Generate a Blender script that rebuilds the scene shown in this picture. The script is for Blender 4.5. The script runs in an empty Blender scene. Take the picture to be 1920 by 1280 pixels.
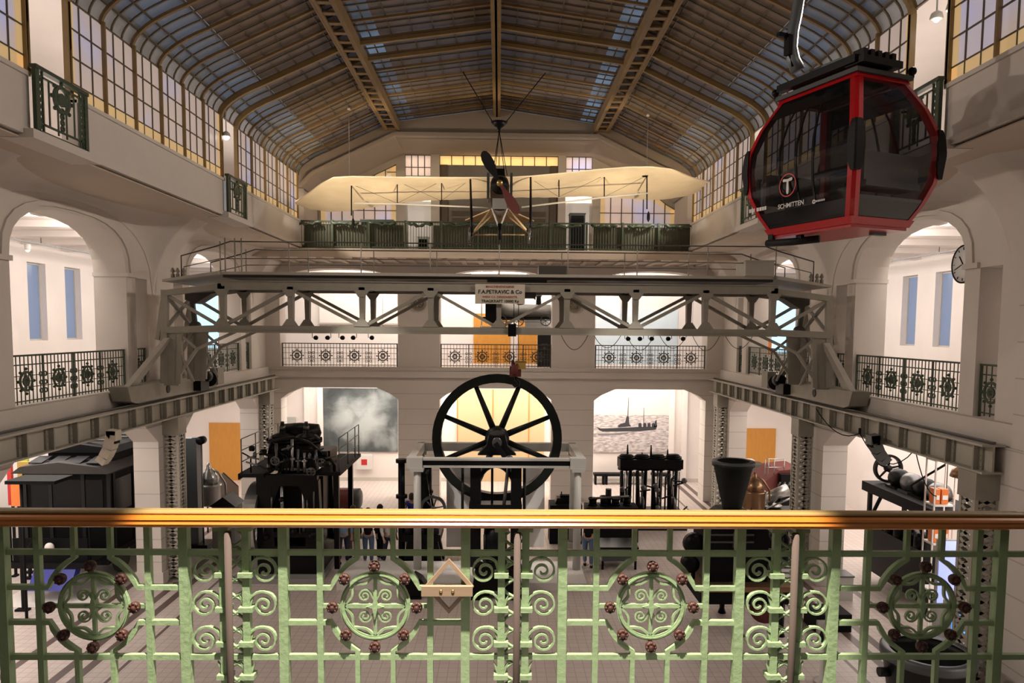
import bpy, bmesh, math, random
from mathutils import Vector, Matrix
R = math.radians
PI = math.pi
sc = bpy.context.scene
COL = sc.collection
random.seed(7)
# ------------------------------------------------------------------ camera
EYE = 7.0
F = 1387.0
PITCH, YAW, ROLL = R(4.33), R(1.03), R(0.45)
cam_d = bpy.data.cameras.new('camera')
cam = bpy.data.objects.new('camera', cam_d)
COL.objects.link(cam)
CAMR = Matrix.Rotation(-YAW, 3, 'Z') @ Matrix.Rotation(PI/2 - PITCH, 3, 'X') @ Matrix.Rotation(ROLL, 3, 'Z')
CAMP = Vector((0, 0, EYE))
cam.matrix_world = Matrix.Translation(CAMP) @ CAMR.to_4x4()
cam_d.sensor_width = 36.0
cam_d.lens = 36.0 * F / 1920.0
cam_d.shift_y = 80.0 / 1920.0
cam_d.clip_start = 0.05
cam_d.clip_end = 300
sc.camera = cam

def P(px, py, Y):
    """the point of the vertical plane at distance Y that the photograph shows at (px, py)"""
    d = CAMR @ Vector(((px - 960) / F, -(py - 720) / F, -1))
    return CAMP + d * (Y / d.y)
def PX(px, Y): return P(px, 640, Y).x
def PZ(py, Y, px=935): return P(px, py, Y).z
def SC(Y): return Y / F            # metres per photo pixel at distance Y

# ------------------------------------------------------------------ mesh builder
def perp(d):
    d = d.normalized()
    u = Vector((0, 0, 1)) if abs(d.z) < 0.95 else Vector((1, 0, 0))
    a = d.cross(u).normalized()
    return a, a.cross(d).normalized()

class MB:
    def __init__(s):
        s.v, s.f, s.sm = [], [], []
    def add(s, vs, fs, smooth=False):
        b = len(s.v)
        s.v.extend(tuple(v) for v in vs)
        for f in fs:
            s.f.append(tuple(b + i for i in f)); s.sm.append(smooth)
        return s
    def box(s, x0, x1, y0, y1, z0, z1):
        vs = [(x0,y0,z0),(x1,y0,z0),(x1,y1,z0),(x0,y1,z0),(x0,y0,z1),(x1,y0,z1),(x1,y1,z1),(x0,y1,z1)]
        return s.add(vs, [(0,3,2,1),(4,5,6,7),(0,1,5,4),(1,2,6,5),(2,3,7,6),(3,0,4,7)])
    def cbox(s, c, sx, sy, sz, rot=None):
        c = Vector(c); vs = []
        for dz in (-.5, .5):
            for dx, dy in ((-.5,-.5),(.5,-.5),(.5,.5),(-.5,.5)):
                p = Vector((dx*sx, dy*sy, dz*sz))
                if rot: p = rot @ p
                vs.append(c + p)
        return s.add(vs, [(0,3,2,1),(4,5,6,7),(0,1,5,4),(1,2,6,5),(2,3,7,6),(3,0,4,7)])
    def bar(s, p0, p1, w, h, up=None):
        p0, p1 = Vector(p0), Vector(p1); d = p1 - p0
        if d.length < 1e-6: return s
        if up is None: a, b = perp(d)
        else:
            a = d.cross(Vector(up)).normalized(); b = a.cross(d).normalized()
        vs = []
        for p in (p0, p1):
            for i, j in ((-.5,-.5),(.5,-.5),(.5,.5),(-.5,.5)):
                vs.append(p + a*i*w + b*j*h)
        return s.add(vs, [(0,1,2,3),(7,6,5,4),(0,4,5,1),(1,5,6,2),(2,6,7,3),(3,7,4,0)])
    def tube(s, pts, r, n=8, closed=False, cap=True, flat=1.0):
        pts = [Vector(p) for p in pts]; m = len(pts)
        rs = r if isinstance(r, (list, tuple)) else [r]*m
        vs, fs = [], []
        prev = None
        for i, p in enumerate(pts):
            if closed: d = pts[(i+1) % m] - pts[i-1]
            else: d = pts[min(i+1, m-1)] - pts[max(i-1, 0)]
            if d.length < 1e-9: d = Vector((0,0,1))
            d.normalize()
            if prev is None: a, b = perp(d)
            else:
                a = prev - d * prev.dot(d)
                if a.length < 1e-6: a, b = perp(d)
                a.normalize(); b = a.cross(d).normalized()
            prev = a
            for k in range(n):
                t = 2*PI*k/n
                vs.append(p + a*math.cos(t)*rs[i] + b*math.sin(t)*rs[i]*flat)
        for i in range(m if closed else m-1):
            j = (i+1) % m
            for k in range(n):
                fs.append((i*n+k, i*n+(k+1) % n, j*n+(k+1) % n, j*n+k))
        s.add(vs, fs, True)
        if cap and not closed:
            b0 = len(s.v) - len(vs)
            s.f.append(tuple(b0+k for k in range(n))[::-1]); s.sm.append(False)
            s.f.append(tuple(b0+(m-1)*n+k for k in range(n))); s.sm.append(False)
        return s
    def cyl(s, p0, p1, r0, r1=None, n=16):
        return s.tube([p0, p1], [r0, r0 if r1 is None else r1], n)
    def lathe(s, prof, c=(0,0,0), axis='Z', n=24, cap=True):
        c = Vector(c); vs, fs = [], []
        m = len(prof)
        for r, h in prof:
            for k in range(n):
                t = 2*PI*k/n; x, y = r*math.cos(t), r*math.sin(t)
                p = {'Z': (x,y,h), 'Y': (x,h,y), 'X': (h,x,y)}[axis]
                vs.append(c + Vector(p))
        for i in range(m-1):
            for k in range(n):
                fs.append((i*n+k, i*n+(k+1) % n, (i+1)*n+(k+1) % n, (i+1)*n+k))
        s.add(vs, fs, True)
        if cap:
            b0 = len(s.v) - len(vs)
            if prof[0][0] > 1e-5: s.f.append(tuple(b0+k for k in range(n))); s.sm.append(False)
            if prof[-1][0] > 1e-5: s.f.append(tuple(b0+(m-1)*n+k for k in range(n))); s.sm.append(False)
        return s
    def ring(s, c, r0, r1, d, axis='Y', n=32, a0=0, a1=2*PI):
        """flat annulus of depth d round the axis"""
        full = abs(a1 - a0 - 2*PI) < 1e-6
        c = Vector(c); vs, fs = [], []
        m = n if full else n+1
        for i in range(m):
            t = a0 + (a1-a0)*i/n
            for r, h in ((r0,-d/2),(r1,-d/2),(r1,d/2),(r0,d/2)):
                x, y = r*math.cos(t), r*math.sin(t)
                vs.append(c + Vector({'Z': (x,y,h), 'Y': (x,h,y), 'X': (h,x,y)}[axis]))
        for i in range(n):
            j = (i+1) % m
            for k in range(4):
                fs.append((i*4+k, i*4+(k+1) % 4, j*4+(k+1) % 4, j*4+k))
        if not full:
            fs.append((0,1,2,3)); e = (m-1)*4; fs.append((e+3,e+2,e+1,e))
        return s.add(vs, fs)
    def prism(s, poly, d0, d1, axis='Y'):
        """polygon (u,v) extruded along the axis: Y -> (u,d,v), X -> (d,u,v), Z -> (u,v,d)"""
        def q(u, v, d): return {'Y': (u,d,v), 'X': (d,u,v), 'Z': (u,v,d)}[axis]
        n = len(poly)
        vs = [q(u,v,d0) for u,v in poly] + [q(u,v,d1) for u,v in poly]
        fs = [tuple(range(n))[::-1], tuple(range(n, 2*n))] + [(i, (i+1) % n, n+(i+1) % n, n+i) for i in range(n)]
        return s.add(vs, fs)
    def grid(s, fn, nu, nv, smooth=True):
        vs = [fn(i/nu, j/nv) for i in range(nu+1) for j in range(nv+1)]
        fs = [(i*(nv+1)+j, (i+1)*(nv+1)+j, (i+1)*(nv+1)+j+1, i*(nv+1)+j+1) for i in range(nu) for j in range(nv)]
        return s.add(vs, fs, smooth)
    def sphere(s, c, r, n=14, sx=1, sy=1, sz=1):
        prof = [(max(1e-6, r*math.sin(PI*i/(n//2+2))), -r*math.cos(PI*i/(n//2+2))) for i in range(n//2+3)]
        b = len(s.v); s.lathe(prof, (0,0,0), 'Z', n, cap=False)
        c = Vector(c)
        for i in range(b, len(s.v)):
            x, y, z = s.v[i]; s.v[i] = (c.x+x*sx, c.y+y*sy, c.z+z*sz)
        return s
    def path(s, pts, w, d, axis='Y', closed=False):
        """flat strip of width w in the plane normal to the axis, d deep, mitred (iron bar)"""
        n = len(pts); vs, fs = [], []
        P2 = [Vector(p) for p in pts]
        for i in range(n):
            a = P2[i-1] if (closed or i > 0) else P2[i]
            b = P2[(i+1) % n] if (closed or i < n-1) else P2[i]
            t = (b - a)
            t = t.normalized() if t.length > 1e-9 else Vector((1,0))
            nn = Vector((-t.y, t.x))
            for sgn, h in ((-.5,-d/2),(.5,-d/2),(.5,d/2),(-.5,d/2)):
                u = P2[i] + nn*sgn*w
                vs.append({'Y': (u.x,h,u.y), 'X': (h,u.x,u.y), 'Z': (u.x,u.y,h)}[axis])
        for i in range(n if closed else n-1):
            j = (i+1) % n
            for k in range(4): fs.append((i*4+k, i*4+(k+1) % 4, j*4+(k+1) % 4, j*4+k))
        if not closed: fs.append((0,1,2,3)); fs.append(((n-1)*4+3,(n-1)*4+2,(n-1)*4+1,(n-1)*4))
        return s.add(vs, fs)
    def move(s, dx=0, dy=0, dz=0, rz=0, start=0):
        c, si = math.cos(rz), math.sin(rz)
        for i in range(start, len(s.v)):
            x, y, z = s.v[i]
            s.v[i] = (x*c - y*si + dx, x*si + y*c + dy, z + dz)
        return s
    def build(s, name, m, parent=None, local=False, label=None):
        off = Vector((0,0,0))
        if parent is not None and not local:
            o = parent
            while o is not None:
                off += o.location; o = o.parent
        me = bpy.data.meshes.new(name)
        me.from_pydata([tuple(Vector(v) - off) for v in s.v], [], s.f)
        me.polygons.foreach_set('use_smooth', s.sm)
        bm = bmesh.new(); bm.from_mesh(me)
        bmesh.ops.recalc_face_normals(bm, faces=bm.faces)
        bm.to_mesh(me); bm.free()
        if m is not None: me.materials.append(m)
        ob = bpy.data.objects.new(name, me); COL.objects.link(ob)
        if parent is not None: ob.parent = parent
        if label: ob['label'] = label
        return ob

def tag(o, label, cat, group=None, kind=None):
    o['label'] = label; o['category'] = cat
    if group: o['group'] = group
    if kind: o['kind'] = kind
    return o
def thing(name, label, cat, loc=(0,0,0), rotz=0, group=None):
    o = bpy.data.objects.new(name, None); COL.objects.link(o)
    o.empty_display_size = 0.1
    o.location = loc; o.rotation_euler = (0,0,rotz)
    return tag(o, label, cat, group)
def struct(name, mb, m, parent=None, label=None):
    o = mb.build(name, m, parent)
    if parent is None:
        o['kind'] = 'structure'
        if label: o['label'] = label
    return o
def dup(root, loc, rotz=None, label=None):
    r = root.copy(); COL.objects.link(r); r.location = loc
    if rotz is not None: r.rotation_euler = (0,0,rotz)
    if label: r['label'] = label
    for ch in list(root.children):
        c = ch.copy(); COL.objects.link(c); c.parent = r
        for g in ch.children:
            d = g.copy(); COL.objects.link(d); d.parent = c
    return r

# ------------------------------------------------------------------ materials
def mat(name, col, rough=0.6, metal=0.0, var=0.0, vscale=6.0, bump=0.0, bscale=60.0, emit=None, estr=0.0, coat=0.0, spec=0.5, stretch=None):
    m = bpy.data.materials.new(name); m.use_nodes = True
    nt = m.node_tree; b = nt.nodes['Principled BSDF']
    b.inputs['Base Color'].default_value = (*col, 1)
    b.inputs['Roughness'].default_value = rough
    b.inputs['Metallic'].default_value = metal
    b.inputs['Specular IOR Level'].default_value = spec
    if coat: b.inputs['Coat Weight'].default_value = coat; b.inputs['Coat Roughness'].default_value = 0.08
    if emit: b.inputs['Emission Color'].default_value = (*emit, 1); b.inputs['Emission Strength'].default_value = estr
    if var > 0 or bump > 0:
        tc = nt.nodes.new('ShaderNodeTexCoord'); src = tc.outputs['Object']
        if stretch:
            mp = nt.nodes.new('ShaderNodeMapping'); mp.inputs['Scale'].default_value = stretch
            nt.links.new(src, mp.inputs['Vector']); src = mp.outputs['Vector']
        if var > 0:
            n = nt.nodes.new('ShaderNodeTexNoise'); n.inputs['Scale'].default_value = vscale; n.inputs['Detail'].default_value = 4
            nt.links.new(src, n.inputs['Vector'])
            mx = nt.nodes.new('ShaderNodeMix'); mx.data_type = 'RGBA'
            mx.inputs[6].default_value = (*[c*(1-var) for c in col], 1)
            mx.inputs[7].default_value = (*[min(1, c*(1+var)) for c in col], 1)
            nt.links.new(n.outputs['Fac'], mx.inputs[0]); nt.links.new(mx.outputs[2], b.inputs['Base Color'])
        if bump > 0:
            n2 = nt.nodes.new('ShaderNodeTexNoise'); n2.inputs['Scale'].default_value = bscale
            nt.links.new(src, n2.inputs['Vector'])
            bp = nt.nodes.new('ShaderNodeBump'); bp.inputs['Strength'].default_value = bump; bp.inputs['Distance'].default_value = 0.02
            nt.links.new(n2.outputs['Fac'], bp.inputs['Height']); nt.links.new(bp.outputs['Normal'], b.inputs['Normal'])
    return m

def glass_mat(name, tint, fac, gloss_col=(1,1,1), rough=0.05, body=None):
    """thin pane: part lets light straight through (tinted), part shiny coloured surface"""
    m = bpy.data.materials.new(name); m.use_nodes = True
    nt = m.node_tree; nt.nodes.clear()
    out = nt.nodes.new('ShaderNodeOutputMaterial')
    tr = nt.nodes.new('ShaderNodeBsdfTransparent'); tr.inputs[0].default_value = (*tint, 1)
    pr = nt.nodes.new('ShaderNodeBsdfPrincipled')
    pr.inputs['Base Color'].default_value = (*(body or tint), 1); pr.inputs['Roughness'].default_value = rough
    mx = nt.nodes.new('ShaderNodeMixShader'); mx.inputs[0].default_value = fac
    nt.links.new(tr.outputs[0], mx.inputs[1]); nt.links.new(pr.outputs[0], mx.inputs[2]); nt.links.new(mx.outputs[0], out.inputs[0])
    return m, nt, mx, tr, pr

def pane_mat(name, col, emis, rough=0.4, spots=None):
    """frosted pane lit from the room behind it: translucent sheet with some emission added for the light behind it"""
    m = bpy.data.materials.new(name); m.use_nodes = True
    nt = m.node_tree; nt.nodes.clear()
    out = nt.nodes.new('ShaderNodeOutputMaterial')
    tl = nt.nodes.new('ShaderNodeBsdfTranslucent'); tl.inputs[0].default_value = (*col, 1)
    pr = nt.nodes.new('ShaderNodeBsdfPrincipled'); pr.inputs['Base Color'].default_value = (*col, 1); pr.inputs['Roughness'].default_value = rough
    pr.inputs['Emission Color'].default_value = (*col, 1); pr.inputs['Emission Strength'].default_value = emis
    if spots:
        tc = nt.nodes.new('ShaderNodeTexCoord'); n = nt.nodes.new('ShaderNodeTexNoise'); n.inputs['Scale'].default_value = spots[2]
        nt.links.new(tc.outputs['Object'], n.inputs['Vector'])
        rp = nt.nodes.new('ShaderNodeValToRGB'); rp.color_ramp.elements[0].color = (*col, 1); rp.color_ramp.elements[0].position = .52
        rp.color_ramp.elements[1].color = (*spots[0], 1); rp.color_ramp.elements[1].position = spots[1]
        nt.links.new(n.outputs['Fac'], rp.inputs[0]); nt.links.new(rp.outputs[0], pr.inputs['Emission Color'])
        nt.links.new(rp.outputs[0], tl.inputs[0]); nt.links.new(rp.outputs[0], pr.inputs['Base Color'])
    mx = nt.nodes.new('ShaderNodeMixShader'); mx.inputs[0].default_value = 0.55
    nt.links.new(tl.outputs[0], mx.inputs[1]); nt.links.new(pr.outputs[0], mx.inputs[2]); nt.links.new(mx.outputs[0], out.inputs[0])
    return m

M = {}
def wall_mat(name, col, joints=None):
    m = mat(name, col, 0.75, var=0.06, vscale=1.3)
    if joints:
        nt = m.node_tree; b = nt.nodes['Principled BSDF']
        g = nt.nodes.new('ShaderNodeNewGeometry'); sx = nt.nodes.new('ShaderNodeSeparateXYZ'); nt.links.new(g.outputs['Position'], sx.inputs[0])
        a = nt.nodes.new('ShaderNodeMath'); a.operation = 'MODULO'; a.inputs[1].default_value = joints; nt.links.new(sx.outputs[2], a.inputs[0])
        lt = nt.nodes.new('ShaderNodeMath'); lt.operation = 'LESS_THAN'; lt.inputs[1].default_value = 0.025; nt.links.new(a.outputs[0], lt.inputs[0])
        mx = nt.nodes.new('ShaderNodeMix'); mx.data_type = 'RGBA'
        old = b.inputs['Base Color'].links[0].from_socket
        nt.links.new(lt.outputs[0], mx.inputs[0]); nt.links.new(old, mx.inputs[6]); mx.inputs[7].default_value = (*[c*.72 for c in col], 1)
        nt.links.new(mx.outputs[2], b.inputs['Base Color'])
    return m
M['wall'] = wall_mat('cream plaster', (.66,.605,.55))
M['wallj'] = wall_mat('cream block plaster', (.66,.61,.56), 0.62)
M['white'] = wall_mat('white aisle plaster', (.82,.755,.715))
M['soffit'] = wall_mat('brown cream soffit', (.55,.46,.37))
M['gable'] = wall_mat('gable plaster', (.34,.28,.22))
M['trim'] = mat('trim grey cream', (.58,.54,.48), .6)
M['gold'] = mat('ochre painted steel', (.24,.155,.06), .45, var=.25, vscale=3)
M['rib'] = mat('brown ochre rib', (.20,.125,.05), .5, var=.3, vscale=3)
M['goldbar'] = mat('dark glazing bar', (.11,.085,.05), .5)
M['crane'] = mat('grey crane paint', (.30,.28,.23), .5, var=.15, vscale=4)
M['craneL'] = mat('light grey crane paint', (.42,.395,.335), .5, var=.12, vscale=4)
M['cranedk'] = mat('dark crane steel', (.055,.05,.042), .5)
M['green'] = mat('sage green iron paint', (.245,.335,.18), .42, var=.12, vscale=9, bump=.15, bscale=45)
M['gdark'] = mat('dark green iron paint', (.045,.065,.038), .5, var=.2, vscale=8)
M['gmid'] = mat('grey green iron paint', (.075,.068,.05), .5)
M['rosette'] = mat('oxide red rosette', (.052,.015,.009), .55, var=.4, vscale=60)
M['oak'] = mat('varnished orange wood', (.42,.135,.014), .3, var=.28, vscale=5, coat=.35, stretch=(.5,12,12))
M['olive'] = mat('olive brown hardwood cap', (.27,.185,.07), .25, var=.18, vscale=5, coat=.5, stretch=(.6,14,14))
M['brownpole'] = mat('brown painted pole', (.085,.063,.053), .8, spec=.15)
M['plywood'] = mat('pale wood', (.27,.185,.12), .55, var=.15, vscale=9, stretch=(1,9,9))
M['black'] = mat('black iron', (.005,.005,.0055), .36, var=.3, vscale=7, spec=.15)
M['blackm'] = mat('matt black', (.006,.006,.007), .65, spec=.15)
M['wheel'] = mat('dark green black iron', (.010,.013,.012), .42, var=.2, vscale=5, spec=.25)
M['steel'] = mat('worn steel', (.42,.42,.41), .3, .85, var=.15)
M['steeldk'] = mat('dark steel', (.13,.13,.13), .35, .8)
M['greyframe'] = mat('light grey frame paint', (.46,.45,.42), .45)
M['copper'] = mat('brown copper', (.38,.23,.13), .3, .8, var=.2)
M['brass'] = mat('brass', (.55,.38,.14), .3, .85)
M['red'] = mat('gondola red', (.45,.007,.011), .3, coat=.2)
M['redmat'] = mat('signal red', (.55,.03,.03), .5)
M['darkred'] = mat('dark red paint', (.14,.025,.022), .5)
M['door'] = mat('orange wood door', (.60,.27,.045), .5, var=.12, vscale=4, stretch=(3,3,.6))
M['beige'] = mat('beige panel', (.68,.50,.29), .6)
M['canvas'] = mat('cream doped canvas', (.80,.68,.49), .8, var=.12, vscale=2.2)
M['canvasdk'] = mat('tan canvas', (.56,.39,.22), .8, var=.12, vscale=3)
M['tramdark'] = mat('dark tram paint', (.004,.0045,.005), .65, spec=.1, var=.25, vscale=3)
M['tramroof'] = mat('grey brown roofing', (.024,.020,.018), .7, var=.3, vscale=2)
M['blue'] = mat('deep blue paint', (.02,.03,.30), .35)
M['paper'] = mat('white board', (.85,.84,.82), .6)
M['plinth'] = mat('white plinth', (.74,.71,.68), .5)
M['greyplinth'] = mat('grey plinth', (.25,.24,.23), .6)
M['rubber'] = mat('black rubber', (.006,.006,.006), .6, spec=.25)
M['skin'] = mat('skin', (.55,.34,.24), .6)
M['yellow'] = mat('ochre yellow paint', (.42,.27,.06), .5)
M['lime'] = mat('lime paint', (.5,.55,.08), .5)
M['orange'] = mat('orange paint', (.75,.20,.04), .5)
M['signboard'] = mat('faded cream sign paint', (.60,.54,.44), .6, var=.1)
M['slate'] = mat('slate grey metal', (.09,.10,.105), .4, .3)
M['lamp'] = mat('glowing lamp glass', (1,.95,.85), .5, emit=(1,.9,.75), estr=18)
M['tubelamp'] = mat('glowing tube', (1,.95,.9), .5, emit=(1,.93,.85), estr=6)
M['pane'] = pane_mat('frosted pink white pane', (.66,.585,.55), .34, spots=((.55,.62,.95), .80, .55))
M['amber'] = pane_mat('amber pane', (.78,.62,.36), .40)
M['bluepane'] = pane_mat('lit pale blue screen', (.52,.78,.95), 1.5)
M['nightpane'] = mat('dusk window glass', (.10,.13,.20), .12, emit=(.20,.25,.37), estr=.6)
M['cyan'] = mat('lit blue screen', (.05,.3,.9), .4, emit=(.05,.30,.95), estr=1.6)
M['lilac'] = mat('lit lilac screen', (.4,.45,.9), .4, emit=(.38,.44,.95), estr=1.0)

# roof glass: brown panes, noise makes some patches clearer so the dusk sky comes through
def roof_glass(name, clear, body, lo, hi, scale):
    m, nt, mx, tr, pr = glass_mat(name, clear, .8, body=body, rough=.22)
    tc = nt.nodes.new('ShaderNodeTexCoord'); n = nt.nodes.new('ShaderNodeTexNoise'); n.inputs['Scale'].default_value = scale; n.inputs['Detail'].default_value = 2
    nt.links.new(tc.outputs['Object'], n.inputs['Vector'])
    rp = nt.nodes.new('ShaderNodeMapRange'); rp.inputs[1].default_value = .42; rp.inputs[2].default_value = .66
    rp.inputs[3].default_value = hi; rp.inputs[4].default_value = lo
    nt.links.new(n.outputs['Fac'], rp.inputs[0]); nt.links.new(rp.outputs[0], mx.inputs[0])
    pr.inputs['Roughness'].default_value = .5
    return m
M['roofglass'] = roof_glass('brown roof glass', (.75,.8,.9), (.15,.108,.078), .9, 1.0, .2)
M['eaveglass'] = roof_glass('grey blue curved eave glass', (.75,.82,.95), (.20,.20,.19), .62, .88, .5)

# floor tiles with dark border stripes
def floor_mat():
    m = mat('pale floor tiles', (.60,.52,.47), .38, var=.05, vscale=.6)
    nt = m.node_tree; b = nt.nodes['Principled BSDF']
    g = nt.nodes.new('ShaderNodeNewGeometry')
    br = nt.nodes.new('ShaderNodeTexBrick'); br.offset = 0.0
    br.inputs['Color1'].default_value = (.605,.525,.49,1); br.inputs['Color2'].default_value = (.565,.485,.45,1); br.inputs['Mortar'].default_value = (.40,.345,.32,1)
    br.inputs['Scale'].default_value = 1.0; br.inputs['Mortar Size'].default_value = .008; br.inputs['Brick Width'].default_value = .2; br.inputs['Row Height'].default_value = .2
    nt.links.new(g.outputs['Position'], br.inputs['Vector'])
    sx = nt.nodes.new('ShaderNodeSeparateXYZ'); nt.links.new(g.outputs['Position'], sx.inputs[0])
    ad = nt.nodes.new('ShaderNodeMath'); ad.operation = 'ADD'; ad.inputs[1].default_value = .13; nt.links.new(sx.outputs[0], ad.inputs[0])
    ab = nt.nodes.new('ShaderNodeMath'); ab.operation = 'ABSOLUTE'; nt.links.new(ad.outputs[0], ab.inputs[0])
    tot = None
    for c, w in ((8.22,.10),(8.62,.10),(9.75,.09),(7.55,.04)):
        s1 = nt.nodes.new('ShaderNodeMath'); s1.operation = 'COMPARE'; s1.inputs[1].default_value = c; s1.inputs[2].default_value = w
        nt.links.new(ab.outputs[0], s1.inputs[0])
        if tot is None: tot = s1
        else:
            mxm = nt.nodes.new('ShaderNodeMath'); mxm.operation = 'MAXIMUM'; nt.links.new(tot.outputs[0], mxm.inputs[0]); nt.links.new(s1.outputs[0], mxm.inputs[1]); tot = mxm
    mx = nt.nodes.new('ShaderNodeMix'); mx.data_type = 'RGBA'
    nt.links.new(tot.outputs[0], mx.inputs[0]); nt.links.new(br.outputs['Color'], mx.inputs[6]); mx.inputs[7].default_value = (.11,.075,.065,1)
    nt.links.new(mx.outputs[2], b.inputs['Base Color'])
    return m
M['floor'] = floor_mat()

def text_obj(body, size, m, parent, loc, rot, name='lettering', depth=.004, bold=0.0, align='CENTER', space=1.0):
    cu = bpy.data.curves.new(name, 'FONT'); cu.body = body; cu.size = size; cu.extrude = depth; cu.align_x = align; cu.align_y = 'CENTER'
    cu.offset = bold; cu.space_character = space
    tmp = bpy.data.objects.new(name, cu); COL.objects.link(tmp)
    dg = bpy.context.evaluated_depsgraph_get(); dg.update()
    me = bpy.data.meshes.new_from_object(tmp.evaluated_get(dg))
    COL.objects.unlink(tmp); bpy.data.objects.remove(tmp); 
    me.materials.clear(); me.materials.append(m)
    o = bpy.data.objects.new(name, me); COL.objects.link(o)
    o.parent = parent; o.location = loc; o.rotation_euler = rot
    return o
# ------------------------------------------------------------------ building dimensions
XC = -0.13
G1, G1B = 5.4, 5.0            # first gallery floor / underside of its slab
G2, G2B = 9.87, 9.55           # upper gallery floor / underside
WX = 9.15                     # hall wall plane, half width
PXH = 7.2                     # upper parapet plane, half width
OX = 14.2                     # outer wall half width
YB, YF, YU, YR = 29.6, 33.5, 30.7, 27.6   # back hall wall, far wall, upper back wall, upper back railing
BAY = 8.15
PIERS = [4.2, 12.35, 20.5, 28.65]
UPIERS = [4.45, 12.6, 20.75, 28.9]
ARCH = [8.35, 16.5, 24.65]
EAVE = 12.55
def arch_pts(c, hw, z0, rise, n=14, p=2.6):
    pts = []
    for i in range(n+1):
        a = PI*i/n
        x = -math.copysign(abs(math.cos(a))**(2/p), math.cos(a)); z = abs(math.sin(a))**(2/p)
        pts.append((c + hw*x, z0 + rise*z))
    return pts
def wall_pieces(mb, u0, u1, z0, z1, openings, d0, d1, axis):
    """openings: (ua, ub, zsill, top) with top = z or list of (u,z) from ua to ub"""
    u = u0
    for ua, ub, zs, top in sorted(openings, key=lambda o: o[0]):
        if ua > u: mb.prism([(u,z0),(ua,z0),(ua,z1),(u,z1)], d0, d1, axis)
        if zs > z0 + .001: mb.prism([(ua,z0),(ub,z0),(ub,zs),(ua,zs)], d0, d1, axis)
        if isinstance(top, (int, float)): top = [(ua,top),(ub,top)]
        if max(t[1] for t in top) < z1:
            for (a, za), (b, zb) in zip(top[:-1], top[1:]):
                if b - a > 1e-5: mb.prism([(a,za),(b,zb),(b,z1),(a,z1)], d0, d1, axis)
        u = ub
    if u1 > u: mb.prism([(u,z0),(u1,z0),(u1,z1),(u,z1)], d0, d1, axis)

# ---- floors
struct('floor', MB().box(XC-16, XC+16, -6, 36, -.3, 0), M['floor'])
for sx, nm in ((-1,'left'), (1,'right')):
    x0, x1 = sorted((XC+sx*9.0, XC+sx*OX))
    struct('floor_gallery_'+nm, MB().box(x0, x1, -4, YF, G1B, G1), M['wall'])
struct('floor_gallery_back', MB().box(XC-9.0, XC+9.0, YB-.12, YF, G1B, G1), M['wall'])
struct('floor_gallery_front', MB().box(XC-9.0, XC+9.0, -4, 2.62, G1B, G1), M['greyplinth'])
up = MB().box(XC-9, XC+9, YR-.1, YF, G2B, G2)
for k in range(26): up.box(XC-8.6+k*.66, XC-8.4+k*.66, YR, YB, G2B-.06, G2B)
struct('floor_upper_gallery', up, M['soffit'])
for sx, nm in ((-1,'left'), (1,'right')):
    x0, x1 = sorted((XC+sx*(PXH+.0), XC+sx*OX))
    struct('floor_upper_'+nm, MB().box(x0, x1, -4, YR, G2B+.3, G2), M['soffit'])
    x0, x1 = sorted((XC+sx*9.9, XC+sx*OX))
    cm = MB().box(x0, x1, -4, YF, G2B, G2B+.3)
    for k in range(18):                                     # beams across the side gallery ceiling
        cm.box(x0, x1, .2+k*2.04, .5+k*2.04, G2B-.16, G2B)
    struct('ceiling_gallery_'+nm, cm, M['white'])
struct('ceiling_gallery_back', MB().box(XC-9, XC+9, YB+.8, YF, G2B-.02, G2B), M['white'])

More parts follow.
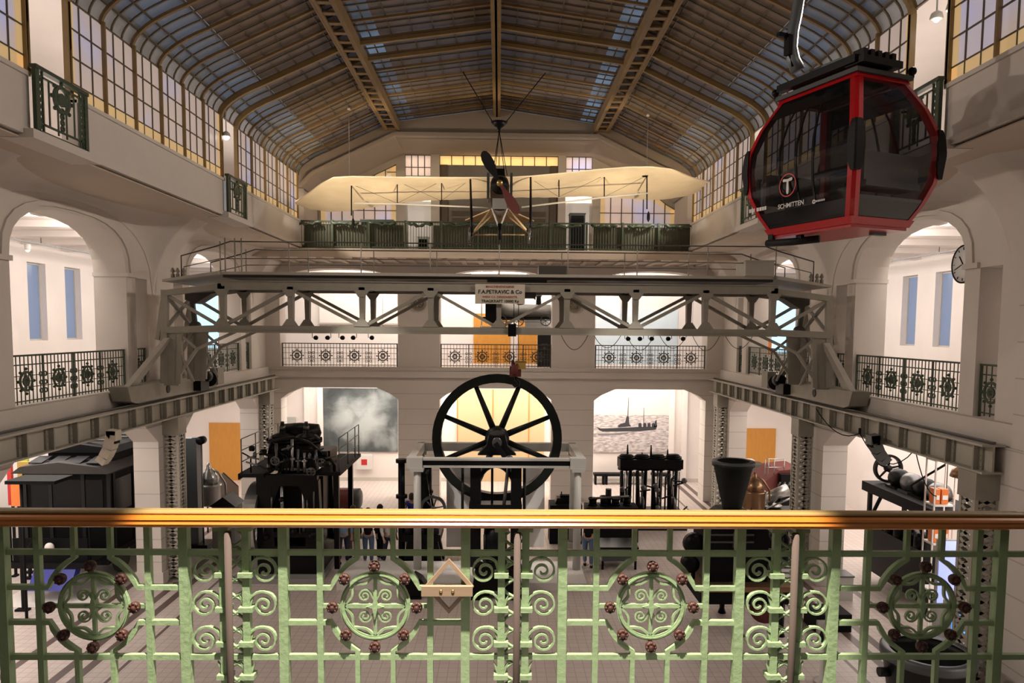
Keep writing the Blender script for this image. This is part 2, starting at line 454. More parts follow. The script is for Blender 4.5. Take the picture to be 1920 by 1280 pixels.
# ---- side walls of the hall, first floor, with a broad arch and two narrow lights in each bay
for sx, nm in ((-1,'left'), (1,'right')):
    mb = MB(); ops = []
    for c in ARCH:
        ops.append((c-3.28, c-2.66, G1, 8.2)); ops.append((c+2.66, c+3.28, G1, 8.2))
        ops.append((c-2.2, c+2.2, G1, arch_pts(c, 2.2, 8.25, 1.15)))
    d0, d1 = sorted((XC+sx*WX, XC+sx*(WX+.8)))
    wall_pieces(mb, -4, YB, G1, 10.2, ops, d0, d1, 'X')
    for c in ARCH:                                          # impost bands and the raised moulding round each arch
        for s2 in (-1, 1):
            a, b = sorted((c+s2*2.2, c+s2*2.62)); e0, e1 = sorted((XC+sx*(WX-.06), XC+sx*(WX+.82)))
            mb.box(e0, e1, a-.02, b+.02, 8.2, 8.3)
        pts = arch_pts(c, 2.42, 8.3, 1.22); b0 = len(mb.v)
        mb.path(pts, .10, .05, 'X'); mb.move(dx=XC+sx*(WX-.02), start=b0)
    struct('wall_'+nm, mb, M['wall'])
    # cove from the wall up to the parapet: a groined overhang above each arch
    def spring(y):
        z = 7.75
        for c in ARCH:
            t = abs(y-c)/3.55
            if t < 1: z = 7.75 + 1.95*(1-t**2.6)**(1/2.6)
        return z
    def cove(i, j):
        y = -4 + (YB+4)*i; zs = spring(y); t = j*PI/2
        return (XC+sx*(WX-.01-(WX-.01-PXH)*(1-math.cos(t))), y, zs + (10.06-zs)*math.sin(t))
    cv = MB().grid(cove, 240, 10)
    struct('trim_cove_'+nm, cv, M['wall'])
    # parapet of the upper gallery, gaps for the balcony railings at the pier axes
    pp = MB()
    x0, x1 = sorted((XC+sx*PXH, XC+sx*(PXH+.28)))
    y = -4
    for pc in UPIERS + [None]:
        ye = pc-.66 if pc and pc < 27 else YR
        pp.box(x0, x1, y, ye, 9.93, 10.88)
        e0, e1 = sorted((XC+sx*(PXH-.07), XC+sx*(PXH+.2)))
        pp.box(e0, e1, y, ye, 9.91, 10.02)
        e0, e1 = sorted((XC+sx*(PXH-.04), XC+sx*(PXH+.3)))
        pp.box(e0, e1, y, ye, 10.83, 10.90)
        if not pc or pc > 27: break
        e0, e1 = sorted((XC+sx*(PXH-.22), XC+sx*(PXH+.3)))
        pp.box(e0, e1, pc-.95, pc+.95, 9.84, 9.98)         # balcony step
        y = pc+.66
    struct('wall_parapet_'+nm, pp, M['wall'])
    # upper gallery room behind the glazing
    rm = MB()
    e0, e1 = sorted((XC+sx*11.3, XC+sx*11.5)); rm.box(e0, e1, -4, 31, G2, 13.2)
    struct('wall_upper_'+nm, rm, M['white'])
    e0, e1 = sorted((XC+sx*(PXH+.05), XC+sx*11.5))
    struct('ceiling_upper_'+nm, MB().box(e0, e1, -4, 31, 12.95, 13.1), M['white'])
    # ground floor: piers and haunched openings under the gallery
    gm = MB()
    e0, e1 = sorted((XC+sx*8.93, XC+sx*9.6))
    for i, pc in enumerate(PIERS):
        gm.box(e0, e1, pc-.8, pc+.8, 0, 4.5)
        f0, f1 = sorted((XC+sx*8.88, XC+sx*9.65)); gm.box(f0, f1, pc-.85, pc+.85, 0, .35)
        for s2 in (-1, 1):
            gm.prism([(pc+s2*.8,3.9),(pc+s2*.8,4.55),(pc+s2*1.7,4.55)], e0, e1, 'X')
    gm.box(e0, e1, -4, YB, 4.5, G1B)
    struct('wall_piers_'+nm, gm, M['wallj'])
    # pilaster close to the end of the crane beam
    if sx > 0:
        struct('wall_pilaster_'+nm, MB().box(XC+sx*8.98, XC+sx*9.3, 10.9, 12.5, 0, 7.9), M['wallj'])
    # outer wall, with the tall windows of the first floor
    om = MB(); wops = []
    wys = []
    for c in [7.1, 9.0, 15.25, 17.15, 23.35, 25.3, 30.2, 32.0]:
        wys.append(c); wops.append((c-.46, c+.46, 6.5, 8.9))
    f0, f1 = sorted((XC+sx*OX, XC+sx*(OX+.55)))
    wall_pieces(om, -4, YF, 0, 9.9, wops, f0, f1, 'X')
    struct('wall_outer_'+nm, om, M['white'])
    for k, c in enumerate(wys):
        f0, f1 = sorted((XC+sx*(OX+.22), XC+sx*(OX+.30)))
        wn = struct('window_%d' % (k+1+(0 if sx < 0 else 10)), MB().box(f0, f1, c-.46, c+.46, 6.5, 8.9), M['nightpane'])
        f0, f1 = sorted((XC+sx*(OX+.18), XC+sx*(OX+.22)))
        fr = MB().box(f0, f1, c-.46, c-.42, 6.5, 8.9).box(f0, f1, c+.42, c+.46, 6.5, 8.9).box(f0, f1, c-.42, c+.42, 8.85, 8.9).box(f0, f1, c-.42, c+.42, 6.5, 6.55)
        fr.build('window_frame', M['trim'], wn)

# ---- back of the hall
OPB = [(-8.70,-4.03), (-2.37,2.13), (3.84,8.36)]
bw = MB()
ops = []
for a, b in OPB:
    ops.append((a, b, 0, [(a,4.12),(a+.3,4.34),(a+.85,4.58),(b-.85,4.58),(b-.3,4.34),(b,4.12)]))
wall_pieces(bw, XC-9.25, XC+9.25, 0, G1B, ops, YB, YB+.8, 'Y')
struct('wall_back_ground', bw, M['wallj'])
bw = MB(); ops = []
for a, b in OPB:
    ops.append((a, b, G1, arch_pts((a+b)/2, (b-a)/2, 8.5, .8)))
wall_pieces(bw, XC-9.95, XC+9.95, G1, G2B, ops, YB, YB+.8, 'Y')
for xm in (-3.2, 2.98):                                      # round relief ornaments high on the two piers
    rl_ = MB().ring((xm, YB-.03, PZ(570, YB)), .0001, .30, .06, 'Y', 20).ring((xm, YB-.07, PZ(570, YB)), .22, .30, .08, 'Y', 20)
    for k in range(6): rl_.sphere((xm+.13*math.cos(k*PI/3), YB-.07, PZ(570, YB)+.13*math.sin(k*PI/3)), .05, 8)
    struct('trim_%d' % (2 if xm < 0 else 3), rl_, mat('brown relief', (.27,.225,.175), .6))
struct('wall_back', bw, M['wall'])
struct('trim_1', MB().box(XC-9.1, XC+9.1, YB-.16, YB, 5.28, 5.42).box(XC-9.1, XC+9.1, YB-.06, YB, 4.94, 5.0), M['trim'])
struct('wall_far', MB().box(XC-14.7, XC+14.7, YF, YF+.3, 0, G2B), M['white'])
struct('baseboard_far', MB().box(XC-14.2, XC+14.2, YF-.03, YF, 0, .16), M['trim'])

# ---- upper end wall: gable band over the railing, trapezoid wall with windows behind
GZ = [(-7.55,12.2),(-7.55,12.4),(-7.1,12.95),(-6.3,13.4),(-3.85,14.5),(0,15.03),(3.85,14.5),(6.3,13.4),(7.1,12.95),(7.55,12.4),(7.55,12.2)]
TZ = [(-7.2,12.15),(-6.75,12.6),(-3.75,14.02),(3.75,14.02),(6.75,12.6),(7.2,12.15)]
gb = MB()
outer = [(XC+x, z) for x, z in GZ]; inner = [(XC+x, z) for x, z in TZ]
def zi(u):
    for (a, za), (b, zb) in zip(inner[:-1], inner[1:]):
        if a <= u <= b: return za + (zb-za)*(u-a)/(b-a)
    return 12.15
us = sorted(set([u for u, z in outer] + [u for u, z in inner]))
def zo(u):
    for (a, za), (b, zb) in zip(outer[1:-2], outer[2:-1]):
        if a <= u <= b and b > a: return za + (zb-za)*(u-a)/(b-a)
    return 12.5
for a, b in zip(us[:-1], us[1:]):
    if b-a > 1e-4: gb.prism([(a,zi(a)),(b,zi(b)),(b,zo(b)+.03),(a,zo(a)+.03)], 27.95, 28.25, 'Y')
b0 = len(gb.v); gb.path([(u, z+.06) for u, z in inner], .14, .16); gb.move(dy=27.9, start=b0)
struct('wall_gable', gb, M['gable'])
sf = MB()
for (a, za), (b, zb) in zip(inner[:-1], inner[1:]):
    sf.add([(a,28.2,za),(b,28.2,zb),(b,YU,zb),(a,YU,za),(a,28.2,za+.1),(b,28.2,zb+.1),(b,YU,zb+.1),(a,YU,za+.1)], [(0,1,2,3),(7,6,5,4),(0,4,5,1),(3,2,6,7)])
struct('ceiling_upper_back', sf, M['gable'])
# openings in the upper end wall (metres, from the photograph's positions on that wall)
def ux(px): return PX(px, YU)
def uz(py): return PZ(py, YU)
tz = uz(291); zb = G2
LW = (ux(602), ux(744)); RW = (ux(1121), ux(1262))
uw = MB(); ops = []
def cut(u): return min(tz, zi(u) - .25)
def toplist(a, b):
    n = 8; return [(a+(b-a)*i/n, max(11.5, cut(a+(b-a)*i/n))) for i in range(n+1)]
ops.append((LW[0], LW[1], zb+.45, toplist(*LW)))
ops.append((ux(760), ux(808), zb, tz)); ops.append((ux(824), ux(1043), zb, tz)); ops.append((ux(1057), ux(1106), zb, tz))
ops.append((RW[0], RW[1], zb+.45, toplist(*RW)))
wall_pieces(uw, XC-7.6, XC+7.6, zb, 14.3, ops, YU, YU+.3, 'Y')
# slope the top of the wall to the trapezoid by capping
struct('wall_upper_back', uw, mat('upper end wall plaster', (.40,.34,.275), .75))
nw = [30]
def glazed(x0, x1, z0, toplst, y, nx, zrows, amber_cols=(0,), border=True, pane='pane', frame='goldbar'):
    """leaded window of frosted panes with an amber border"""
    nw[0] += 1
    w = struct('window_%d' % nw[0], MB().prism([(x0,z0),(x1,z0)] + [(u,z) for u, z in toplst[::-1]], y, y+.02, 'Y'), M[pane])
    fr = MB()
    for i in range(nx+1):
        u = x0 + (x1-x0)*i/nx
        zt = None
        for (a, za), (b, zb_) in zip(toplst[:-1], toplst[1:]):
            if a-1e-6 <= u <= b+1e-6: zt = za + (zb_-za)*(u-a)/max(1e-6, b-a)
        fr.box(u-.018, u+.018, y-.04, y, z0, zt if zt else z0+.1)
    for z in zrows: 
        xs = [u for u, zz in toplst if zz >= z]
        if xs: fr.box(min(xs), max(xs), y-.035, y, z-.015, z+.015)
    for (a, za), (b, zb_) in zip(toplst[:-1], toplst[1:]): fr.bar((a,y-.02,za),(b,y-.02,zb_), .05, .05)
    fr.build('window_frame', M[frame], w)
    if border:
        am = MB(); bw_ = .22
        for u in (x0, x1-bw_): 
            zt = max(zz for q, zz in toplst if abs(q-u) < .6)
            zt = min(toplst[0][1] if u == x0 else toplst[-1][1], zt)
            am.box(u, u+bw_, y-.012, y-.002, z0, zt)
        for (a, za), (b, zb_) in zip(toplst[:-1], toplst[1:]):
            am.prism([(a,za-.24),(b,zb_-.24),(b,zb_),(a,za)], y-.012, y-.002, 'Y')
        am.build('amber_border', M['amber'], w)
    return w
yw = YU+.12
glazed(LW[0], LW[1], zb+.45, toplist(*LW), yw, 7, [11.0, 11.75, 12.5, 13.3, 13.7])
glazed(RW[0], RW[1], zb+.45, toplist(*RW), yw, 7, [11.0, 11.75, 12.5, 13.3, 13.7])
for a, b in ((ux(760), ux(808)), (ux(1057), ux(1106))):
    glazed(a, b, uz(330), [(a,tz),(b,tz)], yw, 4, [13.15, 13.5], border=False)
    struct('window_%d' % (nw[0]+20), MB().box(a, b, yw, yw+.02, zb, uz(378)), M['paper'])  # white panel in the doorway standing in for the lit wall behind
a, b = ux(824), ux(1043)
glazed(a, b, uz(309), [(a,tz),(b,tz)], yw, 10, [], border=False, pane='amber')
M['darkbrown'] = mat('dark brown timber', (.075,.05,.03), .6, var=.3, vscale=3)
M['dkfront'] = mat('dark olive panelling', (.14,.12,.095), .6, var=.12)
dp = struct('door_30', MB().box(a, b, yw, yw+.06, zb, uz(309)), M['dkfront'])
MB().box(a, a+.32, yw-.05, yw+.01, zb, uz(309)).box(b-.32, b, yw-.05, yw+.01, zb, uz(309)).build('door_frame', M['darkbrown'], dp)
mb = MB()
for k in range(6): mb.box(a+.5, b-.5, yw-.03, yw+.01, zb+.3+k*.28, zb+.5+k*.28)
mb.build('door_panel', M['darkbrown'], dp)
struct('wall_upper_end', MB().box(XC-12, XC+12, 33.0, 33.2, G2, 15), M['white'])
struct('ceiling_upper_end', MB().box(XC-12, XC+12, YU+.3, 33.2, 14.3, 14.4), M['white'])
sd = MB()
for sx in (-1, 1):
    x0, x1 = sorted((XC+sx*7.3, XC+sx*7.5)); sd.box(x0, x1, 28.6, YU, G2, 12.4)
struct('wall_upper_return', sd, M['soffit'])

# ---- glazed side walls of the upper gallery
RIB0, RIBD = 20.75-.5825, BAY/7
ribs_y = [RIB0 + k*RIBD for k in range(-20, 8)]
nwin = 60
for sx, nm in ((-1,'left'), (1,'right')):
    xg = XC+sx*(PXH+.10)
    def gbox(mb, da, db, ya, yb, za, zb2):
        x0, x1 = sorted((xg+sx*da, xg+sx*db)); mb.box(x0, x1, ya, yb, za, zb2)
    spans = []
    ys = [pc for pc in UPIERS if pc < 27]
    edges = [ys[0]+.5825] + [v for pc in ys[1:] for v in (pc-.5825, pc+.5825)] + [YR]
    for a, b in zip(edges[0::2], edges[1::2]): spans.append((a, b))
    for a, b in spans:
        nwin += 1
        mbp = MB(); gbox(mbp, 0, .015, a, b, 10.88, EAVE)
        w = struct('window_%d' % nwin, mbp, M['pane'])
        am = MB(); gbox(am, -.012, -.003, a, b, 10.9, 11.17); gbox(am, -.012, -.003, a, a+.2, 10.9, EAVE); gbox(am, -.012, -.003, b-.2, b, 10.9, EAVE)
        am.build('amber_border', M['amber'], w)
        n = int(round((b-a)/RIBD)); 
        bars = MB()
        for k in range(n*3+1):
            y = a + (b-a)*k/(n*3)
            if k % 3: gbox(bars, -.022, 0, y-.011, y+.011, 10.9, EAVE)
        for z in (11.17, 11.62, 12.1): gbox(bars, -.02, 0, a, b, z-.013, z+.013)
        bars.build('glazing_bar', M['goldbar'], w)
        for k in range(n+1):
            y = a + (b-a)*k/n; ml = MB(); gbox(ml, -.07, 0, y-.025, y+.025, 10.88, EAVE+.06); ml.build('mullion', M['gold'], w)

# ---- roof: ribs, box purlins, brown glass between, curved glass at the eaves
prof = [(0,15.03),(3.85,14.5)]
cur = []
for i in range(9):                                           # from the slope round to the vertical
    t = i/8; p0, p1, p2 = Vector((6.2,13.42)), Vector((7.3,12.98)), Vector((PXH+.12,EAVE))
    cur.append(tuple(p0*(1-t)**2 + p1*2*t*(1-t) + p2*t*t))
Y0, Y1 = -4, 28.0
rg = MB()
for sx in (-1, 1):
    def on(f): return (prof[1][0]*f, prof[0][1]+(prof[1][1]-prof[0][1])*f)
    for (a, za), (b, zb2), ya, yb in ((prof[0], on(.80), Y0, Y1), (on(.80), on(.92), Y0, 14), (on(.92), prof[1], Y0, Y1), (prof[1], cur[0], Y0, Y1)):
        vs = [(XC+sx*a,ya,za+.08),(XC+sx*b,ya,zb2+.08),(XC+sx*b,yb,zb2+.08),(XC+sx*a,yb,za+.08)]
        rg.add(vs, [(0,1,2,3)])
roof = struct('ceiling', rg, M['roofglass'])
eg = MB()
for sx in (-1, 1):
    eg.grid(lambda i, j: (XC+sx*(Vector(cur[min(8, int(j*8+.5))]).x+.05), Y0+(Y1-Y0)*i, Vector(cur[min(8, int(j*8+.5))]).y+.05), 1, 8)
eg.build('curved_eave_glass', M['eaveglass'], roof)
for y in ribs_y:
    if y > Y1: continue
    rb = MB()
    for sx in (-1, 1):
        pts = [(XC+sx*x, y, z) for x, z in prof] + [(XC+sx*x, y, z) for x, z in cur]
        for p0, p1 in zip(pts[:-1], pts[1:]): rb.bar(p0, p1, .06, .075, up=(0,1,0))
    rb.build('rib', M['rib'], roof)
bars = MB()
for k in range(len(ribs_y)-1):
    for f in (1/3, 2/3):
        y = ribs_y[k] + RIBD*f
        if y > Y1: continue
        for sx in (-1, 1):
            pts = [(XC+sx*x, y, z+.05) for x, z in prof] + [(XC+sx*x, y, z+.03) for x, z in cur]
            for p0, p1 in zip(pts[:-1], pts[1:]): bars.bar(p0, p1, .028, .04, up=(0,1,0))
for sx in (-1, 1):
    for (a, za), (b, zb2), n in ((prof[0], prof[1], 7), (prof[1], cur[0], 5)):
        for i in range(1, n):
            x, z = a+(b-a)*i/n, za+(zb2-za)*i/n
            bars.bar((XC+sx*x,Y0,z+.06), (XC+sx*x,Y1,z+.06), .028, .03)
    for i in (0, 3, 5, 8):
        bars.bar((XC+sx*cur[i][0],Y0,cur[i][1]+.03), (XC+sx*cur[i][0],Y1,cur[i][1]+.03), .04, .03)
bars.build('glazing_bar', M['goldbar'], roof)
for sx in (-1, 1):                                           # lattice box purlins along the hall
    pu = MB(); x, z = XC+sx*3.85, 14.36
    pu.bar((x-.2,Y0,z-.1),(x-.2,Y1,z-.1), .09, .09); pu.bar((x+.2,Y0,z-.1),(x+.2,Y1,z-.1), .09, .09)
    for k in range(55):
        y = Y0+.3+k*RIBD/2
        if y < Y1: pu.bar((x-.2,y,z-.1),(x+.2,y,z-.1), .16, .05)
    pu.box(x-.28, x-.24, Y0, Y1, z-.16, z+.16); pu.box(x+.24, x+.28, Y0, Y1, z-.16, z+.16)
    pu.build('purlin', M['rib'], roof)
rd = MB(); rd.box(XC-.13, XC+.13, Y0, Y1, 14.75, 14.82); rd.box(XC-.03, XC+.03, Y0, Y1, 14.75, 15.0)
rd.build('ridge_beam', M['rib'], roof)
# brighter main frames every seventh rib, as at the pier axes
for pc in UPIERS[1:3]:
    for off in (-.5825, .5825):
        y = pc+off; rb = MB()
        for sx in (-1, 1):
            pts = [(XC+sx*x, y, z-.1) for x, z in prof] + [(XC+sx*(x-.04), y, z-.06) for x, z in cur] + [(XC+sx*(PXH+.08), y, 10.9)]
            for p0, p1 in zip(pts[:-1], pts[1:]): rb.bar(p0, p1, .10, .1, up=(0,1,0))
        rb.build('main_rib', M['gold'], roof)
# hall closed behind the photographer's gallery
struct('wall_rear', MB().box(XC-15, XC+15, -4.3, -4, 0, 15.6), mat('grey brown rear plaster', (.22,.19,.165), .8))
M['clearglass'] = roof_glass('clear roof glass', (.85,.92,1), (.10,.10,.10), .12, .8, .45)
cg = MB()
for sx in (-1, 1):                                           # a row of clearer panes beside each purlin
    f0, f1 = .80, .92
    q0, q1 = [(XC+sx*prof[1][0]*f, prof[0][1]+(prof[1][1]-prof[0][1])*f+.075) for f in (f0, f1)]
    cg.add([(q0[0],14,q0[1]),(q1[0],14,q1[1]),(q1[0],Y1,q1[1]),(q0[0],Y1,q0[1])], [(0,1,2,3)])
cg.build('clear_pane', M['clearglass'], roof)
# ------------------------------------------------------------------ the near railing, 2.45 m in front of the camera
RY = 2.45
def RP(px, py): p = P(px, py, RY); return (p.x, p.z)
RS = SC(RY)
nr = thing('railing', 'big sage green wrought iron railing with orange wooden handrail across the front', 'railing', (0, RY, G1))
def iron(name, mb, dy=0.0, m='green', parent=nr, label=None):
    mb.move(dy=RY+dy); return mb.build(name, M[m], parent, label=label)
ztop = RP(960, 985)[1]; zbot = G1+.04
def vx(px): return RP(px, 1100)[0]
def bar_v(px, w, d, z0=None, z1=None):
    mb = MB(); x = vx(px); mb.box(x-w/2, x+w/2, -d/2, d/2, z0 if z0 else zbot, z1 if z1 else ztop); return mb
# heavy posts
for px in (8, 348, 533, 873, 1054, 1385, 1562, 1872):
    iron('post', bar_v(px, .030, .033))
# slim collared posts with crown leaves
for px in (420, 463, 940, 985, 1453, 1497):
    mb = bar_v(px, .024, .024); x = vx(px)
    for py in (990, 1076, 1140, 1204, 1265):
        z = RP(960, py)[1]
        mb.box(x-.024, x+.024, -.022, .022, z-.008, z+.008)
        mb.prism([(x-.014,z+.008),(x+.014,z+.008),(x+.026,z+.05),(x+.012,z+.028),(x,z+.055),(x-.012,z+.028),(x-.026,z+.05)], -.005, .005)
    iron('slim_post', mb)
# long horizontal bars
zh = [RP(960, y)[1] for y in (1036, 1101, 1166, 1230)]
xl, xr = -5.4, 5.4
mb = MB()
for z in (zh[0], zh[3]): mb.box(xl, xr, -.0085, .0085, z-.009, z+.009)
mb.box(xl, xr, -.014, .014, G1+.10, G1+.125)
mb.box(xl, xr, -.016, .016, ztop-.004, ztop+.012)
iron('cross_bar', mb)
CX = [177, 704, 1220, 1727]
for ci, c in enumerate(CX):
    cx, cz = RP(c, 1135)
    k = RS
    for s in (-1, 1):
        iron('upright', bar_v(c+s*103, .0195, .0215))
    # the octagonal frame that steps round the roundel
    fr = MB()
    for s in (-1, 1):
        xo = cx + s*103*k; xi = cx + s*34*k; xm = cx + s*84*k
        nxt = {(-1,0):-30,(1,0):348,(-1,1):533,(1,1):873,(-1,2):1054,(1,2):1385,(-1,3):1562,(1,3):1872}[(s,ci)]
        xe = vx(nxt)
        up = [(xi, ztop), (xi, zh[0]-.012*1)]
        arc = []
        for i in range(7):
            t = i/6; p0 = Vector((xi, zh[0]-.02)); p2 = Vector((xm, zh[1])); p1 = Vector((xi+s*34*k, zh[0]-.07))*1.0
            p1 = Vector(((xi+xm)/2+s*.014, (zh[0]+zh[1])/2+.012))
            arc.append(tuple(p0*(1-t)**2+p1*2*t*(1-t)+p2*t*t))
        fr.path([(xi, ztop)] + arc + [(xe, zh[1])], .016, .019)
        arc2 = []
        for i in range(7):
            t = i/6; p0 = Vector((xm, zh[2])); p2 = Vector((xi, zh[3]+.022)); p1 = Vector(((xi+xm)/2+s*.014, (zh[2]+zh[3])/2-.012))
            arc2.append(tuple(p0*(1-t)**2+p1*2*t*(1-t)+p2*t*t))
        fr.path([(xe, zh[2])] + arc2 + [(xi, zbot)], .016, .019)
    iron('octagonal_frame', fr)
    md = MB(); r = 67*k
    md.ring((cx, 0, cz), r-.016, r, .016, 'Y', 44)
    md.ring((cx, 0, cz), r-.010, r-.005, .022, 'Y', 44)
    for q in range(8):                                        # eight curved leaves inside the ring
        a0, a1 = PI/4*q, PI/4*(q+1)
        pts = []
        for i in range(9):
            t = i/8; a = a0+(a1-a0)*t; rr = (r-.012)*(1-.20*math.sin(PI*t))
            pts.append((cx+rr*math.cos(a), cz+rr*math.sin(a)))
        md.path(pts, .0075, .012)
    md.box(cx-103*k, cx+103*k, -.006, .006, cz-.007, cz+.007)
    md.box(cx-.006, cx+.006, -.006, .006, cz-82*k, cz+82*k)
    md.prism([(cx-.03,cz),(cx,cz-.009),(cx+.03,cz),(cx,cz+.009)], -.012, .012); md.prism([(cx-.010,cz),(cx,cz-.045),(cx+.010,cz),(cx,cz+.045)], -.014, .014)
    med = iron('roundel', md)
    sp = MB()
    for sx in (-1, 1):
        for sz in (-1, 1):
            ox, oz = cx+sx*20*k, cz+sz*20*k; pts = []
            for i in range(26):
                t = i/25; a = t*3.4*PI; rr = (13-10.5*t)*k
                pts.append((ox + sx*rr*math.cos(a+PI), oz + sz*rr*math.sin(a+PI)*-1))
            sp.path([(cx, cz+sz*8*k)]+pts, .0052, .009)
    iron('scroll', sp, parent=med)
    rad = [(80,0),(57,-55),(0,-80),(-57,-55),(-80,0),(-55,54),(0,78),(55,54)]
    for dx, dy in rad:
        rs = MB(); x, z = cx+dx*k, cz-dy*k
        rs.lathe([(.0001,-.020),(.007,-.019),(.011,-.012),(.016,-.014),(.0195,-.007),(.018,.004),(.013,.013),(.0001,.014)], (x,0,z), 'Y', 16)
        for q in range(8):
            a = q*PI/4; rs.sphere((x+.0145*math.cos(a), -.011, z+.0145*math.sin(a)), .0055, 6)
        iron('rosette', rs, -.012, 'rosette', parent=med, label='oxide red rosette')
# C scrolls hooked to the heavy posts, three rows, and braided bars between the slim posts
for pa, pb in ((348,420),(533,463),(873,940),(1054,985),(1385,1453),(1562,1497)):
    for row, py in enumerate((1070, 1133, 1199)):
        s = 1 if pb > pa else -1
        x0 = vx(pa)+s*.018; ox, oz = RP((pa+pb)/2+s*2, py); pts = []
        for i in range(40):
            t = i/39; a = t*3.9*PI; rr = (32 - 28*t**.75)*RS
            pts.append((ox + s*rr*math.cos(a), oz + rr*math.sin(a)))
        sc_ = MB(); sc_.path([(pts[0][0]+s*.002, oz-.03)]+pts, .0065, .016)
        sc_.box(min(x0, ox), max(x0, ox), -.006, .006, oz+31*RS-.004, oz+31*RS+.004) if row == 0 else None
        iron('scroll', sc_)
for pa, pb in ((420,463),(940,985),(1453,1497)):
    br = MB(); xa, xb = vx(pa), vx(pb); z = ztop
    for ph in (0, 1):
        pts = []
        for i in range(61):
            t = i/60; zz = ztop - .02 - t*(ztop-zbot-.05)
            pts.append(((xa+xb)/2 + (xb-xa)*.42*math.cos(zz*2*PI/(66*RS) + ph*PI), 0, zz))
        br.tube(pts, .0055, 6)
    iron('braided_bars', br)
for i in range(20):                                           # plain run of the grille beyond both picture edges
    for x in (-1.86-.18*i, 1.86+.18*i):
        iron('post' if i % 5 == 0 else 'upright', MB().box(x-.011, x+.011, -.0105, .0105, zbot, ztop))
# brown poles at the joints
for px0, px1 in ((419,428),(963,976),(1489,1500)):
    a = P((px0+px1)/2, 1100, RY-.07)
    mb = MB(); mb.tube([(a.x, RY-.045, G1+.02), (a.x, RY-.045, ztop-.012)], .0115, 10)
    mb.lathe([(.03,0),(.03,.012),(.012,.02)], (a.x, RY-.045, G1+.005), 'Z', 12)
    mb.build('joint_pole', M['brownpole'], nr, label='brown round pole in front of the grille')
# handrail: moulded orange board with an olive brown cap strip
hz1 = RP(960, 963)[1]
prof_h = [(-.050,.000),(-.060,.005),(-.064,.013),(-.058,.020),(-.060,.027),(-.053,.033),(-.040,.037),(.05,.037),(.062,.026),(.062,.012),(.05,.0)]
hb = MB(); n = len(prof_h); hr0 = -5.5; hr1 = 5.5
zb_h = ztop+.004
vs = [(hr0, RY+a, zb_h+b) for a, b in prof_h] + [(hr1, RY+a, zb_h+b) for a, b in prof_h]
hb.add(vs, [(i, (i+1) % n, n+(i+1) % n, n+i) for i in range(n)] + [tuple(range(n))[::-1], tuple(range(n, 2*n))])
hand = hb.build('handrail', M['oak'], nr, label='orange varnished wooden handrail')
cb = MB(); prof_c = [(-.030,0),(-.033,.005),(-.030,.010),(-.02,.013),(.008,.013),(.016,.009),(.016,0)]
x1 = vx(1909); n = len(prof_c); zc = zb_h+.037
vs = [(hr0, RY+a, zc+b) for a, b in prof_c] + [(x1-.02, RY+a, zc+b) for a, b in prof_c] + [(x1, RY+a*.8, zc+b*.6) for a, b in prof_c]
cb.add(vs, [(s*n+i, s*n+(i+1) % n, (s+1)*n+(i+1) % n, (s+1)*n+i) for s in (0,1) for i in range(n)] + [tuple(range(n))[::-1], tuple(range(2*n, 3*n))])
cb.build('cap_strip', M['olive'], hand, label='olive brown cap strip')
# pale wooden lozenge hung on the grille
lz = thing('wooden_plaque', 'pale wooden lozenge plaque with a crossboard hung on the green railing', 'sign', (RP(842,1090)[0], RY-.03, RP(842,1090)[1]))
k = RS
def LP(px, py): return RP(px, py)
fr = MB(); quad = [LP(843,1046), LP(884,1093), LP(843,1138), LP(802,1093)]
fr.path(quad, .017, .012, 'Y', closed=True); fr.move(dy=RY-.03); fr.build('lozenge_frame', M['plywood'], lz)
bd = MB(); a = LP(793,1089); b = LP(887,1107); bd.box(a[0], b[0], RY-.055, RY-.037, b[1], a[1]); board = bd.build('crossboard', M['plywood'], lz)
for px in (829, 851):
    q = LP(px, 1097); MB().lathe([(.0001,-.004),(.005,-.003),(.006,0)], (q[0], RY-.055, q[1]), 'Y', 10).build('screw', M['brass'], board)

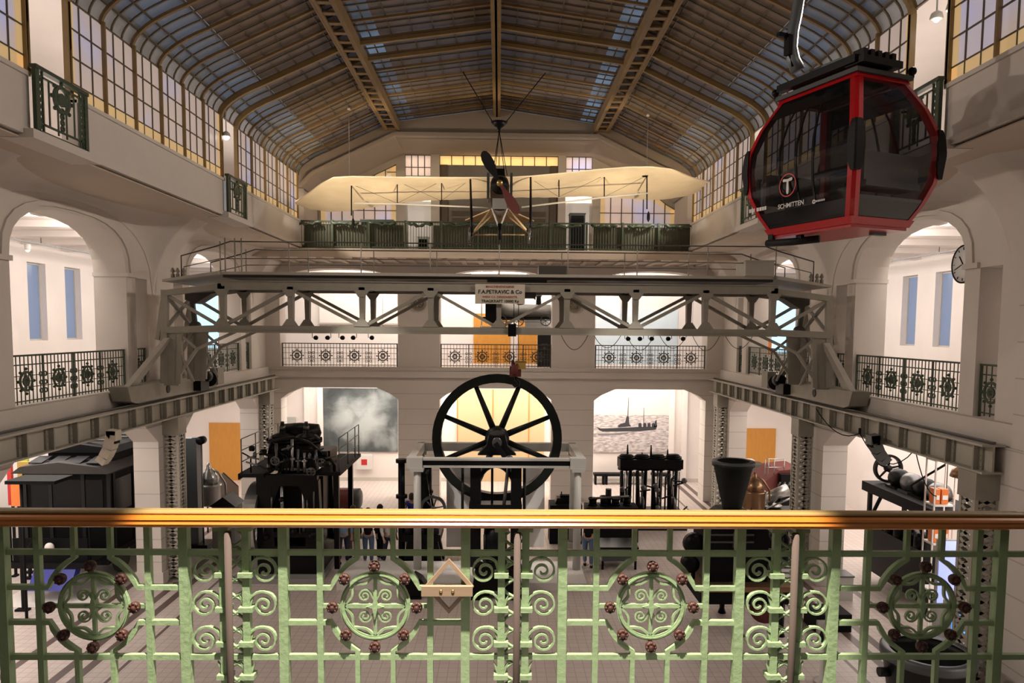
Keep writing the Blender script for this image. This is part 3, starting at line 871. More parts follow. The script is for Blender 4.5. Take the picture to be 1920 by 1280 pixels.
# ------------------------------------------------------------------ ornamental railings of the galleries
def gallery_railing(a, b, z0, h, label, m='gmid', nmed=None, group='wrought iron gallery railings', dark=True, slim=False):
    """railing from point a to b (x,y), base height z0"""
    a, b = Vector(a), Vector(b); d = b-a; L = d.length; ang = math.atan2(d.y, d.x)
    t = thing('gallery_railing', label, 'railing', (a.x, a.y, z0), ang, group)
    top = MB().box(0, L, -.03, .03, h-.035, h); top.build('top_rail', M['gdark' if m != 'gmid' else 'gmid'], t, local=True)
    g = MB(); zs = (.10, h*.28, h*.78)
    for z in (.08, h*.80): g.box(0, L, -.012, .012, z-.012, z+.012)
    for z in (h*.35, h*.58): g.box(0, L, -.007, .007, z-.008, z+.008)
    nb = max(3, int(L/.125))
    for i in range(nb+1): g.box(L*i/nb-.008, L*i/nb+.008, -.008, .008, .02, h-.03)
    g.build('grille', M[m], t, local=True)
    for x in (0.0, L): MB().box(x-.022, x+.022, -.025, .025, 0, h).build('post', M[m], t, local=True)
    nm_ = nmed if nmed is not None else max(1, int(round(L/1.08)))
    for i in range(nm_):
        cx = L*(i+.5)/nm_; q = MB(); c = (cx, 0, h*.47)
        r = min(.21, L/nm_*.4)
        q.ring(c, r*.80, r, .03, 'Y', 20); q.ring(c, r*.25, r*.5, .03, 'Y', 12)
        for e in range(8):
            an = e*PI/4; q.sphere((cx+r*1.18*math.cos(an), 0, h*.47+r*1.18*math.sin(an)), .032, 6)
        q.path([(cx-r, h*.47), (cx+r, h*.47)], .02, .02); q.path([(cx, h*.47-r), (cx, h*.47+r)], .02, .02)
        q.build('roundel', M[m], t, local=True)
        if not slim and i < nm_-1:
            xs = L*(i+1)/nm_; e = MB()
            for z in (.25, .42, .59):
                for s in (-1, 1):
                    e.ring((xs+s*.075, 0, h*z), .035, .055, .022, 'Y', 12)
            e.box(xs-.014, xs+.014, -.014, .014, .02, h-.03)
            e.build('scroll_panel', M[m], t, local=True)
    return t
H1 = 1.0
nth = {0:'first', 1:'second', 2:'third'}
for sx, side in ((-1, 'above the tram'), (1, 'on the clock side')):
    xr_ = XC+sx*(WX+.12)
    for i, c in enumerate(ARCH):
        if i == 0: continue
        wh = ['', 'nearer wide arch', 'wide arch beyond the crane'][i]
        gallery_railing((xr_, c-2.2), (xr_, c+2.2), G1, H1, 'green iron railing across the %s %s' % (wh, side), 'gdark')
    for i, c in enumerate(ARCH):
        if i == 0: continue
        for s2, w2 in ((-1, 'before'), (1, 'beyond')):
            gallery_railing((xr_, c+s2*2.97-.31), (xr_, c+s2*2.97+.31), G1, H1, 'narrow railing panel just %s the %s %s' % (w2, ['', 'nearer wide arch', 'wide arch past the crane'][i], side), 'gdark', 1)
for (a, b), lab in zip(OPB, ('grey green railing in front of the white map screen', 'railing below the locomotive, in front of orange doors', 'railing in front of the pale blue wall')):
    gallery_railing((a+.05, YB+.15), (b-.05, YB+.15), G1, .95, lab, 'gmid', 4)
# balcony railings of the upper gallery
for sx, side in ((-1, 'left wall'), (1, 'right wall')):
    for i, pc in enumerate(UPIERS[1:3]):
        t = thing('balcony_railing', 'dark green balcony grille with oval roundel, %s on the %s' % (('nearer the camera','farther off')[i], side), 'railing', (XC+sx*(PXH-.12), pc, 9.97), 0, 'upper balcony grilles')
        w_ = .68; h = .98
        fr = MB()
        for y in (-w_, w_): fr.box(-.03, .03, y-.05, y+.05, 0, h+.06)
        for y in (-w_+.16, w_-.16): fr.box(-.015, .015, y-.015, y+.015, 0, h)
        fr.box(-.03, .03, -w_, w_, 0, .06); fr.box(-.015, .015, -w_, w_, .16, .19); fr.box(-.015, .015, -w_, w_, .88, .91)
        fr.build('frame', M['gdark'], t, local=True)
        tr = MB().box(-.06, .05, -w_-.06, w_+.06, h, h+.06); tr.build('top_rail', M['gdark'], t, local=True)
        q = MB(); q.ring((0,0,.70), .17, .23, .04, 'X', 20); q.ring((0,0,.70), .0001, .11, .03, 'X', 12)
        for e in range(8): q.sphere((0, (.28*math.cos(e*PI/4)), .70+.25*math.sin(e*PI/4)), .035, 6)
        q.build('roundel', M['gdark'], t, local=True)
        for kz in range(4):
            e = MB(); e.ring((0,0,.24+kz*.095), .030, .050, .03, 'X', 10); e.build('scroll', M['gdark'], t, local=True)
        for y in (-.60, .60):
            e = MB()
            for kz in range(8): e.ring((0,y,.12+kz*.105), .020, .042, .025, 'X', 8)
            e.build('side_lattice', M['gdark'], t, local=True)
        e = MB(); e.box(-.01, .01, -.13, -.105, .1, .88); e.box(-.01, .01, -.36, -.335, .19, .88); e.box(-.01, .01, .335, .36, .19, .88); e.box(-.01, .01, .105, .13, .1, .88); e.build('inner_bar', M['gdark'], t, local=True)
# long railing of the upper gallery at the end of the hall
ur = thing('gallery_railing', 'long dark green railing with planter ledge under the aeroplane', 'railing', (XC, YR+.06, G2))
h = 1.02
MB().box(XC-7.35, XC+7.35, YR+.02, YR+.10, G2+h-.05, G2+h).build('top_rail', M['gdark'], ur)
g = MB(); g.box(XC-7.35, XC+7.35, YR+.03, YR+.07, G2+.05, G2+.09)
for i in range(148): x = XC-7.35+i*.1; g.box(x-.008, x+.008, YR+.045, YR+.065, G2, G2+h-.04)
g.build('grille', M['gdark'], ur)
for i in range(12):
    x = XC-7.35+i*14.7/11; MB().box(x-.035, x+.035, YR, YR+.10, G2, G2+h+.02).build('post', M['gdark'], ur)
def panel(a, b, m, lab=None): MB().box(PX(a, YR), PX(b, YR), YR+.10, YR+.12, G2+.04, G2+h-.13).build('infill_panel', m, ur, label=lab)
M['olivepanel'] = mat('olive panel', (.085,.085,.055), .6, var=.15)
panel(572, 757, M['olivepanel']); panel(812, 1060, M['olivepanel']); panel(1110, 1290, M['olivepanel'])
rnd = random.Random(3)
for i in range(11):                                             # green garland tufts along the rail
    x = XC-6.9+i*1.36; lf = MB()
    pts = [(x-.5+j*.1, YR-.03+rnd.uniform(-.03,.03), G2+h-.07-.08*math.sin(PI*j/10)+rnd.uniform(-.04,.04)) for j in range(11)]
    lf.tube(pts, [.02+.05*abs(math.sin(j*1.3)) for j in range(11)], 7)
    lf.build('garland', M['gdark'], ur)
# ------------------------------------------------------------------ crane beams along the galleries and their lattice columns
BX = 8.72
def crane_beam(sx, y0, y1, label):
    t = thing('crane_beam', label, 'beam', (XC+sx*BX, y0, 4.53), 0, 'riveted crane runway beams')
    x = XC+sx*BX
    MB().box(x-.19, x+.19, y0, y1, 4.53, 4.565).build('bottom_flange', M['craneL'], t)
    MB().box(x-.21, x+.21, y0, y1, 5.01, 5.05).build('top_flange', M['craneL'], t)
    MB().box(x-.02, x+.02, y0, y1, 4.565, 5.01).build('web', M['craneL'], t)
    MB().box(x-.03, x+.03, y0, y1, 5.05, 5.10).build('rail', M['steeldk'], t)
    y = y0+.3; k = 0
    while y < y1-.1:
        s = MB().box(x-.17, x+.17, y-.02, y+.02, 4.565, 5.01).box(x-sx*.045-.02, x-sx*.045+.02, y-.09, y+.09, 4.565, 5.01)
        for zz in (4.63,4.73,4.83,4.93): 
            for yy in (-.06,.06): s.sphere((x-sx*.07, y+yy, zz), .014, 6)
        s.build('stiffener', M['crane'], t); y += .82; k += 1
    return t
bl = crane_beam(-1, 6, 29.3, 'long grey riveted beam carrying the crane leg above the tram')
br_ = crane_beam(1, 12.55, 29.3, 'long grey riveted beam carrying the crane leg on the clock side')
PYL = {-1:(20.2, 28.2), 1:(12.9, 20.6, 28.3)}
for sx in (-1, 1):
    for yc in PYL[sx]:
        where = {(-1,20.2):'beside the pier next to the tram', (-1,28.2):'behind the tall steam engine', (1,12.9):'beside the blue lit screens',
                 (1,20.6):'beside the black hopper machine', (1,28.3):'behind the black hopper'}[(sx,yc)]
        t = thing('lattice_column', 'grey riveted lattice column '+where, 'column', (XC+sx*BX, yc, 0), 0, 'lattice columns under the crane beams')
        x = XC+sx*8.74; w_ = .19
        fr = MB()
        for dx in (-w_, w_):
            for dy in (-w_, w_):
                fr.box(x+dx-.035, x+dx+.035, yc+dy-.035, yc+dy+.035, .05, 4.5)
        fr.build('corner_angle', M['craneL'], t)
        for face in range(4):
            lt = MB(); n = 20
            for k in range(n):
                za, zb_ = .1+k*.2, .1+(k+1)*.2
                for s in (-1, 1):
                    a, b = (s*w_, -s*w_)
                    if face == 0: lt.bar((x+a,yc-w_-.02,za),(x+b,yc-w_-.02,zb_), .066, .012, up=(0,1,0))
                    if face == 1: lt.bar((x+a,yc+w_+.02,za),(x+b,yc+w_+.02,zb_), .066, .012, up=(0,1,0))
                    if face == 2: lt.bar((x-w_-.02,yc+a,za),(x-w_-.02,yc+b,zb_), .066, .012, up=(1,0,0))
                    if face == 3: lt.bar((x+w_+.02,yc+a,za),(x+w_+.02,yc+b,zb_), .066, .012, up=(1,0,0))
            lt.build('lattice', M['craneL'], t)
        MB().box(x-.26, x+.26, yc-.26, yc+.26, 0, .05).build('base_plate', M['crane'], t)
        MB().box(x-.24, x+.24, yc-.26, yc+.26, 4.05, 4.53).build('head_plate', M['crane'], t)

# ------------------------------------------------------------------ the travelling bridge crane
YA, YBk = 18.55, 20.15          # the two girder planes
cr = thing('bridge_crane', 'grey riveted bridge crane spanning the hall with a cream sign plate', 'crane', (XC, 19.4, 5.1))
vpx = [420, 547, 680, 808, 935, 1062, 1190, 1320, 1446]
zt = PZ(541, YA)                 # top chord axis
zb_ = PZ(619, YA)                # bottom chord axis
zd = PZ(518, YA)                 # deck
vx_ = [PX(p, YA) for p in vpx]
def cm(name, mb, m='crane', parent=cr, label=None): return mb.build(name, M[m], parent, label=label)
for gi, (y, nm) in enumerate(((YA,'front_girder'), (YBk,'rear_girder'))):
    ch = MB()
    ch.box(vx_[0]-.1, vx_[-1]+.1, y-.09, y+.09, zt-.08, zt+.12); ch.box(vx_[0]-.1, vx_[-1]+.1, y-.13, y+.13, zt+.12, zt+.14)
    ch.box(vx_[0]-.1, vx_[-1]+.1, y-.10, y+.10, zb_-.07, zb_+.07); ch.box(vx_[0]-.1, vx_[-1]+.1, y-.14, y+.14, zb_-.11, zb_-.07)
    # end bays: chords run on to the legs, the top one dipping
    for s, i in ((-1,0), (1,-1)):
        xe = vx_[i]+s*1.42; x0 = vx_[i]
        ch.bar((x0,y,zt),(xe,y,zt-.18), .18, .14, up=(0,0,1)); ch.bar((x0,y,zb_),(xe,y,zb_-.06), .18, .16, up=(0,0,1))
    gd = cm(nm, ch)
    for x in vx_:
        v = MB(); v.prism([(x-.05,zb_),(x+.05,zb_),(x+.075,zt),(x-.075,zt)], y-.09, y+.09, 'Y')
        v.prism([(x-.2,zb_+.07),(x+.2,zb_+.07),(x+.08,zb_+.24),(x-.08,zb_+.24)], y-.12, y-.10, 'Y')
        v.prism([(x-.2,zt-.07),(x+.2,zt-.07),(x+.08,zt-.24),(x-.08,zt-.24)], y-.12, y-.10, 'Y')
        v.build('vertical_post', M['crane'], gd)
    up_at = {0:0, 1:1, 2:0, 3:1, 4:0, 5:1, 6:0, 7:1, 8:0}
    for i in range(8):
        a = (vx_[i], zt-.06 if up_at[i] else zb_+.05); b = (vx_[i+1], zt-.06 if up_at[i+1] else zb_+.05)
        MB().bar((a[0],y-.05,a[1]),(b[0],y-.05,b[1]), .075, .03, up=(0,1,0)).bar((a[0],y+.05,a[1]),(b[0],y+.05,b[1]), .075, .03, up=(0,1,0)).build('diagonal', M['crane'], gd)
    for s, i in ((-1,0), (1,-1)):
        x0, xe = vx_[i], vx_[i]+s*1.42
        MB().bar((x0,y,zb_),(xe,y,zt-.2), .08, .05, up=(0,1,0)).build('diagonal', M['crane'], gd)
cross = MB()
for x in vx_:
    cross.bar((x,YA,zb_),(x,YBk,zb_), .07, .07); cross.bar((x,YA,zt),(x,YBk,zt), .07, .07)
for a, b in zip(vx_[:-1], vx_[1:]): cross.bar((a,YA,zb_),(b,YBk,zb_), .05, .03)
cm('cross_bracing_frame', cross)
dk = MB(); dk.box(vx_[0]-.1, vx_[-1]+.1, YA-.16, YBk+.16, zd-.02, zd+.05)
for s, i in ((-1,0), (1,-1)):
    xe = vx_[i]+s*1.35
    for y0, y1 in ((YA-.3, YBk+.3),):
        dk.add([(vx_[i],y0,zd+.05),(xe,y0,zd-.16),(xe,y1,zd-.16),(vx_[i],y1,zd+.05),(vx_[i],y0,zd-.03),(xe,y0,zd-.22),(xe,y1,zd-.22),(vx_[i],y1,zd-.03)], [(0,1,2,3),(7,6,5,4),(0,4,5,1),(1,5,6,2),(2,6,7,3),(3,7,4,0)])
cm('walkway_deck', dk, 'craneL')
un = MB(); un.box(vx_[0], vx_[-1], YA+.02, YBk-.02, zd-.08, zd-.02); cm('deck_underside', un, 'cranedk')
hr = .78
for gi, y in enumerate((YA-.13, YBk+.13)):
    rl = MB(); zr = zd+hr if y < 19 else zd+hr
    pts = [(vx_[0]-.95,y,zd-.1),(vx_[0]-.95,y,zd+.42),(vx_[0]-.1,y,zd+.66),(vx_[0]+.25,y,zr)] + [(x,y,zr) for x in vx_[1:-1]] + [(vx_[-1]-.25,y,zr),(vx_[-1]+.1,y,zd+.66),(vx_[-1]+.95,y,zd+.42),(vx_[-1]+.95,y,zd-.1)]
    rl.tube(pts, .017, 6)
    rl.tube([(vx_[0]-.9,y,zd+.15),(vx_[0],y,zd+.36)]+[(x,y,zd+.38) for x in vx_[1:-1]]+[(vx_[-1],y,zd+.36),(vx_[-1]+.9,y,zd+.15)], .011, 6)
    h = cm('handrail', rl, 'cranedk')
    for x in vx_: MB().cyl((x,y,zd),(x,y,zr), .015, n=6).build('handrail_post', M['crane'], h)
    if gi == 0:
        for dx in (.12, .36, .52): MB().cyl((vx_[0]+dx,y,zd),(vx_[0]+dx,y,zr+.08), .018, n=6).build('handrail_post', M['crane'], h)
# sign plate
a, b = P(891, 532, YA-.2), P(984, 570, YA-.2)
sg = MB().box(a.x, b.x, YA-.20, YA-.17, b.z, a.z); sign = cm('sign_plate', sg, 'signboard', label='cream sign plate with red and black lettering')
M['signred'] = mat('faded red sign paint', (.42,.12,.09), .6); M['signblk'] = mat('sign black', (.03,.028,.026), .6)
cxs = (a.x+b.x)/2; hz = a.z-b.z
def sline(body, size, fz, m, bold=.0, space=1.0):
    o = text_obj(body, size, M[m], sign, (0,0,0), (PI/2,0,0), 'lettering', .002, bold, space=space)
    o.location = Vector((cxs, YA-.205, b.z+hz*fz)) - cr.location
sline('MASCHINENFABRIK', .080, .86, 'signred', .001)
sline('F.A.PETRAVIC & Co', .128, .60, 'signblk', .003, 1.0)
sline('WIEN XX. DRESDNERSTR.', .076, .34, 'signred', .001)
sline('TRAGKRAFT 10000 Kg', .095, .13, 'signblk', .002)
bx = MB(); a, b = P(1010, 505, YA-.1), P(1062, 519, YA-.1); bx.box(a.x, b.x, YA-.15, YA+.35, zd+.05, zd+.26); cm('toolbox', bx, 'cranedk', label='dark brown box on the walkway')
bx = MB(); a, b = P(1396, 488, YA-.2), P(1448, 527, YA-.2); bx.box(a.x, b.x, YA-.3, YA+.45, zd+.05, a.z).box(a.x-.02, b.x+.02, YA-.32, YA+.47, a.z-.03, a.z); cm('control_cabinet', bx, 'craneL', label='beige cabinet on the walkway')
# trolley, ropes and hook block
ty = 19.35; hx = P(967, 690, ty).x
tr = MB(); tr.box(hx-.75, hx+.75, YA+.12, YBk-.12, zt+.1, zt+.32); tr.lathe([(.16,-.5),(.2,-.5),(.16,-.45),(.16,.45),(.2,.5),(.16,.5)], (hx, ty, zt-.05), 'X', 16); cm('trolley', tr, 'cranedk')
gb_ = MB(); gb_.box(hx-.22, hx-.02, YA-.2, YA-.08, zb_-.15, zb_+.16); cm('limit_switch', gb_, 'black')
hk_z = P(967, 690, ty).z
rp = MB()
for dx in (-.06, .06): rp.tube([(hx+dx, ty, zt-.1), (hx+dx, ty, hk_z+.15)], .009, 5)
cm('rope', rp, 'steeldk')
hb = MB(); hb.lathe([(.20,-.09),(.21,-.05),(.17,0),(.21,.05),(.20,.09)], (hx-.03, ty, hk_z-.02), 'X', 18); hb.box(hx-.16, hx+.14, ty-.10, ty+.10, hk_z-.22, hk_z+.05)
hook = cm('hook_block', hb, 'darkred')
MB().box(hx-.02, hx+.26, ty-.14, ty+.1, hk_z-.02, hk_z+.19).build('guard_plate', M['yellow'], hook, label='ochre yellow guard plate')
hkm = MB(); hkm.tube([(hx, ty, hk_z-.2),(hx, ty, hk_z-.3),(hx+.08, ty, hk_z-.36),(hx+.07, ty, hk_z-.45),(hx-.02, ty, hk_z-.48),(hx-.09, ty, hk_z-.42)], [.04,.035,.035,.035,.03,.015], 8); hkm.build('hook', M['black'], hook)
# festoon cables under the girder
for i in range(6):
    x0 = P(1052+62*i, 626, YBk).x; x1 = P(1104+62*i, 626, YBk).x; pts = []
    for k in range(13):
        t = k/12; pts.append((x0+(x1-x0)*t, YBk+.1, zb_-.1-(.42 if i % 2 == 0 else .36)*4*t*(1-t)))
    cm('festoon_cable', MB().tube(pts, .009, 5), 'brownpole')
# legs and wheel trucks
for s, i, lab in ((-1,0,''), (1,-1,'')):
    xt = vx_[i]+s*1.42; xr_ = XC+s*BX
    zbog = 5.11
    lg = MB()
    for y in (YA, YBk):
        lg.bar((xt,y,zt-.1),(xt+s*.08,y,zbog+.45), .16, .12, up=(0,1,0))
        lg.bar((xt-s*.35,y,zb_),(xt-s*.28,y,zbog+.45), .12, .10, up=(0,1,0))
        lg.add([(xt,y-.03,zb_),(xt-s*.35,y-.03,zb_),(xt-s*.28,y-.03,zbog+.4),(xt+s*.08,y-.03,zbog+.4),(xt,y+.03,zb_),(xt-s*.35,y+.03,zb_),(xt-s*.28,y+.03,zbog+.4),(xt+s*.08,y+.03,zbog+.4)], [(0,1,2,3),(7,6,5,4),(0,4,5,1),(1,5,6,2),(2,6,7,3),(3,7,4,0)])
        lg.bar((xt+s*.03,y,zt-.2),(xt+s*.22,y,zb_-.3), .1, .06, up=(0,1,0))
    lg.bar((xt,YA,zb_-.1),(xt+s*.05,YBk,zbog+.5), .09, .05); lg.bar((xt,YBk,zb_-.1),(xt+s*.05,YA,zbog+.5), .09, .05)
    lg.bar((xt,YA,zb_),(xt,YBk,zt-.2), .09, .05); lg.bar((xt,YBk,zb_),(xt,YA,zt-.2), .09, .05)
    leg = cm('leg', lg)
    for y in (YA, YBk):                                     # knee braces down from the bottom chord
        kb = MB(); kx = vx_[i]+s*.05; mx = xt-s*.75
        kb.bar((vx_[i]-s*.35,y,zb_-.06),(mx,y,zb_-.52), .07, .06, up=(0,1,0)); kb.bar((mx,y,zb_-.52),(xt-s*.15,y,zbog+.45), .07, .06, up=(0,1,0))
        kb.bar((mx,y,zb_-.52),(xt-s*.2,y,zb_-.05), .06, .05, up=(0,1,0)); kb.bar((xt-s*.1,y,zb_-.1),(mx+s*.1,y,zbog+.5), .05, .04, up=(0,1,0))
        kb.build('knee_brace', M['crane'], leg)
    # raking strut to the near end of the truck
    st = MB(); st.add([(xt+s*.02,YA-.1,zb_-.25),(xt+s*.02,YA+.1,zb_-.25),(xr_,17.95,zbog+.44),(xr_,17.55,zbog+.44),(xt-s*.12,YA-.1,zb_-.25),(xt-s*.12,YA+.1,zb_-.25),(xr_-s*.14,17.95,zbog+.44),(xr_-s*.14,17.55,zbog+.44)], [(0,1,2,3),(7,6,5,4),(0,4,5,1),(1,5,6,2),(2,6,7,3),(3,7,4,0)])
    st.build('raking_strut', M['craneL'], leg)
    st = MB(); st.bar((xt,YBk+.05,zb_-.2),(xr_-s*.05,22.3,zbog+.4), .12, .14); st.build('raking_strut', M['crane'], leg)
    wt = MB()
    wt.prism([(17.3,zbog+.45),(22.9,zbog+.45),(22.9,zbog+.12),(22.6,zbog+.03),(17.7,zbog+.03),(17.45,zbog+.10)], xr_-.22, xr_+.22, 'X')
    truck = cm('wheel_truck', wt, 'crane')
    hs = MB(); hs.lathe([(.09,-.235),(.11,-.235),(.11,.235),(.09,.235)], (xr_, 19.4, zbog+.24), 'X', 14); hs.build('hub_cap', M['black'], truck)
    for y in (18.0, 21.9):
        MB().lathe([(.18,-.09),(.24,-.09),(.24,-.06),(.2,-.05),(.2,.05),(.24,.06),(.24,.09),(.18,.09)], (xr_, y, zbog+.21), 'X', 20).build('wheel', M['steeldk'], truck)
    gm_ = MB(); gm_.lathe([(.12,-.3),(.17,-.28),(.17,.02),(.12,.06)], (xr_-s*.34, 21.7, zbog+.42), 'Y', 14); gm_.lathe([(.05,0),(.22,0),(.22,.06),(.05,.06)], (xr_-s*.3, 21.95, zbog+.32), 'Y', 18)
    gm_.cbox((xr_-s*.28, 21.3, zbog+.2), .3, .6, .3); gm_.build('drive_motor', M['black'], truck)
    MB().cbox((xr_-s*.32, 22.5, zbog+.38), .24, .5, .5).build('gear_case', M['crane'], truck)
    # hopper shaped counterweight arm and lever under the end bay
    mb = MB(); x0 = vx_[i]+s*.15
    mb.prism([(x0,zt-.10),(xt-s*.25,zt-.16),(xt-s*.25,zt-.32),(xt-s*.5,zt-.42),(x0+s*.35,zt-.16)], 19.1, 19.6, 'Y')
    cm('bearing_bracket', mb, 'cranedk')
    mb = MB(); mb.bar((xt-s*.35,19.3,zt-.3),(xt-s*.42,19.3,zb_+.05), .1, .1); mb.lathe([(.05,-.1),(.12,-.1),(.12,.1),(.05,.1)], (xt-s*.42,19.3,zb_+.05), 'Y', 12); cm('brake_lever', mb, 'cranedk')
    mb = MB()
    for dx in (.95, 1.1, 1.22): mb.lathe([(.02,0),(.05,.02),(.05,.1),(.02,.13),(.06,.17),(.02,.26)], (vx_[i]+s*dx, YA, zd-.12), 'Z', 8)
    cm('insulator_fitting', mb, 'crane')

# ------------------------------------------------------------------ the monoplane
pl = thing('aeroplane', 'early monoplane with cream canvas wings hanging under the roof', 'aeroplane', (0.2, 24.5, 11.6))
def part(name, mb, m, parent=pl, label=None): return mb.build(name, M[m], parent, label=label)
LE = [(553,380.5),(578,363),(600,346),(625,333.5),(660,331.5),(745,333),(850,333.5),(935,333.5),(960,333),(1000,330.5),(1050,326),(1120,318.5),(1180,314),(1220,313.5),(1260,318),(1300,334),(1345,345)]
TE = [(553,381.5),(580,392),(620,397),(660,394.5),(700,388.5),(745,380.5),(800,376),(850,374),(935,370),(960,370),(1050,370),(1090,368),(1140,370),(1190,373),(1240,374.5),(1290,367),(1320,356),(1345,346)]
def lerp_list(L, x):
    for (a, ya), (b, yb) in zip(L[:-1], L[1:]):
        if a <= x <= b: return ya + (yb-ya)*(x-a)/(b-a)
    return L[-1][1]
def wing_pt(u, v):
    px = 553.2 + (1344.6-553.2)*u
    c = abs(px-947)/396
    yl = 23.3 + (0 if c < .8 else 2.9*((c-.8)/.2)**1.6)
    yt = 26.0 + 1.4*max(0, (c-.55)/.45)**1.5 - (0 if c < .93 else .6*((c-.93)/.07))
    A = P(px, lerp_list(LE, px), yl); B = P(px, lerp_list(TE, px), yt)
    q = A.lerp(B, v); q.z += .16*math.sin(PI*min(1, v*1.15))*(1-v)*(1-.5*c)
    return q
wg = MB(); NU, NV = 110, 10
def wtop(i, j): q = wing_pt(i, j); return (q.x, q.y, q.z + .03 + .07*math.sin(PI*j)*(1-abs(2*i-1)**4))
def wbot(i, j):
    q = wing_pt(i, j); rib = .012*abs(math.sin(i*PI*27)); return (q.x, q.y, q.z - .012 + rib)
wg.grid(wtop, NU, NV); wg.grid(wbot, NU, NV)
for s in (0, 1):                                            # close the leading and trailing edges
    wg.grid(lambda i, j: tuple(Vector(wtop(i, s)).lerp(Vector(wbot(i, s)), j)), NU, 1)
part('wing', wg, 'canvas', label='long cream canvas wing')
nose = P(937, 345, 21.6)
ax = Vector((nose.x, 0, nose.z))
def fus(y): 
    t = max(0, min(1, (y-21.9)/7.6)); return (.50*(1-t)+.06, .92*(1-t)**.9+.10, nose.z - .16*(1-t) + .24*t)
fz = MB()
ring_n = 12; ys = [21.85+.19*k for k in range(41)]
def fpt(i, j):
    y = 21.85 + 7.6*i; w_, h_, z_ = fus(y); a = 2*PI*j; e = 3
    cx_, sx_ = math.cos(a), math.sin(a)
    return (nose.x + w_/2*math.copysign(abs(cx_)**(2/e), cx_), y, z_ + h_/2*math.copysign(abs(sx_)**(2/e), sx_)*(1.1 if sx_ < 0 else .9))
fz.grid(fpt, 30, 20)
fz.add([fpt(0, j/20) for j in range(20)], [tuple(range(20))])
M['fusew'] = mat('dark varnished fuselage', (.09,.055,.03), .45, var=.2)
part('fuselage', fz, 'fusew')
en = MB()
for k in range(3): en.box(nose.x-.14, nose.x+.14, 22.0+k*.35, 22.25+k*.35, nose.z+.1, nose.z+.52)
en.lathe([(.0001,-.42),(.07,-.40),(.10,-.30),(.24,-.2),(.26,.1),(.2,.3)], (nose.x, 21.9, nose.z), 'Y', 18)
eng = part('engine', en, 'black')
for s in (-1, 1): MB().cbox((nose.x+s*.34, 22.3, nose.z+.02), .07, .7, .75).build('radiator', M['slate'], eng)
mb = MB(); mb.cbox((nose.x, 21.82, nose.z-.52), .42, .06, .30); part('cowl_plate', mb, 'greyframe', label='pale grey cowl plate')
# propeller: two shaped blades on a hub
for k, (qx, qy, m) in enumerate(((905, 284, 'black'), (972, 401, 'darkred'))):
    tip = P(qx, qy, 21.45); d = Vector((tip.x-nose.x, 0, tip.z-nose.z)); L = d.length; d.normalize(); n_ = Vector((-d.z, 0, d.x))
    bl_ = MB(); prof_ = [(0,.045),(.2,.055),(.38,.105),(.6,.15),(.82,.14),(.94,.10),(1.0,.035)]
    vs = []
    for t, w_ in prof_:
        tw = .5*(1-t)
        for sgn in (-1, 1):
            for th in (-1, 1):
                q = Vector((nose.x, 21.45, nose.z)) + d*L*t + n_*sgn*w_ + Vector((0, sgn*w_*.35 + th*.022, 0)); vs.append(q)
    fs = []
    for i in range(len(prof_)-1):
        b = i*4
        for a_, c_ in ((0,1),(1,3),(3,2),(2,0)): fs.append((b+a_, b+c_, b+4+c_, b+4+a_))
    e = (len(prof_)-1)*4; fs += [(0,1,3,2), (e,e+2,e+3,e+1)]
    bl_.add(vs, fs); part('propeller_blade', bl_, m)
mb = MB(); mb.lathe([(.0001,-.09),(.07,-.08),(.09,0),(.09,.12),(.05,.4)], (nose.x, 21.42, nose.z), 'Y', 16); part('propeller_hub', mb, 'brass')
# undercarriage
ug = MB()
def seg(a, b, r=.022): ug.tube([a, b], r, 7)
wl, wr = P(884, 440, 22.9), P(995, 440, 22.9)
bl0 = Vector((nose.x-.22, 22.4, nose.z-.55)); br0 = Vector((nose.x+.22, 22.4, nose.z-.55))
seg(bl0, wl, .03); seg(br0, wr, .03); seg(bl0+Vector((0,1.3,0)), wl, .025); seg(br0+Vector((0,1.3,0)), wr, .025)
ax_ = MB().tube([wl, wr], .022, 7)
part('axle', ax_, 'canvasdk'); part('undercarriage_strut', ug, 'canvasdk')
for q, top in ((wl, P(882, 336, 23.4)), (wr, P(995, 331, 23.4))):
    mb = MB(); mb.tube([top, Vector((q.x, 22.9, q.z+.3)), Vector((q.x, 22.9, q.z-.05))], [.03,.045,.045], 8); part('landing_leg', mb, 'black')
    mb = MB(); mb.lathe([(.21,-.035),(.25,-.035),(.27,0),(.25,.035),(.21,.035)], (q.x-.05, 22.9, q.z-.05), 'X', 22); mb.lathe([(.0001,-.05),(.03,-.05),(.03,.05),(.0001,.05)], (q.x-.05, 22.9, q.z-.05), 'X', 10)
    for k in range(8): mb.bar((q.x-.05,22.9,q.z-.05), (q.x-.05,22.9+.23*math.cos(k*PI/4), q.z-.05+.23*math.sin(k*PI/4)), .012, .012)
    part('wheel', mb, 'steeldk')
sk = MB(); s0, s1 = P(940, 380, 22.2), P(941, 446, 22.0)
for dx in (-.22, .22): sk.tube([(nose.x+dx, 22.2, nose.z-.6), (nose.x+dx*.45, 22.1, (s0.z+s1.z)/2), (nose.x, 22.05, s1.z+.25)], .025, 7)
part('skid_strut', sk, 'paper')
part('skid', MB().tube([(nose.x+.01, 22.05, s1.z+.42), (nose.x+.01, 22.05, s1.z+.05), (nose.x+.01, 22.0, s1.z-.06)], [.07,.06,.02], 8), 'black')
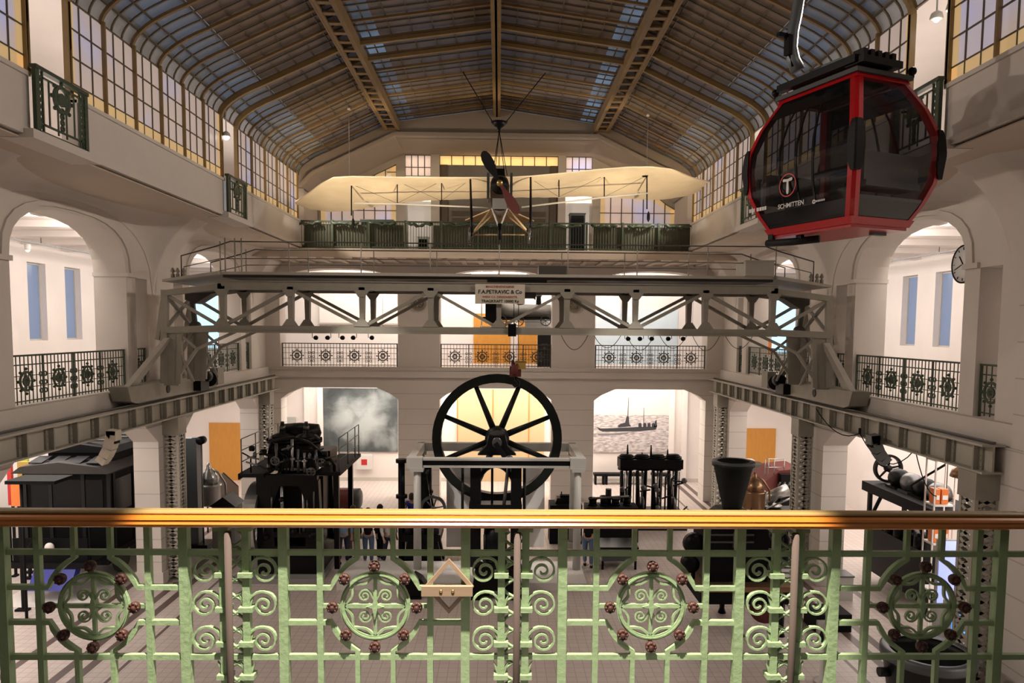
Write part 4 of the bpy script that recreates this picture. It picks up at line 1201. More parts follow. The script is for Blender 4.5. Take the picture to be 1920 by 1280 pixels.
# posts and truss tube under the wing
for px, p0, p1, r in ((659,343,404,.022),(745,340,381,.018),(828,339,377,.018),(1048,333,369,.018),(1133,328,369,.02),(1213,327,392,.022)):
    mb = MB().tube([P(px,p0,24.2), P(px,p1,24.2)], r, 6)
    if px in (659, 1213): mb.lathe([(.01,-.34),(.05,-.26),(.05,-.1),(.01,0)], P(px+3, p1+4, 24.2), 'Z', 8); mb.sphere(P(px+12 if px < 900 else px-4, p0+2, 24.2), .09, 8, sx=1.3, sz=.6)
    part('wing_post', mb, 'black')
for pts in ([(664,381),(745,382),(840,386),(918,389)], [(978,388),(1055,379),(1130,370),(1215,362)]):
    part('truss_tube', MB().tube([P(x, y, 24.2) for x, y in pts], .028, 7), 'greyframe', label='pale grey truss tube under the wing')
wr_ = MB()
for a, b in (((745,340),(828,377)),((828,339),(745,381)),((659,345),(745,381)),((1048,369),(1133,329)),((1133,369),(1213,329)),((995,335),(1048,369)),((882,336),(828,376)),((660,343),(930,340)),((1213,326),(950,338))):
    wr_.tube([P(*a, 24.2), P(*b, 24.2)], .006, 4)
part('bracing_wire', wr_, 'steeldk')
tl = MB(); ty0 = 27.4
pts = [P(925,372,27.2), P(955,372,27.2), P(1012,432,29.4), P(868,432,29.4)]
def slab(mb, pts, th): 
    vs = [p + Vector((0,0,th)) for p in pts] + [p - Vector((0,0,th)) for p in pts]; n = len(pts)
    mb.add(vs, [tuple(range(n)), tuple(range(n, 2*n))[::-1]] + [(i, (i+1) % n, n+(i+1) % n, n+i) for i in range(n)])
tz_ = fus(28.5)[2]
tp = [Vector((nose.x-.15,26.9,tz_)), Vector((nose.x+.15,26.9,tz_)), Vector((nose.x+1.35,29.3,tz_-.12)), Vector((nose.x+.9,29.7,tz_-.12)), Vector((nose.x-.9,29.7,tz_-.12)), Vector((nose.x-1.35,29.3,tz_-.12))]
slab(tl, tp, .02); part('tailplane', tl, 'canvasdk')
# cabane wires up to the hanger
cw = MB(); hgt = P(936, 246, 23.0)
for dx, y in ((-.22,22.6),(.22,22.6),(-.2,24.2),(.2,24.2)): cw.tube([(hgt.x, 23.0, hgt.z), (nose.x+dx, y, nose.z+.45)], .012, 5)
part('hanging_cable', cw, 'black')
hg = thing('ceiling_hook', 'dark funnel shaped hook hanging from the roof above the aeroplane', 'hanger', (hgt.x, 23.0, hgt.z))
top_ = P(936, 229, 23.0)
mb = MB().lathe([(.03,hgt.z-top_.z-.02),(.06,hgt.z-top_.z+.03),(.07,-.17),(.14,-.13),(.26,0),(.10,.02),(.0001,.03)], top_, 'Z', 18); mb.build('hook_body', M['black'], hg)
for qx, qy in ((905,222),(975,218)):
    e = P(qx, qy, 23.0); e2 = Vector((e.x+(e.x-top_.x)*1.2, 23.0, 14.7)); MB().tube([top_+Vector((0.2 if qx > 936 else -.2,0,0)), e2], .016, 6).build('stay_rod', M['black'], hg)
for px, y0, y1 in ((655, 332, 278), (1213, 313, 268)):
    a = P(px, y0, 24.6); t = thing('suspension_wire', 'thin pale wire holding up the wing on the %s' % ('propeller blade\'s raised side' if px < 900 else 'gondola side'), 'wire', a, 0, 'wing wires')
    zr = 14.5-(abs(a.x-XC)-3.9)*.49
    MB().tube([a, (a.x, a.y, zr)], .012, 6).build('cable', M['greyframe'], t); MB().lathe([(.05,-.06),(.05,0),(.02,.02)], (a.x, a.y, zr-.02), 'Z', 10).build('ceiling_clip', M['greyframe'], t)
# ------------------------------------------------------------------ cable car cabin
GA, GBh = .54, .785
GROT = R(21.7)
gon = thing('cable_car', 'red and black cable car cabin hanging over the hall near the roof', 'cable car', (4.93, 10.92, 8.46), GROT)
OFFS = [(0,0),(.12,.07),(.3,.155),(.58,.25),(.95,.285),(1.2,.265),(1.56,.15),(1.85,.0),(2.04,-.10)]
def off(z): return lerp_list(OFFS, min(2.04, max(0, z)))
NZ = 22
zs_ = [2.04*i/NZ for i in range(NZ+1)]
def gpart(name, mb, m, parent=gon, label=None): return mb.build(name, M[m], parent, local=True, label=label)
# corner posts
for sx in (-1, 1):
    for sy in (-1, 1):
        mb = MB(); vs = []
        for z in zs_:
            x, y = sx*(GA+off(z)), sy*(GBh+off(z)); w_ = .115
            c_ = .04
            vs += [(x-sx*c_,y,z),(x,y-sy*c_,z),(x,y-sy*w_,z),(x-sx*w_,y-sy*w_,z),(x-sx*w_,y,z)]
        fs = []
        for i in range(NZ):
            for k in range(5): fs.append((i*5+k, i*5+(k+1) % 5, (i+1)*5+(k+1) % 5, (i+1)*5+k))
        fs += [tuple(range(5)), tuple(range(NZ*5, NZ*5+5))]
        mb.add(vs, fs); post = gpart('corner_post', mb, 'red', label='glossy red corner post')
        bp = MB(); zz = [.62+.06*i for i in range(12)]; prv = None; vs = []
        for i, z in enumerate(zz):
            e = .02+.10*math.sqrt(max(0, 1-((i-5.5)/5.8)**2)); x, y = sx*(GA+off(z)+.025), sy*(GBh+off(z)+.025)
            vs += [(x-sx*(e+.05),y,z),(x-sx*.02,y,z),(x,y-sy*.02,z),(x,y-sy*(e+.02),z),(x-sx*.05,y-sy*(e+.0),z),(x-sx*(e+.03),y-sy*.05,z)]
        fs = [(i*6+k, i*6+(k+1) % 6, (i+1)*6+(k+1) % 6, (i+1)*6+k) for i in range(11) for k in range(6)] + [tuple(range(6)), tuple(range(66,72))]
        bp.add(vs, fs); bp.build('bumper_pad', M['rubber'], post, local=True, label='black rubber bumper pad')
# red rims at sill and eave
for z0, z1, nm in ((-.02,.075,'floor_rim'), (1.93,2.06,'roof_rim')):
    mb = MB()
    def rect(z, d): a, b = GA+off(z)+d, GBh+off(z)+d; return [(-a,-b,z),(a,-b,z),(a,b,z),(-a,b,z)]
    vs = rect(z0,.005)+rect(z1,.005)+rect(z1,-.10)+rect(z0,-.10)
    fs = [(k*4+i, k*4+(i+1) % 4, ((k+1) % 4)*4+(i+1) % 4, ((k+1) % 4)*4+i) for k in range(4) for i in range(4)]
    mb.add(vs, fs); gpart(nm, mb, 'red')
# glass and lower panels on the four faces
m_, *_r = glass_mat('dark tinted glass', (.25,.25,.26), .45, body=(.012,.012,.013), rough=.04); M['gdarkglass'] = m_
m_, *_r = glass_mat('grey tinted glass', (.80,.80,.80), .14, body=(.03,.03,.03), rough=.03); M['ggrey'] = m_
M['gblack'] = mat('gloss black', (.006,.006,.007), .12)
M['gint'] = mat('dark cabin lining', (.05,.05,.052), .6)
M['gbench'] = mat('grey bench', (.16,.155,.15), .5)
def face(kind, s, u0, u1, z0, z1, inset, name, m, nz=14, parent=gon, th=.012):
    """kind x: face at x = s*(a+off), u along y; kind y: face at y = s*(b+off), u along x"""
    mb = MB()
    def q(i, j, d):
        z = z0+(z1-z0)*j; o = off(z)
        if kind == 'x':
            lim = GBh+o-.10; u = (u0+(u1-u0)*i)*lim; return (s*(GA+o-inset-d), u, z)
        lim = GA+o-.10; u = (u0+(u1-u0)*i)*lim; return (u, s*(GBh+o-inset-d), z)
    if th: 
        a = [q(i/2, j/nz, 0) for i in range(3) for j in range(nz+1)]; b = [q(i/2, j/nz, th) for i in range(3) for j in range(nz+1)]; n = len(a)
        fs = [];
        for i in range(2):
            for j in range(nz):
                k = i*(nz+1)+j; f = (k, k+nz+1, k+nz+2, k+1); fs += [f, tuple(n+x for x in f[::-1])]
        for j in range(nz): fs += [(j, j+1, n+j+1, n+j), (2*(nz+1)+j, 2*(nz+1)+j+1, n+2*(nz+1)+j+1, n+2*(nz+1)+j)]
        for i in range(2):
            for e in (0, nz): k = i*(nz+1)+e; fs.append((k, k+nz+1, n+k+nz+1, n+k))
        mb.add(a+b, fs)
    else: mb.grid(lambda i, j: q(i, j, 0), 2, nz)
    return mb.build(name, M[m], parent, local=True)
for s in (-1, 1):
    d = face('x', s, -.99, .99, .06, .30, .010, 'lower_panel', 'gblack')
    face('x', s, -.99, .99, 1.68, 1.95, .010, 'upper_panel', 'gblack')
    for u0, u1 in ((-.99,-.34), (-.33,.33), (.34,.99)):
        dr = face('x', s, u0, u1, .30, 1.68, .016, 'window', 'gdarkglass', th=0)
    for u in (-.335, .335, -.01, ):
        face('x', s, u-.02, u+.02, .30, 1.68, .008, 'door_frame', 'gblack')
    face('y', s, -.99, .99, .06, .34, .010, 'lower_panel', 'gblack')
    face('y', s, -.99, .99, .34, 1.93, .016, 'end_window', 'ggrey', th=0)
    face('x', s, -.96, -.36, .62, .70, .02, 'handrail_strip', 'gint')
# writing and emblem on the long side that faces the camera
fc = Vector((4.93, 10.92, 8.46)); Rz = Matrix.Rotation(GROT, 3, 'Z')
def on_face(px, py):
    o = Rz.transposed() @ (CAMP - fc); d = Rz.transposed() @ (P(px, py, 10) - CAMP)
    t = 1.0
    for _ in range(12):
        z = o.z + d.z*t; t = (-(GA+off(z)) - .004 - o.x)/d.x
    q = o + d*t; return q
e = on_face(1477, 347)
slope = math.atan2(off(e.z+.1)-off(e.z-.1), .2)
em = MB(); em.ring((0,0,0), .148, .165, .006, 'X', 36)
ring_o = gpart('emblem_ring', MB().ring((e.x-.004, e.y, e.z), .150, .166, .006, 'X', 40), 'redmat', label='red emblem ring')
tm = MB(); x = e.x-.006
def blob(poly): tm.prism([(e.y-u, e.z+v) for u, v in poly], x-.004, x+.002, 'X')
blob([(-.085,.055),(-.095,.075),(-.08,.095),(.0,.085),(.08,.10),(.098,.08),(.085,.055),(.02,.05),(.03,-.10),(.02,-.125),(-.005,-.125),(-.018,-.10),(-.015,.05)])
gpart('emblem_letter', tm, 'plinth', label='white letter T')
rng = random.Random(5)
for px, py, txt, sz in ((1421,392,'SKIWELT',.075), (1483,382,'SCHMITTEN',.085), (1538,375,'Doppelmayr',.06)):
    pass
q = on_face(1483, 384); text_obj('SCHMITTEN', .095, M['plinth'], gon, (q.x-.006, q.y, q.z), (PI/2-.0, 0, -PI/2), 'lettering', .001, .001)
q = on_face(1421, 393); mb = MB()                            # two bold unreadable word blocks
for u0, u1 in ((-.19,-.15),(-.14,-.10),(-.09,-.06),(-.02,.03),(.04,.09),(.10,.14),(.15,.19)): mb.box(q.x-.008, q.x-.004, q.y-u1, q.y-u0, q.z-.027, q.z+.027)
gpart('lettering', mb, 'plinth')
q = on_face(1537, 376); mb = MB(); mb.ring((q.x-.006, q.y+.10, q.z), .012, .03, .004, 'X', 14)
for k in range(6): mb.box(q.x-.008, q.x-.004, q.y+.045-k*.028, q.y+.062-k*.028, q.z-.012, q.z+.014)
gpart('lettering', mb, 'plinth')
# floor, roof, inside
mb = MB(); mb.box(-GA+.02, GA-.02, -GBh+.02, GBh-.02, -.06, .05); gpart('floor_pan', mb, 'red')
mb = MB(); mb.box(-GA+.02, GA-.02, -GBh+.02, GBh-.02, 1.99, 2.05); gpart('roof_panel', mb, 'gint')
mb = MB(); mb.prism([(-.62,2.04),(.62,2.04),(.5,2.26),(.3,2.32),(-.3,2.32),(-.5,2.26)], -.36, .36, 'X'); b0 = 0
gpart('roof_housing', mb, 'slate')
mb = MB(); mb.box(-.52, .2, -.86, -.55, 2.08, 2.17).box(-.56, -.44, -.75, .7, 2.1, 2.2)
for k in range(5): mb.box(-.5+k*.13, -.43+k*.13, -.84, -.66, 2.14, 2.26)
gpart('damper_gear', mb, 'black')
mb = MB(); mb.grid(lambda i, j: (.05+.5*i, -.60+.25*j+.06, 2.07+.13*math.sin(PI*i)*math.sin(PI*min(1, j+.3))), 10, 6); gpart('roof_dome', mb, 'greyframe')
for sx, sy in ((.52,-.74),(-.5,.78)): gpart('roof_lamp', MB().sphere((sx, sy, 2.12), .06, 10).cyl((sx,sy,2.03),(sx,sy,2.1),.03), 'black')
for sy in (-1, 1):
    mb = MB(); mb.box(-.5, .5, sy*(GBh-.02)-.20, sy*(GBh-.02)+.16, .46, .54); mb.box(-.5, .5, sy*(GBh+.1)-.04, sy*(GBh+.1)+.04, .5, .92); gpart('bench', mb, 'gbench')
mb = MB()
for sx in (-1, 1): mb.tube([(sx*.3,-.6,1.9),(sx*.3,.6,1.9)], .02, 8)
gpart('grab_rail', mb, 'steel')
# ski rack skid under the far end and the hanger arm
mb = MB(); mb.tube([(-.55,.80,-.13),(-.5,.3,-.15),(-.3,.0,-.13)], .055, 10); mb.box(-.56,-.5,.68,.78,-.12,.0); mb.box(-.48,-.42,.18,.28,-.12,.0); gpart('skid_rail', mb, 'rubber')
mb = MB(); mb.box(.2, .45, -.5, -.42, -.1, -.03); gpart('step_plate', mb, 'slate')
def loc(px, py, Y): return Rz.transposed() @ (P(px, py, Y) - fc)
arm = MB(); pts = [loc(1497,133,10.95), loc(1487,112,10.95), loc(1484,90,10.95), loc(1487,60,10.95), loc(1494,25,10.95), loc(1499,-8,10.95), loc(1501,-60,10.95), Rz.transposed() @ (Vector((5.0,10.95,13.75))-fc)]
arm.tube(pts, [.10,.095,.085,.08,.08,.08,.08,.08], 12)
M['armgrey'] = mat('blue grey galvanised steel', (.17,.19,.20), .4, .5)
ha = gpart('hanger_arm', arm, 'armgrey')
cl = MB(); c1 = loc(1478, 85, 10.9); cl.cbox(c1, .07, .1, .28); cl.cbox(loc(1467,66,10.9), .16, .06, .06); cl.tube([loc(1474,62,10.9), loc(1480,100,10.9), loc(1487,125,10.9)], .022, 6)
cl.build('latch_gear', M['black'], ha, local=True)
tp_ = Rz.transposed() @ (Vector((5.0,10.95,13.72))-fc); mb = MB(); mb.cbox(tp_, .5, .3, .12); gpart('roof_bracket', mb, 'armgrey')
# ------------------------------------------------------------------ things on the first gallery and the upper gallery
# lit map screen, pale blue screens, doors
def wall_panel(name, px0, py0, px1, py1, Y, m, label, cat, th=.05):
    a, b = P(px0, py0, Y), P(px1, py1, Y)
    t = thing(name, label, cat, ((a.x+b.x)/2, Y, b.z)); return t, a, b
M['map'] = mat('pale map print', (.86,.80,.74), .7, var=.16, vscale=1.1)
t, a, b = wall_panel('map_screen', 598, 540, 744, 606, YF-.2, 'map', 'white screen with a faint drawing behind the crane, above the spotlights', 'screen')
MB().box(a.x, b.x, YF-.16, YF-.005, b.z, a.z+.2).build('screen_panel', M['map'], t); MB().box(a.x-.06, b.x+.06, YF-.14, YF-.005, b.z-.06, b.z).build('screen_frame', M['trim'], t)
mb = MB(); rr = random.Random(2)
for k in range(11):
    x, z = rr.uniform(a.x+.4, b.x-.4), rr.uniform(b.z+.2, a.z-.2); an = rr.uniform(0, PI)
    mb.bar((x,YF-.165,z), (x+.4*math.cos(an),YF-.165,z+.25*math.sin(an)), .012, .004)
mb.build('line_drawing', M['trim'], t)
struct('door_1', MB().box(PX(888,YF), PX(957,YF), YF-.06, YF, G1, PZ(588,YF)), M['door'])
struct('door_2', MB().box(PX(971,YF), PX(1007,YF), YF-.06, YF, G1, PZ(588,YF)), M['door'])
struct('wall_panel_blue', MB().box(PX(1117,YF), PX(1270,YF), YF-.03, YF, G1, PZ(578,YF)), mat('pale blue wall paint', (.62,.72,.78), .7))
def banner(nm, px0, px1, py0, py1, Y, m, label):
    a, b = P(px0, py0, Y), P(px1, py1, Y)
    t = thing(nm, label, 'banner', ((a.x+b.x)/2, Y, b.z)); MB().box(a.x, b.x, Y-.01, Y+.01, b.z, a.z).build('banner_cloth', M[m], t); MB().cyl((a.x-.04,Y,a.z),(b.x+.04,Y,a.z), .025, n=8).build('banner_rod', M['steeldk'], t)
    if a.z-b.z > 1.2: MB().box((a.x+b.x)/2-.25, (a.x+b.x)/2+.25, Y-.05, Y+.15, G1, G1+.04).build('stand_foot', M['blackm'], t)
    return t
M['navy'] = mat('dark banner print', (.015,.016,.02), .6, var=.3, vscale=2)
bt = banner('display_banner', 1008, 1035, 622, 690, YB+1.15, 'navy', 'tall black display banner beside the orange doors on the first gallery')
q = P(1021, 645, YB+1.13); mb = MB().box(q.x-.13, q.x+.13, YB+1.13, YB+1.139, q.z-.02, q.z+.02).box(q.x-.06, q.x+.06, YB+1.13, YB+1.139, q.z-.22, q.z-.12); mb.build('print_mark', M['slate'], bt)
for sx, pxs, lab in ((-1, (366,412), 'far arch above the tram side'), (1, (1450,1492), 'far arch past the clock')):
    a = P(pxs[0], 545, 29.2); b = P(pxs[1], 640, 29.2); Y = 29.2
    xa, xb = P(pxs[0],545,31.5).x, P(pxs[1],640,31.5).x
    t = thing('light_screen', 'glowing pale blue screen seen through the '+lab, 'screen', ((xa+xb)/2, 31.5, G1+.0))
    z0, z1 = P(380,652,31.5).z, P(380,532,31.5).z
    MB().box(xa, xb, 31.46, 31.5, z0, z1).build('screen_surface', M['bluepane'], t); MB().box(xa-.05, xb+.05, 31.5, 31.58, G1, z1+.05).build('screen_back', M['trim'], t)
Y = 28.2; a = P(411, 633, Y); b = P(423, 660, Y)
t = thing('red_notice', 'small red notice board seen through the far arch above the tram side', 'sign', (a.x, 30.5, G1)); Y = 30.5
a = P(409, 632, Y); b = P(424, 662, Y); MB().box(a.x, b.x, Y-.02, Y+.02, b.z, a.z).build('board', M['redmat'], t); MB().box((a.x+b.x)/2-.03, (a.x+b.x)/2+.03, Y, Y+.04, G1, b.z).build('post', M['steeldk'], t)
Y = 31.0; a = P(1432, 640, Y); b = P(1446, 664, Y)
t = thing('yellow_notice', 'small orange yellow notice board seen through the far arch past the clock', 'sign', (a.x, Y, G1)); MB().box(a.x, b.x, Y-.02, Y+.02, b.z, a.z).build('board', M['orange'], t); MB().box((a.x+b.x)/2-.03, (a.x+b.x)/2+.03, Y, Y+.04, G1, b.z).build('post', M['steeldk'], t)
# spotlights on a track behind the bottom chord of the crane
def spot_row(pxs, py, Y, where, x0, x1):
    zt_ = P(900, 618, Y).z; xa, xb = PX(x0, Y), PX(x1, Y)
    tk = thing('light_track', 'thin lighting track above the %s' % where, 'track', ((xa+xb)/2, Y, zt_), 0, 'gallery lighting tracks')
    MB().box(xa, xb, Y-.02, Y+.02, zt_-.015, zt_+.015).build('track_bar', M['blackm'], tk)
    for x in (xa+.05, xb-.05): MB().cyl((x,Y,zt_),(x,Y,G2B), .008, n=5).build('drop_wire', M['trim'], tk)
    order = ['first','second','third','fourth','fifth']
    for i, px in enumerate(pxs):
        q = P(px, py, Y)
        t = thing('spotlight', 'small black spotlight, %s from the map end, above the %s' % (order[i], where) if 'blue' not in where else 'small black spotlight, %s from the banner side, above the %s' % (order[i], where), 'spotlight', (q.x, Y, zt_), 0, 'gallery spotlights above the %s' % where)
        s = 1 if i % 2 else -1
        h = MB().lathe([(.03,-.07),(.085,-.07),(.095,.06),(.06,.09)], (q.x, Y, q.z), 'Y', 12); h.build('lamp_head', M['blackm'], t)
        MB().tube([(q.x+s*.14,Y,zt_-.017),(q.x+s*.14,Y,q.z),(q.x,Y,q.z)], .014, 6).build('arm', M['blackm'], t)
spot_row((592,614,642,662,697), 633, YB+1.0, 'railing of the map screen', 580, 720)
spot_row((1178,1200,1222,1253,1281), 635, YB+1.0, 'railing of the pale blue wall', 1160, 1300)
# model locomotive on a hung shelf
Y = YB+1.6; k = SC(Y)
x0, x1 = PX(903, Y), PX(1048, Y); zs0 = P(950, 611, Y).z
lm = thing('model_locomotive', 'dark steam locomotive model behind the crane sign plate', 'locomotive', ((x0+x1)/2, Y, zs0))
def lpt(px, py): q = P(px, py, Y); return q.x, q.z
mb = MB(); xa, za = lpt(938, 585); xb, _ = lpt(1032, 585); mb.cyl((xa,Y,za),(xb,Y,za), .34, n=18); mb.lathe([(.2,0),(.34,.03),(.36,.06)], (xb-.05,Y,za), 'X', 18); M['locogrey'] = mat('grey locomotive paint', (.13,.12,.10), .5); boil = mb.build('boiler', M['locogrey'], lm)
cx_, cz_ = lpt(923, 572); MB().box(cx_-.28, cx_+.28, Y-.4, Y+.4, cz_-.75, cz_+.10).box(cx_-.42, cx_+.36, Y-.46, Y+.46, cz_+.10, cz_+.16).build('cab', M['black'], lm)
cx2, cz2 = lpt(1010, 562); MB().lathe([(.12,-.25),(.10,.1),(.15,.2)], (cx2,Y,cz2), 'Z', 14).build('chimney', M['black'], lm)
cx3, cz3 = lpt(975, 566); MB().lathe([(.16,-.2),(.16,.05),(.08,.14),(.0001,.16)], (cx3,Y,cz3), 'Z', 14).build('steam_dome', M['black'], lm)
MB().box(PX(905,Y), PX(1040,Y), Y-.42, Y+.42, zs0+.30, zs0+.37).build('footplate', M['black'], lm)
for px in (940, 972, 1022):
    x, z = lpt(px, 601); w_ = MB(); w_.ring((x,Y-.40,z), .19, .23, .07, 'Y', 20); w_.lathe([(.0001,-.05),(.05,-.05),(.05,.05),(.0001,.05)], (x,Y-.4,z), 'Y', 10)
    for e in range(8): w_.bar((x,Y-.4,z),(x+.2*math.cos(e*PI/4),Y-.4,z+.2*math.sin(e*PI/4)), .025, .02)
    w_.build('wheel', M['steeldk'], lm)
MB().box(PX(940,Y), PX(1022,Y), Y-.46, Y-.43, zs0+.16, zs0+.20).build('coupling_rod', M['steel'], lm)
sh = thing('display_shelf', 'hung white display shelf under the model locomotive', 'shelf', ((x0+x1)/2, Y, zs0-.1))
MB().box(x0-.05, x1+.08, Y-.6, Y+.6, zs0-.10, zs0-.02).build('shelf_board', M['plinth'], sh)
MB().box(PX(985,Y), x1+.05, Y+.56, Y+.60, zs0-.02, zs0+1.45).build('back_board', M['paper'], sh, label='white back board')
for x in (x0, x1):
    for dy in (-.5, .5): MB().cyl((x,Y+dy,zs0-.1),(x,Y+dy,G2B), .012, n=5).build('hanging_rod', M['trim'], sh)
# fluorescent tubes under the upper gallery
for i, (xa, xb) in enumerate(((883,932),(938,987))):
    Y = YB+.9+.8; q0, q1 = P(xa, 514, Y), P(xb, 514, Y)
    t = thing('ceiling_tube_light', ('glowing ceiling tube, the one nearer the map screen','glowing ceiling tube, the one nearer the walkway box')[i], 'lamp', ((q0.x+q1.x)/2, Y, q0.z), 0, 'tubes over the locomotive')
    MB().cyl((q0.x,Y,q0.z),(q1.x,Y,q1.z), .035, n=10).build('tube', M['tubelamp'], t); MB().box(q0.x, q1.x, Y-.05, Y+.05, q0.z+.03, q0.z+.08).build('fitting', M['plinth'], t)
    for x in (q0.x+.1, q1.x-.1): MB().cyl((x,Y,q0.z+.05),(x,Y,G2B), .008, n=5).build('drop_wire', M['trim'], t)
# wall clock in the arch
Y = 14.75; q = P(1811, 495, Y)
ck = thing('wall_clock', 'big round white clock with black rim hanging in the arch edge', 'clock', (q.x+.0, Y, q.z))
MB().lathe([(.0001,-.05),(.36,-.05),(.36,.05),(.0001,.05)], (q.x, Y, q.z), 'X', 36).build('dial', M['paper'], ck)
MB().ring((q.x, Y, q.z), .355, .385, .12, 'X', 40).build('rim', M['black'], ck)
mb = MB()
for h in range(12):
    an = h*PI/6; mb.bar((q.x-.054, Y+.28*math.sin(an), q.z+.28*math.cos(an)), (q.x-.054, Y+.33*math.sin(an), q.z+.33*math.cos(an)), .006, .024, up=(1,0,0))
mb.build('hour_marks', M['black'], ck)
MB().bar((q.x-.06,Y,q.z),(q.x-.06,Y+.12,q.z+.16), .006, .03, up=(1,0,0)).build('hour_hand', M['black'], ck)
MB().bar((q.x-.066,Y,q.z),(q.x-.066,Y+.26,q.z-.10), .006, .02, up=(1,0,0)).build('minute_hand', M['black'], ck)
MB().bar((q.x,Y-.02,q.z),(q.x+.0,Y-.75,q.z), .05, .05).build('bracket', M['black'], ck)
# gallery ceiling tracks and lamps in the side aisles
for sx, nm in ((-1,'over the tram side gallery'), (1,'over the clock side gallery')):
    x = XC+sx*12.6
    t = thing('ceiling_track', 'long dark lighting track '+nm, 'track', (x, 18, 9.2), 0, 'side gallery lighting tracks')
    MB().box(x-.03, x+.03, 12.5, 28, 9.2, 9.25).build('track_bar', M['steeldk'], t)
    for y in (13, 17, 21, 25): MB().cyl((x,y,9.25),(x,y,G2B), .012, n=5).build('drop_rod', M['steeldk'], t)
    for i, y in enumerate(((19.0, 20.4) if sx < 0 else (18.2,))):
        l = thing('track_lamp', ('white spot lamp on the dark track, %s' % ('above the first tall window','above the second tall window')[i]) if sx < 0 else 'spot lamp on the dark track beside the clock', 'lamp', (x, y, 9.2), 0, 'track lamps')
        MB().lathe([(.03,-.22),(.07,-.2),(.08,-.06),(.03,-.03)], (x, y, 9.2), 'Z', 12).build('lamp_head', M['plinth' if sx < 0 else 'black'], l)
        MB().sphere((x, y, 9.0), .05, 10).build('bulb', M['lamp'], l)
# flood lamps at the upper gallery
for sx, y, nm in ((1, 12.0, 'bright flood lamp above the balcony grille beside the cable car'), (1, 12.6, 'smaller flood lamp just behind the bright one beside the cable car'), (-1, 20.3, 'small flood lamp above the far balcony grille')):
    q = Vector((XC+sx*(PXH-.02), y, 12.05)); 
    if sx > 0: q = P(1787 if y < 12.3 else 1756, 16 if y < 12.3 else 34, y+.55); 
    l = thing('flood_lamp', nm, 'lamp', q, 0, 'flood lamps under the eaves')
    MB().lathe([(.03,.12),(.09,.08),(.11,0),(.10,-.02)], q, 'Z', 14).build('lamp_housing', M['greyframe'], l)
    MB().sphere(q+Vector((0,0,-.02)), .085 if y != 12.6 else .05, 10).build('bulb', M['lamp'], l)
    MB().cyl(q+Vector((0,0,.1)), (q.x, q.y, 12.95), .015, n=6).build('stem', M['greyframe'], l)
# odds and ends on the upper end gallery: dark cabinet, ventilator, bin
def boxthing(name, label, cat, px0, py0, px1, py1, Y, dep, m, parts=None):
    a, b = P(px0, py0, Y), P(px1, py1, Y)
    t = thing(name, label, cat, ((a.x+b.x)/2, Y+dep/2, b.z)); mb = MB().box(a.x, b.x, Y, Y+dep, b.z, a.z); mb.build('cabinet', M[m], t); return t, a, b
Y = 28.6
def standing(name, label, cat, px0, py0, px1, Y, dep, m):
    a = P(px0, py0, Y); xb = PX(px1, Y); t = thing(name, label, cat, ((a.x+xb)/2, Y+dep/2, G2))
    MB().box(a.x, xb, Y, Y+dep, G2, a.z-.04).build('cabinet', M[m], t); MB().box(a.x-.02, xb+.02, Y-.02, Y+dep+.02, a.z-.04, a.z).build('top', M[m], t)
    MB().box(a.x+.05, xb-.05, Y-.012, Y, G2+.08, a.z-.1).build('front_panel', M['blackm'], t); return t
standing('dark_console', 'low dark console behind the upper railing in front of the leaded window', 'console', 676, 411, 738, 28.6, .6, 'slate')
standing('monitor_stand', 'tall grey display stand behind the upper railing near the white doorway', 'display', 1069, 399, 1094, 28.4, .5, 'slate')
standing('waste_bin', 'small grey bin behind the upper railing by the pale doorway', 'bin', 783, 443, 803, 28.2, .4, 'greyframe')
# ------------------------------------------------------------------ exhibits on the ground floor
def flange_cyl(mb, p0, p1, r, n=18, fl=1.18, ft=.06):
    p0, p1 = Vector(p0), Vector(p1); d = (p1-p0).normalized()
    mb.cyl(p0, p1, r, n=n); mb.cyl(p0, p0+d*ft, r*fl, n=n); mb.cyl(p1-d*ft, p1, r*fl, n=n); return mb
def spoked(parent, c, r0, r1, d, axis, nsp, m, name='flywheel', spw=.07, hub=.12, a0=0.2):
    w_ = MB().ring(c, r0, r1, d, axis, 48); rim = w_.build(name, M[m], parent)
    for k in range(nsp):
        a = a0 + 2*PI*k/nsp; e = Vector({'Y':(math.cos(a),0,math.sin(a)),'X':(0,math.cos(a),math.sin(a)),'Z':(math.cos(a),math.sin(a),0)}[axis])
        b = MB().tube([Vector(c)+e*hub*.6, Vector(c)+e*(r0+.01)], [spw*.62, spw*.42], 8); b.build('spoke', M[m], rim)
    MB().lathe([(.0001,-d*.75),(hub*.6,-d*.75),(hub,-d*.5),(hub,d*.5),(hub*.6,d*.75),(.0001,d*.75)], c, axis, 18).build('hub', M[m], rim)
    return rim
def fence_rail(parent, pts, z, h, m='steeldk', nrails=3):
    mb = MB()
    for i in range(nrails): mb.tube([(x,y,z+h*(i+1)/nrails) for x, y in pts], .014, 6)
    for x, y in pts: mb.cyl((x,y,z),(x,y,z+h), .017, n=6)
    return mb.build('safety_rail', M[m], parent)

